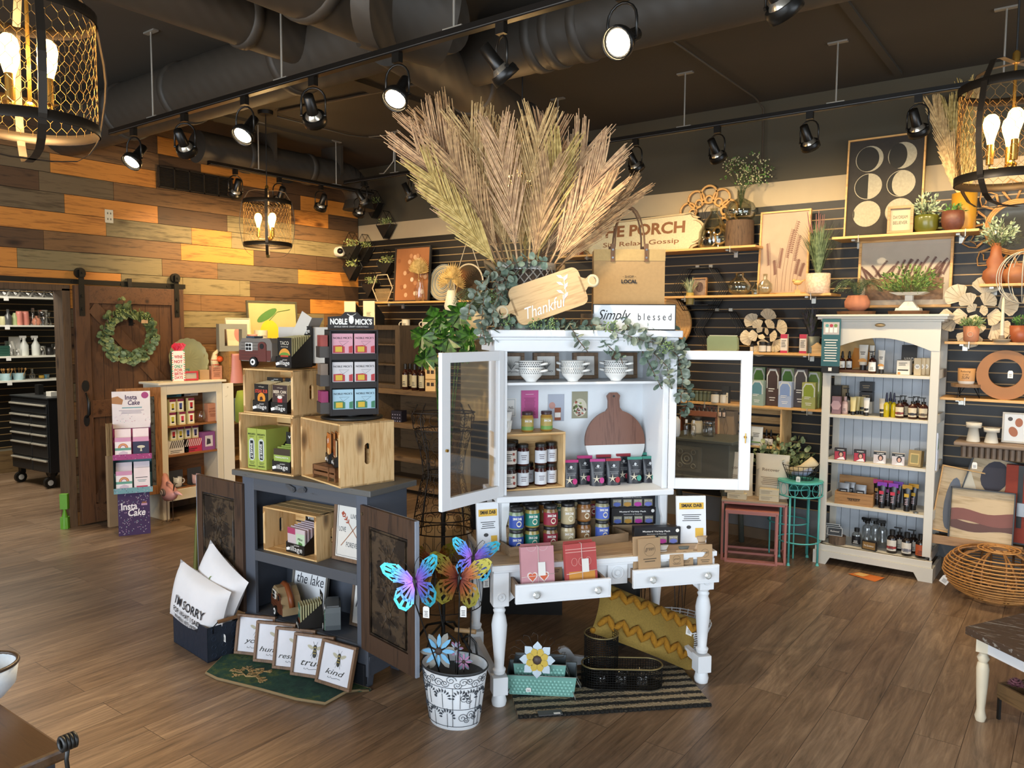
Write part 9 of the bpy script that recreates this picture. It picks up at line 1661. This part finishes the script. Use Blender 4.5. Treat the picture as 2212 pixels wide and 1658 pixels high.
t=thing('cream_column','cream moulded plant column behind the hutch','column',(pc.x,pc.y,0),20);zc=pc.z-.03;m=M(K('a8946c',.6)).box(-.11,.11,-.11,.11,0,zc-.05).box(-.14,.14,-.14,.14,0,.10);m.build('shaft',t);M(K('a8946c',.6)).box(-.13,.13,-.13,.13,zc-.05,zc-.025).box(-.15,.15,-.15,.15,zc-.025,zc).build('capital',t)
for o_ in bpy.data.objects:
 if o_.name=='fern_urn':o_.location=(pc.x-.03,pc.y,zc+.001)
q=on(1440,z4+.225,6.24);t=thing('ribbed_round_tray','round light wood ribbed tray showing behind the block sign','tray',q);m=M(SHELFW).cyl((0,0,0),(0,.02,0),.225,n=40);[m.torus((0,-.002,0),.08+.028*k,.004,40,4,'y')for k in range(6)];m.build('tray_body',t)
mp_=CP+ray(960,760)*5.2;t=thing('monstera','dark green split leaf monstera behind the hutch door','potted plant',(mp_.x,mp_.y,0));M(K('8a7458',.6)).cup([(.14,0),(.16,.02),(.19,.42)],.006,24).build('pot',t)
for px,py,an,S in((925,735,150,.17),(945,700,110,.16),(985,690,60,.17),(1000,730,20,.15),(930,770,200,.15),(965,745,80,.16),(955,715,95,.13),(1005,760,-20,.13)):
 c_=CP+ray(px,py)*5.2-Vector(t.location);a_=R(an);rt=(Rv*math.cos(a_)+Vector((0,0,1))*math.sin(a_)).normalized();sd=Fv.cross(rt).normalized();m=M(leafm('1d3d16','3c6b22',.35));P=[c_-rt*S*.3]
 for k in range(1,15):q=k/15;w_=S*.62*math.sin(PI*min(1,q*1.15)**.7)*(1 if k%3 else .55);P.append(c_+rt*S*(q*1.35-.35)+sd*w_-Fv*.02*math.sin(q*3))
 P.append(c_+rt*S*1.05)
 for k in range(14,0,-1):q=k/15;w_=S*.62*math.sin(PI*min(1,q*1.15)**.7)*(1 if k%3 else .55);P.append(c_+rt*S*(q*1.35-.35)-sd*w_-Fv*.02*math.sin(q*3))
 mid=c_+rt*S*.3+Fv*.015;P.append(mid);n=len(P)-1;m.add(P,[(i,(i+1)%n,n)for i in range(n)]);m.tube([Vector((0,0,.38)),Vector((c_.x*.4,c_.y*.4,.38+(c_.z-.38)*.6)),c_-rt*S*.3,c_+rt*S*.2],.004,5);m.build('leaf',t)
def wplant(px,py,y,lb):
 c_=Py(px,py,y);t=thing('wall_planter',lb,'wall planter',c_,group=None);r_=.115;m=M(BLACK).tube([(-r_,.0,0),(0,0,r_*1.35),(r_,0,0),(0,0,-r_*1.35)],.0045,4,True).tube([(-r_,.09,0),(0,.09,r_*1.35),(r_,.09,0),(0,.09,-r_*1.35)],.0045,4,True);[m.cyl((x,0,z),(x,.09,z),.004,n=4)for x,z in((-r_,0),(r_,0),(0,r_*1.35),(0,-r_*1.35))];m.build('diamond_wires',t)
 m=M(BLACK).add([(-r_,0,0),(r_,0,0),(0,0,-r_*1.3),(-r_,.09,0),(r_,.09,0),(0,.09,-r_*1.3)],[(0,1,2),(5,4,3),(0,2,5,3),(1,4,5,2),(0,3,4,1)]);m.build('pocket',t);q=M(leafm('7a8a44','b9bf7a'));[leaf(q,(RG.uniform(-.07,.07),.045+RG.uniform(-.04,.04),RG.uniform(0,.07)),rv()+Vector((0,0,.6)),.03,.013)for _ in range(70)];q.build('succulents',t)
for px,py,y,n_ in((802,456,6.23,'top, hidden by the corner lamps'),(828,485,6.23,'below the top one'),(782,535,6.23,'middle, against the corner'),(829,568,6.23,'right, above the seed head print'),(795,613,6.23,'lowest, above the honeycomb tray')):wplant(px,py if n_[0]!='t' else 440,y,'black diamond wire planter with succulents in the corner, '+n_)
for px,py,n_ in((754,532,'upper'),(755,576,'lower')):
 c_=Px(px,py,XW+.10);wplant(px,py,6.0,f'black diamond wire planter on the wood wall by the camera, {n_} one')
t=thing('honeycomb_tray','pale hexagonal tray with a cane weave panel at the left of the slat shelf','tray',on(826,z9+.16,6.2));m=M(K('b9a684',.5)).tube([(.16*math.cos(PI/3*k),0,.17*math.sin(PI/3*k))for k in range(6)],.007,5,True);m.build('hexagon_rim',t);m=M(K('b59a6c',.6));[m.torus((-.11+.022*i+.011*(j%2),0,-.13+.019*j),.009,.0022,6,3,'y')for i in range(11)for j in range(7)if abs(-.11+.022*i)<.15-abs(-.13+.019*j)*.5];m.build('cane_panel',t)
zt=1.50;y0_=col(497,zt,x=-6.55);y1_=col(660,zt,x=-6.55);t=thing('wall_bookcase','brown bookcase against the wood wall holding the lemon print','bookcase',(-6.77,(y0_+y1_)/2,0),90);a=(y1_-y0_)/2;WBK=W('9a7342','6b4c28','x',.5);m=M(WBK);[m.box(-a,a,-.2,.2,z,z+.025)for z in(.1,.45,.8,1.17,zt-.025)];m.build('shelf_boards',t);m=M(WBK);[m.box(x-.012,x+.012,-.2,.2,0,zt-.025)for x in(-a+.012,a-.012)];m.box(-a,a,.19,.2,0,zt-.025);m.build('uprights_and_back',t)
def ox(px,z=zt,x=-6.7):return Vector((x,col(px,z,x=x),z))
def f_lem(m,w,h,y,z0):m.mat(K('d9b92a',.7)).prism(E2(-w*.08,z0+h*.32,w*.2,h*.30),y-.001,y).mat(K('4f7a3a',.7)).prism(E2(-w*.12,z0+h*.72,w*.24,h*.09,r=.5),y-.0014,y).tube([(-w*.08,y-.001,z0+h*.6),(w*.1,y-.001,z0+h*.8),(w*.38,y-.001,z0+h*.86)],.004,4)
frame('large framed print of a yellow lemon against the wood wall',.62,.50,ox(592,zt,-6.86),90,4,f_lem,.018,.02,fm=K('4f4a38',.6),pm=K('b9a970',.7),name='lemon_print');frame('small pale floral print with a pink drawing behind the grey frame',.26,.32,ox(518,zt,-6.80),84,8,lambda m,w,h,y,z:m.mat(K('c98a80',.7)).prism(E2(0,z+h*.5,w*.2,h*.25),y-.001,y),.006,.02,fm=K('d9cba8',.6),pm=K('ddcfae',.7))
q=ox(502,zt,-6.62);t=thing('shadow_box','deep grey open box frame on the wall bookcase','shadow box',q,70);M(K('8a8674',.6)).box(-.13,.13,-.05,.07,0,.05).box(-.13,.13,-.05,.07,.21,.26).box(-.13,-.08,-.05,.07,.05,.21).box(.08,.13,-.05,.07,.05,.21).build('frame',t)
vessel('pink_cup','tall pink ribbed cup beside the white canister','cup',ox(544,zt,-6.62),[(.035,0),(.045,.14),(.055,.16)],K('c48a80',.5));t=thing('white_canister','white lettered canister beside the pink cup','canister',ox(564,zt,-6.62),70);m=M(K('d9ccae',.5)).lathe([(.065,0),(.065,.20)],22);m.mat(INK).text('GARDEN',0,-.066,.14,w=.07,h=.018).text('STUFF',0,-.066,.10,w=.06,h=.018);m.build('canister_body',t)
t=thing('pink_ribbed_vase','tall pink ribbed vase below the wall bookcase top','vase',ox(508,1.196,-6.6));M(K('b9776c',.45)).cup([(.08,0),(.05,.26),(.055,.28)],.004,20).build('vase_body',t)
carton('sheet of pale blue packaging on the wall bookcase lower shelf',ox(505,.826,-6.62),.18,.05,.22,K('8aa0b9',.5),80,name='blue_package');one(M(K('7d8a2c',.8)).tube([(0,0,.0),(.02,0,.2),(.0,0,.30)],[.05,.06,.03],10),'yellow_plush','green and yellow striped plush at the left of the crates','toy',ox(520,.826,-6.5));t=one(M(PCA).add([(-.06,0,0),(.07,0,0),(.07,0,.24),(-.06,.1,0),(.07,.1,0),(.07,.1,.24)],[(0,1,2),(5,4,3),(0,2,5,3),(1,4,5,2),(0,3,4,1)]),'empty_display','empty black cardboard display wedge left of the lower crate','display box',GC.w(-.055,.10,.981),10)
# ---- wire dress form ----
DF=Vector((-2.66,2.98,0));t=thing('wire_dress_form','brown scrolled wire dress form on a black stand between the cabinets','dress form',DF,40);WR=K('2e241c',.5,.5)
pr2=[(1.08-.40,.155,.12),(.76,.15,.115),(.90,.125,.095),(1.0,.10,.08),(1.10,.115,.09),(1.22,.15,.10),(1.31,.165,.085),(1.36,.12,.06),(1.41,.04,.035)]
def df(z,a_):
 for(z0,a0,b0),(z1_,a1_,b1_)in zip(pr2,pr2[1:]):
  if z<=z1_:q=(z-z0)/(z1_-z0);return Vector(((a0+(a1_-a0)*q)*math.cos(a_),(b0+(b1_-b0)*q)*math.sin(a_),z))
 return Vector((0,0,z))
m=M(WR)
for z in(.69,.76,1.0,1.22,1.31):m.tube([df(z,2*PI*k/28)for k in range(28)],.0035,4,True)
for k in range(8):m.tube([df(z,2*PI*k/8)for z in[.69+.06*i for i in range(12)]],.003,4)
m.tube([(0,0,1.4),(-.03,0,1.44),(-.02,0,1.48),(0,0,1.45),(.02,0,1.48),(.03,0,1.44),(0,0,1.4)],.004,4);m.build('body_wires',t);m=M(WR)
for j,z in enumerate((.73,.82,.90,.97,1.05,1.13,1.2,1.27)):
 for k in range(12):a0=2*PI*(k+.5*(j%2))/12;s_=1 if(k+j)%2 else-1;m.tube([df(z+.034*math.sin(q)*(1-q/14),a0+s_*.23*math.cos(q)*(1-q/14))for q in[i*.8 for i in range(12)]],.0018,3)
m.build('scrollwork',t);m=M(WR);[m.tube([df(.69,2*PI*k/20),Vector((.20*math.cos(2*PI*k/20),.16*math.sin(2*PI*k/20),.30))],.0016,3)for k in range(20)];m.torus((0,0,.30),.2,.003,36,4,sz=.8).torus((0,0,.48),.178,.0025,30,4,sz=.8);m.build('skirt_wires',t)
m=M(BLACK).cyl((0,0,.06),(0,0,1.38),.011,n=10);m.build('pole',t)
for k in range(4):a_=2*PI*k/4+1.0;d=Vector((math.cos(a_),math.sin(a_),0));M(BLACK).tube([d*.01+Vector((0,0,.20)),d*.10+Vector((0,0,.17)),d*.17+Vector((0,0,.08)),d*.19+Vector((0,0,.03)),d*.225+Vector((0,0,.008)),d*.255+Vector((0,0,.035)),d*.235+Vector((0,0,.06)),d*.21+Vector((0,0,.045))],.007,6).build('scroll_foot',t)
one(M(K('171412',.6)).box(-.28,.28,-.02,.02,0,1.18),'dark_reflection_board','tall black board added as the dark reflection behind the wire dress form','backdrop',(-2.75,3.75,0),35)  # plain black board added in place of the dark reflection in the glass door
one(M(BLACK).box(-.09,.09,-.012,.012,.0,.42).mat(K('2a2724',.6)).box(-.07,.07,-.014,-.012,.05,.38),'chalkboard','black easel board on the floor behind the desk legs','board',Pz(1345,1392),30)
t=thing('hairpin_table','thin black hairpin table legs seen under the desk','table',Pz(1432,1345),10);m=M(BLACK);[m.tube([(x-.03,y,.55),(x,y,0),(x+.03,y,.55)],.005,5)for x in(-.10,.10)for y in(-.08,.08)];m.build('hairpin_legs',t);M(BKW).box(-.14,.14,-.12,.12,.55,.57).build('table_top',t)
# ================= NEAR CORNERS =================
zz=.42;c0=Pz(2085,1352,zz);u=(Pz(2212,1322,zz)-c0).normalized();v=(Pz(2212,1412,zz)-c0).normalized();cr=[c0,c0+u*1.0,c0+u*1.0+v*.9,c0+v*.9];t=thing('low_table','low table with a dark weathered top and white turned legs at the right edge','table',(c0.x,c0.y,0));L0=Vector((c0.x,c0.y,0));m=M(worn('4a3a2e','8a8680',.40,9.,.5,'x')).slab([((p-L0).x,(p-L0).y)for p in cr],zz-.035,zz);m.build('table_top',t,.004);m=M(WORNW)
ins=[c0+u*.06+v*.06,c0+u*.94+v*.06,c0+u*.94+v*.84,c0+u*.06+v*.84]
for a_,b_ in zip(ins,ins[1:]+ins[:1]):a2,b2=a_-L0,b_-L0;n_=Vector((-(b2-a2).y,(b2-a2).x,0)).normalized()*.01;m.slab([((a2+n_).x,(a2+n_).y),((b2+n_).x,(b2+n_).y),((b2-n_).x,(b2-n_).y),((a2-n_).x,(a2-n_).y)],zz-.10,zz-.036)
m.build('apron',t)
for p in ins:q=p-L0;M(K('d8cdb4',.5)).at(Tr((q.x,q.y,0))).lathe([(.018,0),(.024,.02),(.018,.045),(.017,.06),(.023,.16),(.026,.24),(.022,.265),(.017,.27),(.026,.29),(.016,.31),(.028,.325)],16).box(-.028,.028,-.028,.028,.32,zz-.036).build('leg',t,.001)
bx=Pz(2150,1550);u2=Vector((u.x,u.y,0));ab=math.degrees(math.atan2(v.y,v.x));t=thing('succulent_tray','rustic wooden trough of succulents on black legs under the low table','planter',(bx.x,bx.y,0),ab);m=M(W('6f5638','4a3722','x')).taper(.6,.10,.62,.14,.10,.165);m.at(Tr((.28,.06,0)));m=M(W('6f5638','4a3722','x')).box(0,.7,0,.014,.10,.165).box(0,.7,.15,.164,.10,.165).box(0,.014,.014,.15,.10,.165).box(.686,.7,.014,.15,.10,.165).box(0,.7,0,.164,.095,.105);m.build('trough',t,.002);m=M(BLACK);[m.box(x,x+.012,y,y+.012,0,.10)for x in(.005,.65)for y in(.0,.15)];m.build('metal_legs',t)
for x,y,c1,c2,s_,z in((.04,.06,'6a3f44','96626a',.04,.17),(.12,.09,'7a8a2c','a8b24a',.03,.16),(.09,.13,'27401f','3f6230',.06,.18),(.2,.08,'6a3f44','96626a',.035,.17),(.28,.09,'3f6230','6a8a4a',.045,.17)):
 m=M(leafm(c1,c2));[leaf(m,(x,y,z-.01),Vector((math.cos(a_)*math.cos(e),math.sin(a_)*math.cos(e),math.sin(e)+.1)),s_,s_*.35,(0,0,1),.4)for e in(.1,.5,.9,1.3)for a_ in[2*PI*k/9+e for k in range(9)]];m.build('succulent',t)
zn=.80;c0=Pz(147,1612,zn);e1=Pz(0,1516,zn);u=(e1-c0).normalized();v=Vector((u.y,-u.x,0));v=v if(v.dot(-Vector((Fv.x,Fv.y,0)))>0)else-v;t=thing('counter_table','corner of a dark brown table at the lower left of the picture','table',(c0.x,c0.y,0));L0=Vector((c0.x,c0.y,0));P4=[(0,0),(u*.95).to_2d(),(u*.95+v*.6).to_2d(),(v*.6).to_2d()];m=M(W('4a3420','2c1e12','x',.35)).slab([tuple(p)for p in P4],zn-.03,zn);m.build('table_top',t,.008);m=M(K('2e3036',.5)).slab([tuple((u*.02+v*.02).to_2d()),tuple((u*.92+v*.02).to_2d()),tuple((u*.92+v*.57).to_2d()),tuple((u*.02+v*.57).to_2d())],.02,zn-.031);m.build('cabinet_body',t)
q=Pz(-34,1506,zn);t=thing('rimmed_bowl','white textured bowl with a dark rim cut by the left edge','bowl',(q.x,q.y,zn+.001));m=M(K('c9ced2',.5,s=40,v=.2)).cup([(.045,0),(.07,.03),(.078,.085)],.005,28);m.build('bowl_body',t);M(K('3a2a1c',.4)).torus((0,0,.085),.076,.005,32,6).build('rim',t)
q=c0-u*.045+v*.02;t=thing('paper_bag','cream paper bag with a black coiled handle hanging beside the table corner','bag',(q.x,q.y,zn-.30),math.degrees(math.atan2(u.y,u.x)));m=M(K('b9a184',.7)).taper(.10,.06,.07,.02,0,.26);m.build('bag_body',t);m=M(BLACK);[m.torus((.0,-.012+.008*k,.335),.014,.005,14,6,'y')for k in range(4)];m.tube([(0,0,.325),(.01,0,.29),(.0,0,.25)],.005,6);m.build('coiled_handle',t)
GP={}
for o in bpy.data.objects:
 if o.parent is None and 'label' in o and 'group' not in o:GP.setdefault(o.name.split('.')[0],[]).append(o)
for k,v in GP.items():
 if len(v)>1:
  for o in v:o['group']={'bee_sign':'bee signs leaning on the doormat','mustard_jar':'mustard jars in and under the hutch','preserve_jar':'preserve jars in the pine box','squeeze_tube':'squeeze tubes in the tall cabinet','tea_carton':'pastel tea cartons','wall_shelf':'wooden wall shelves','white_mug':'white mugs on the mug shelves','track_lamp':'track lamp heads','cocktail_packet':'cocktail packets on the spinning rack','packet_display':'black packet display boxes'}.get(k,k.replace('_',' ')+'s')
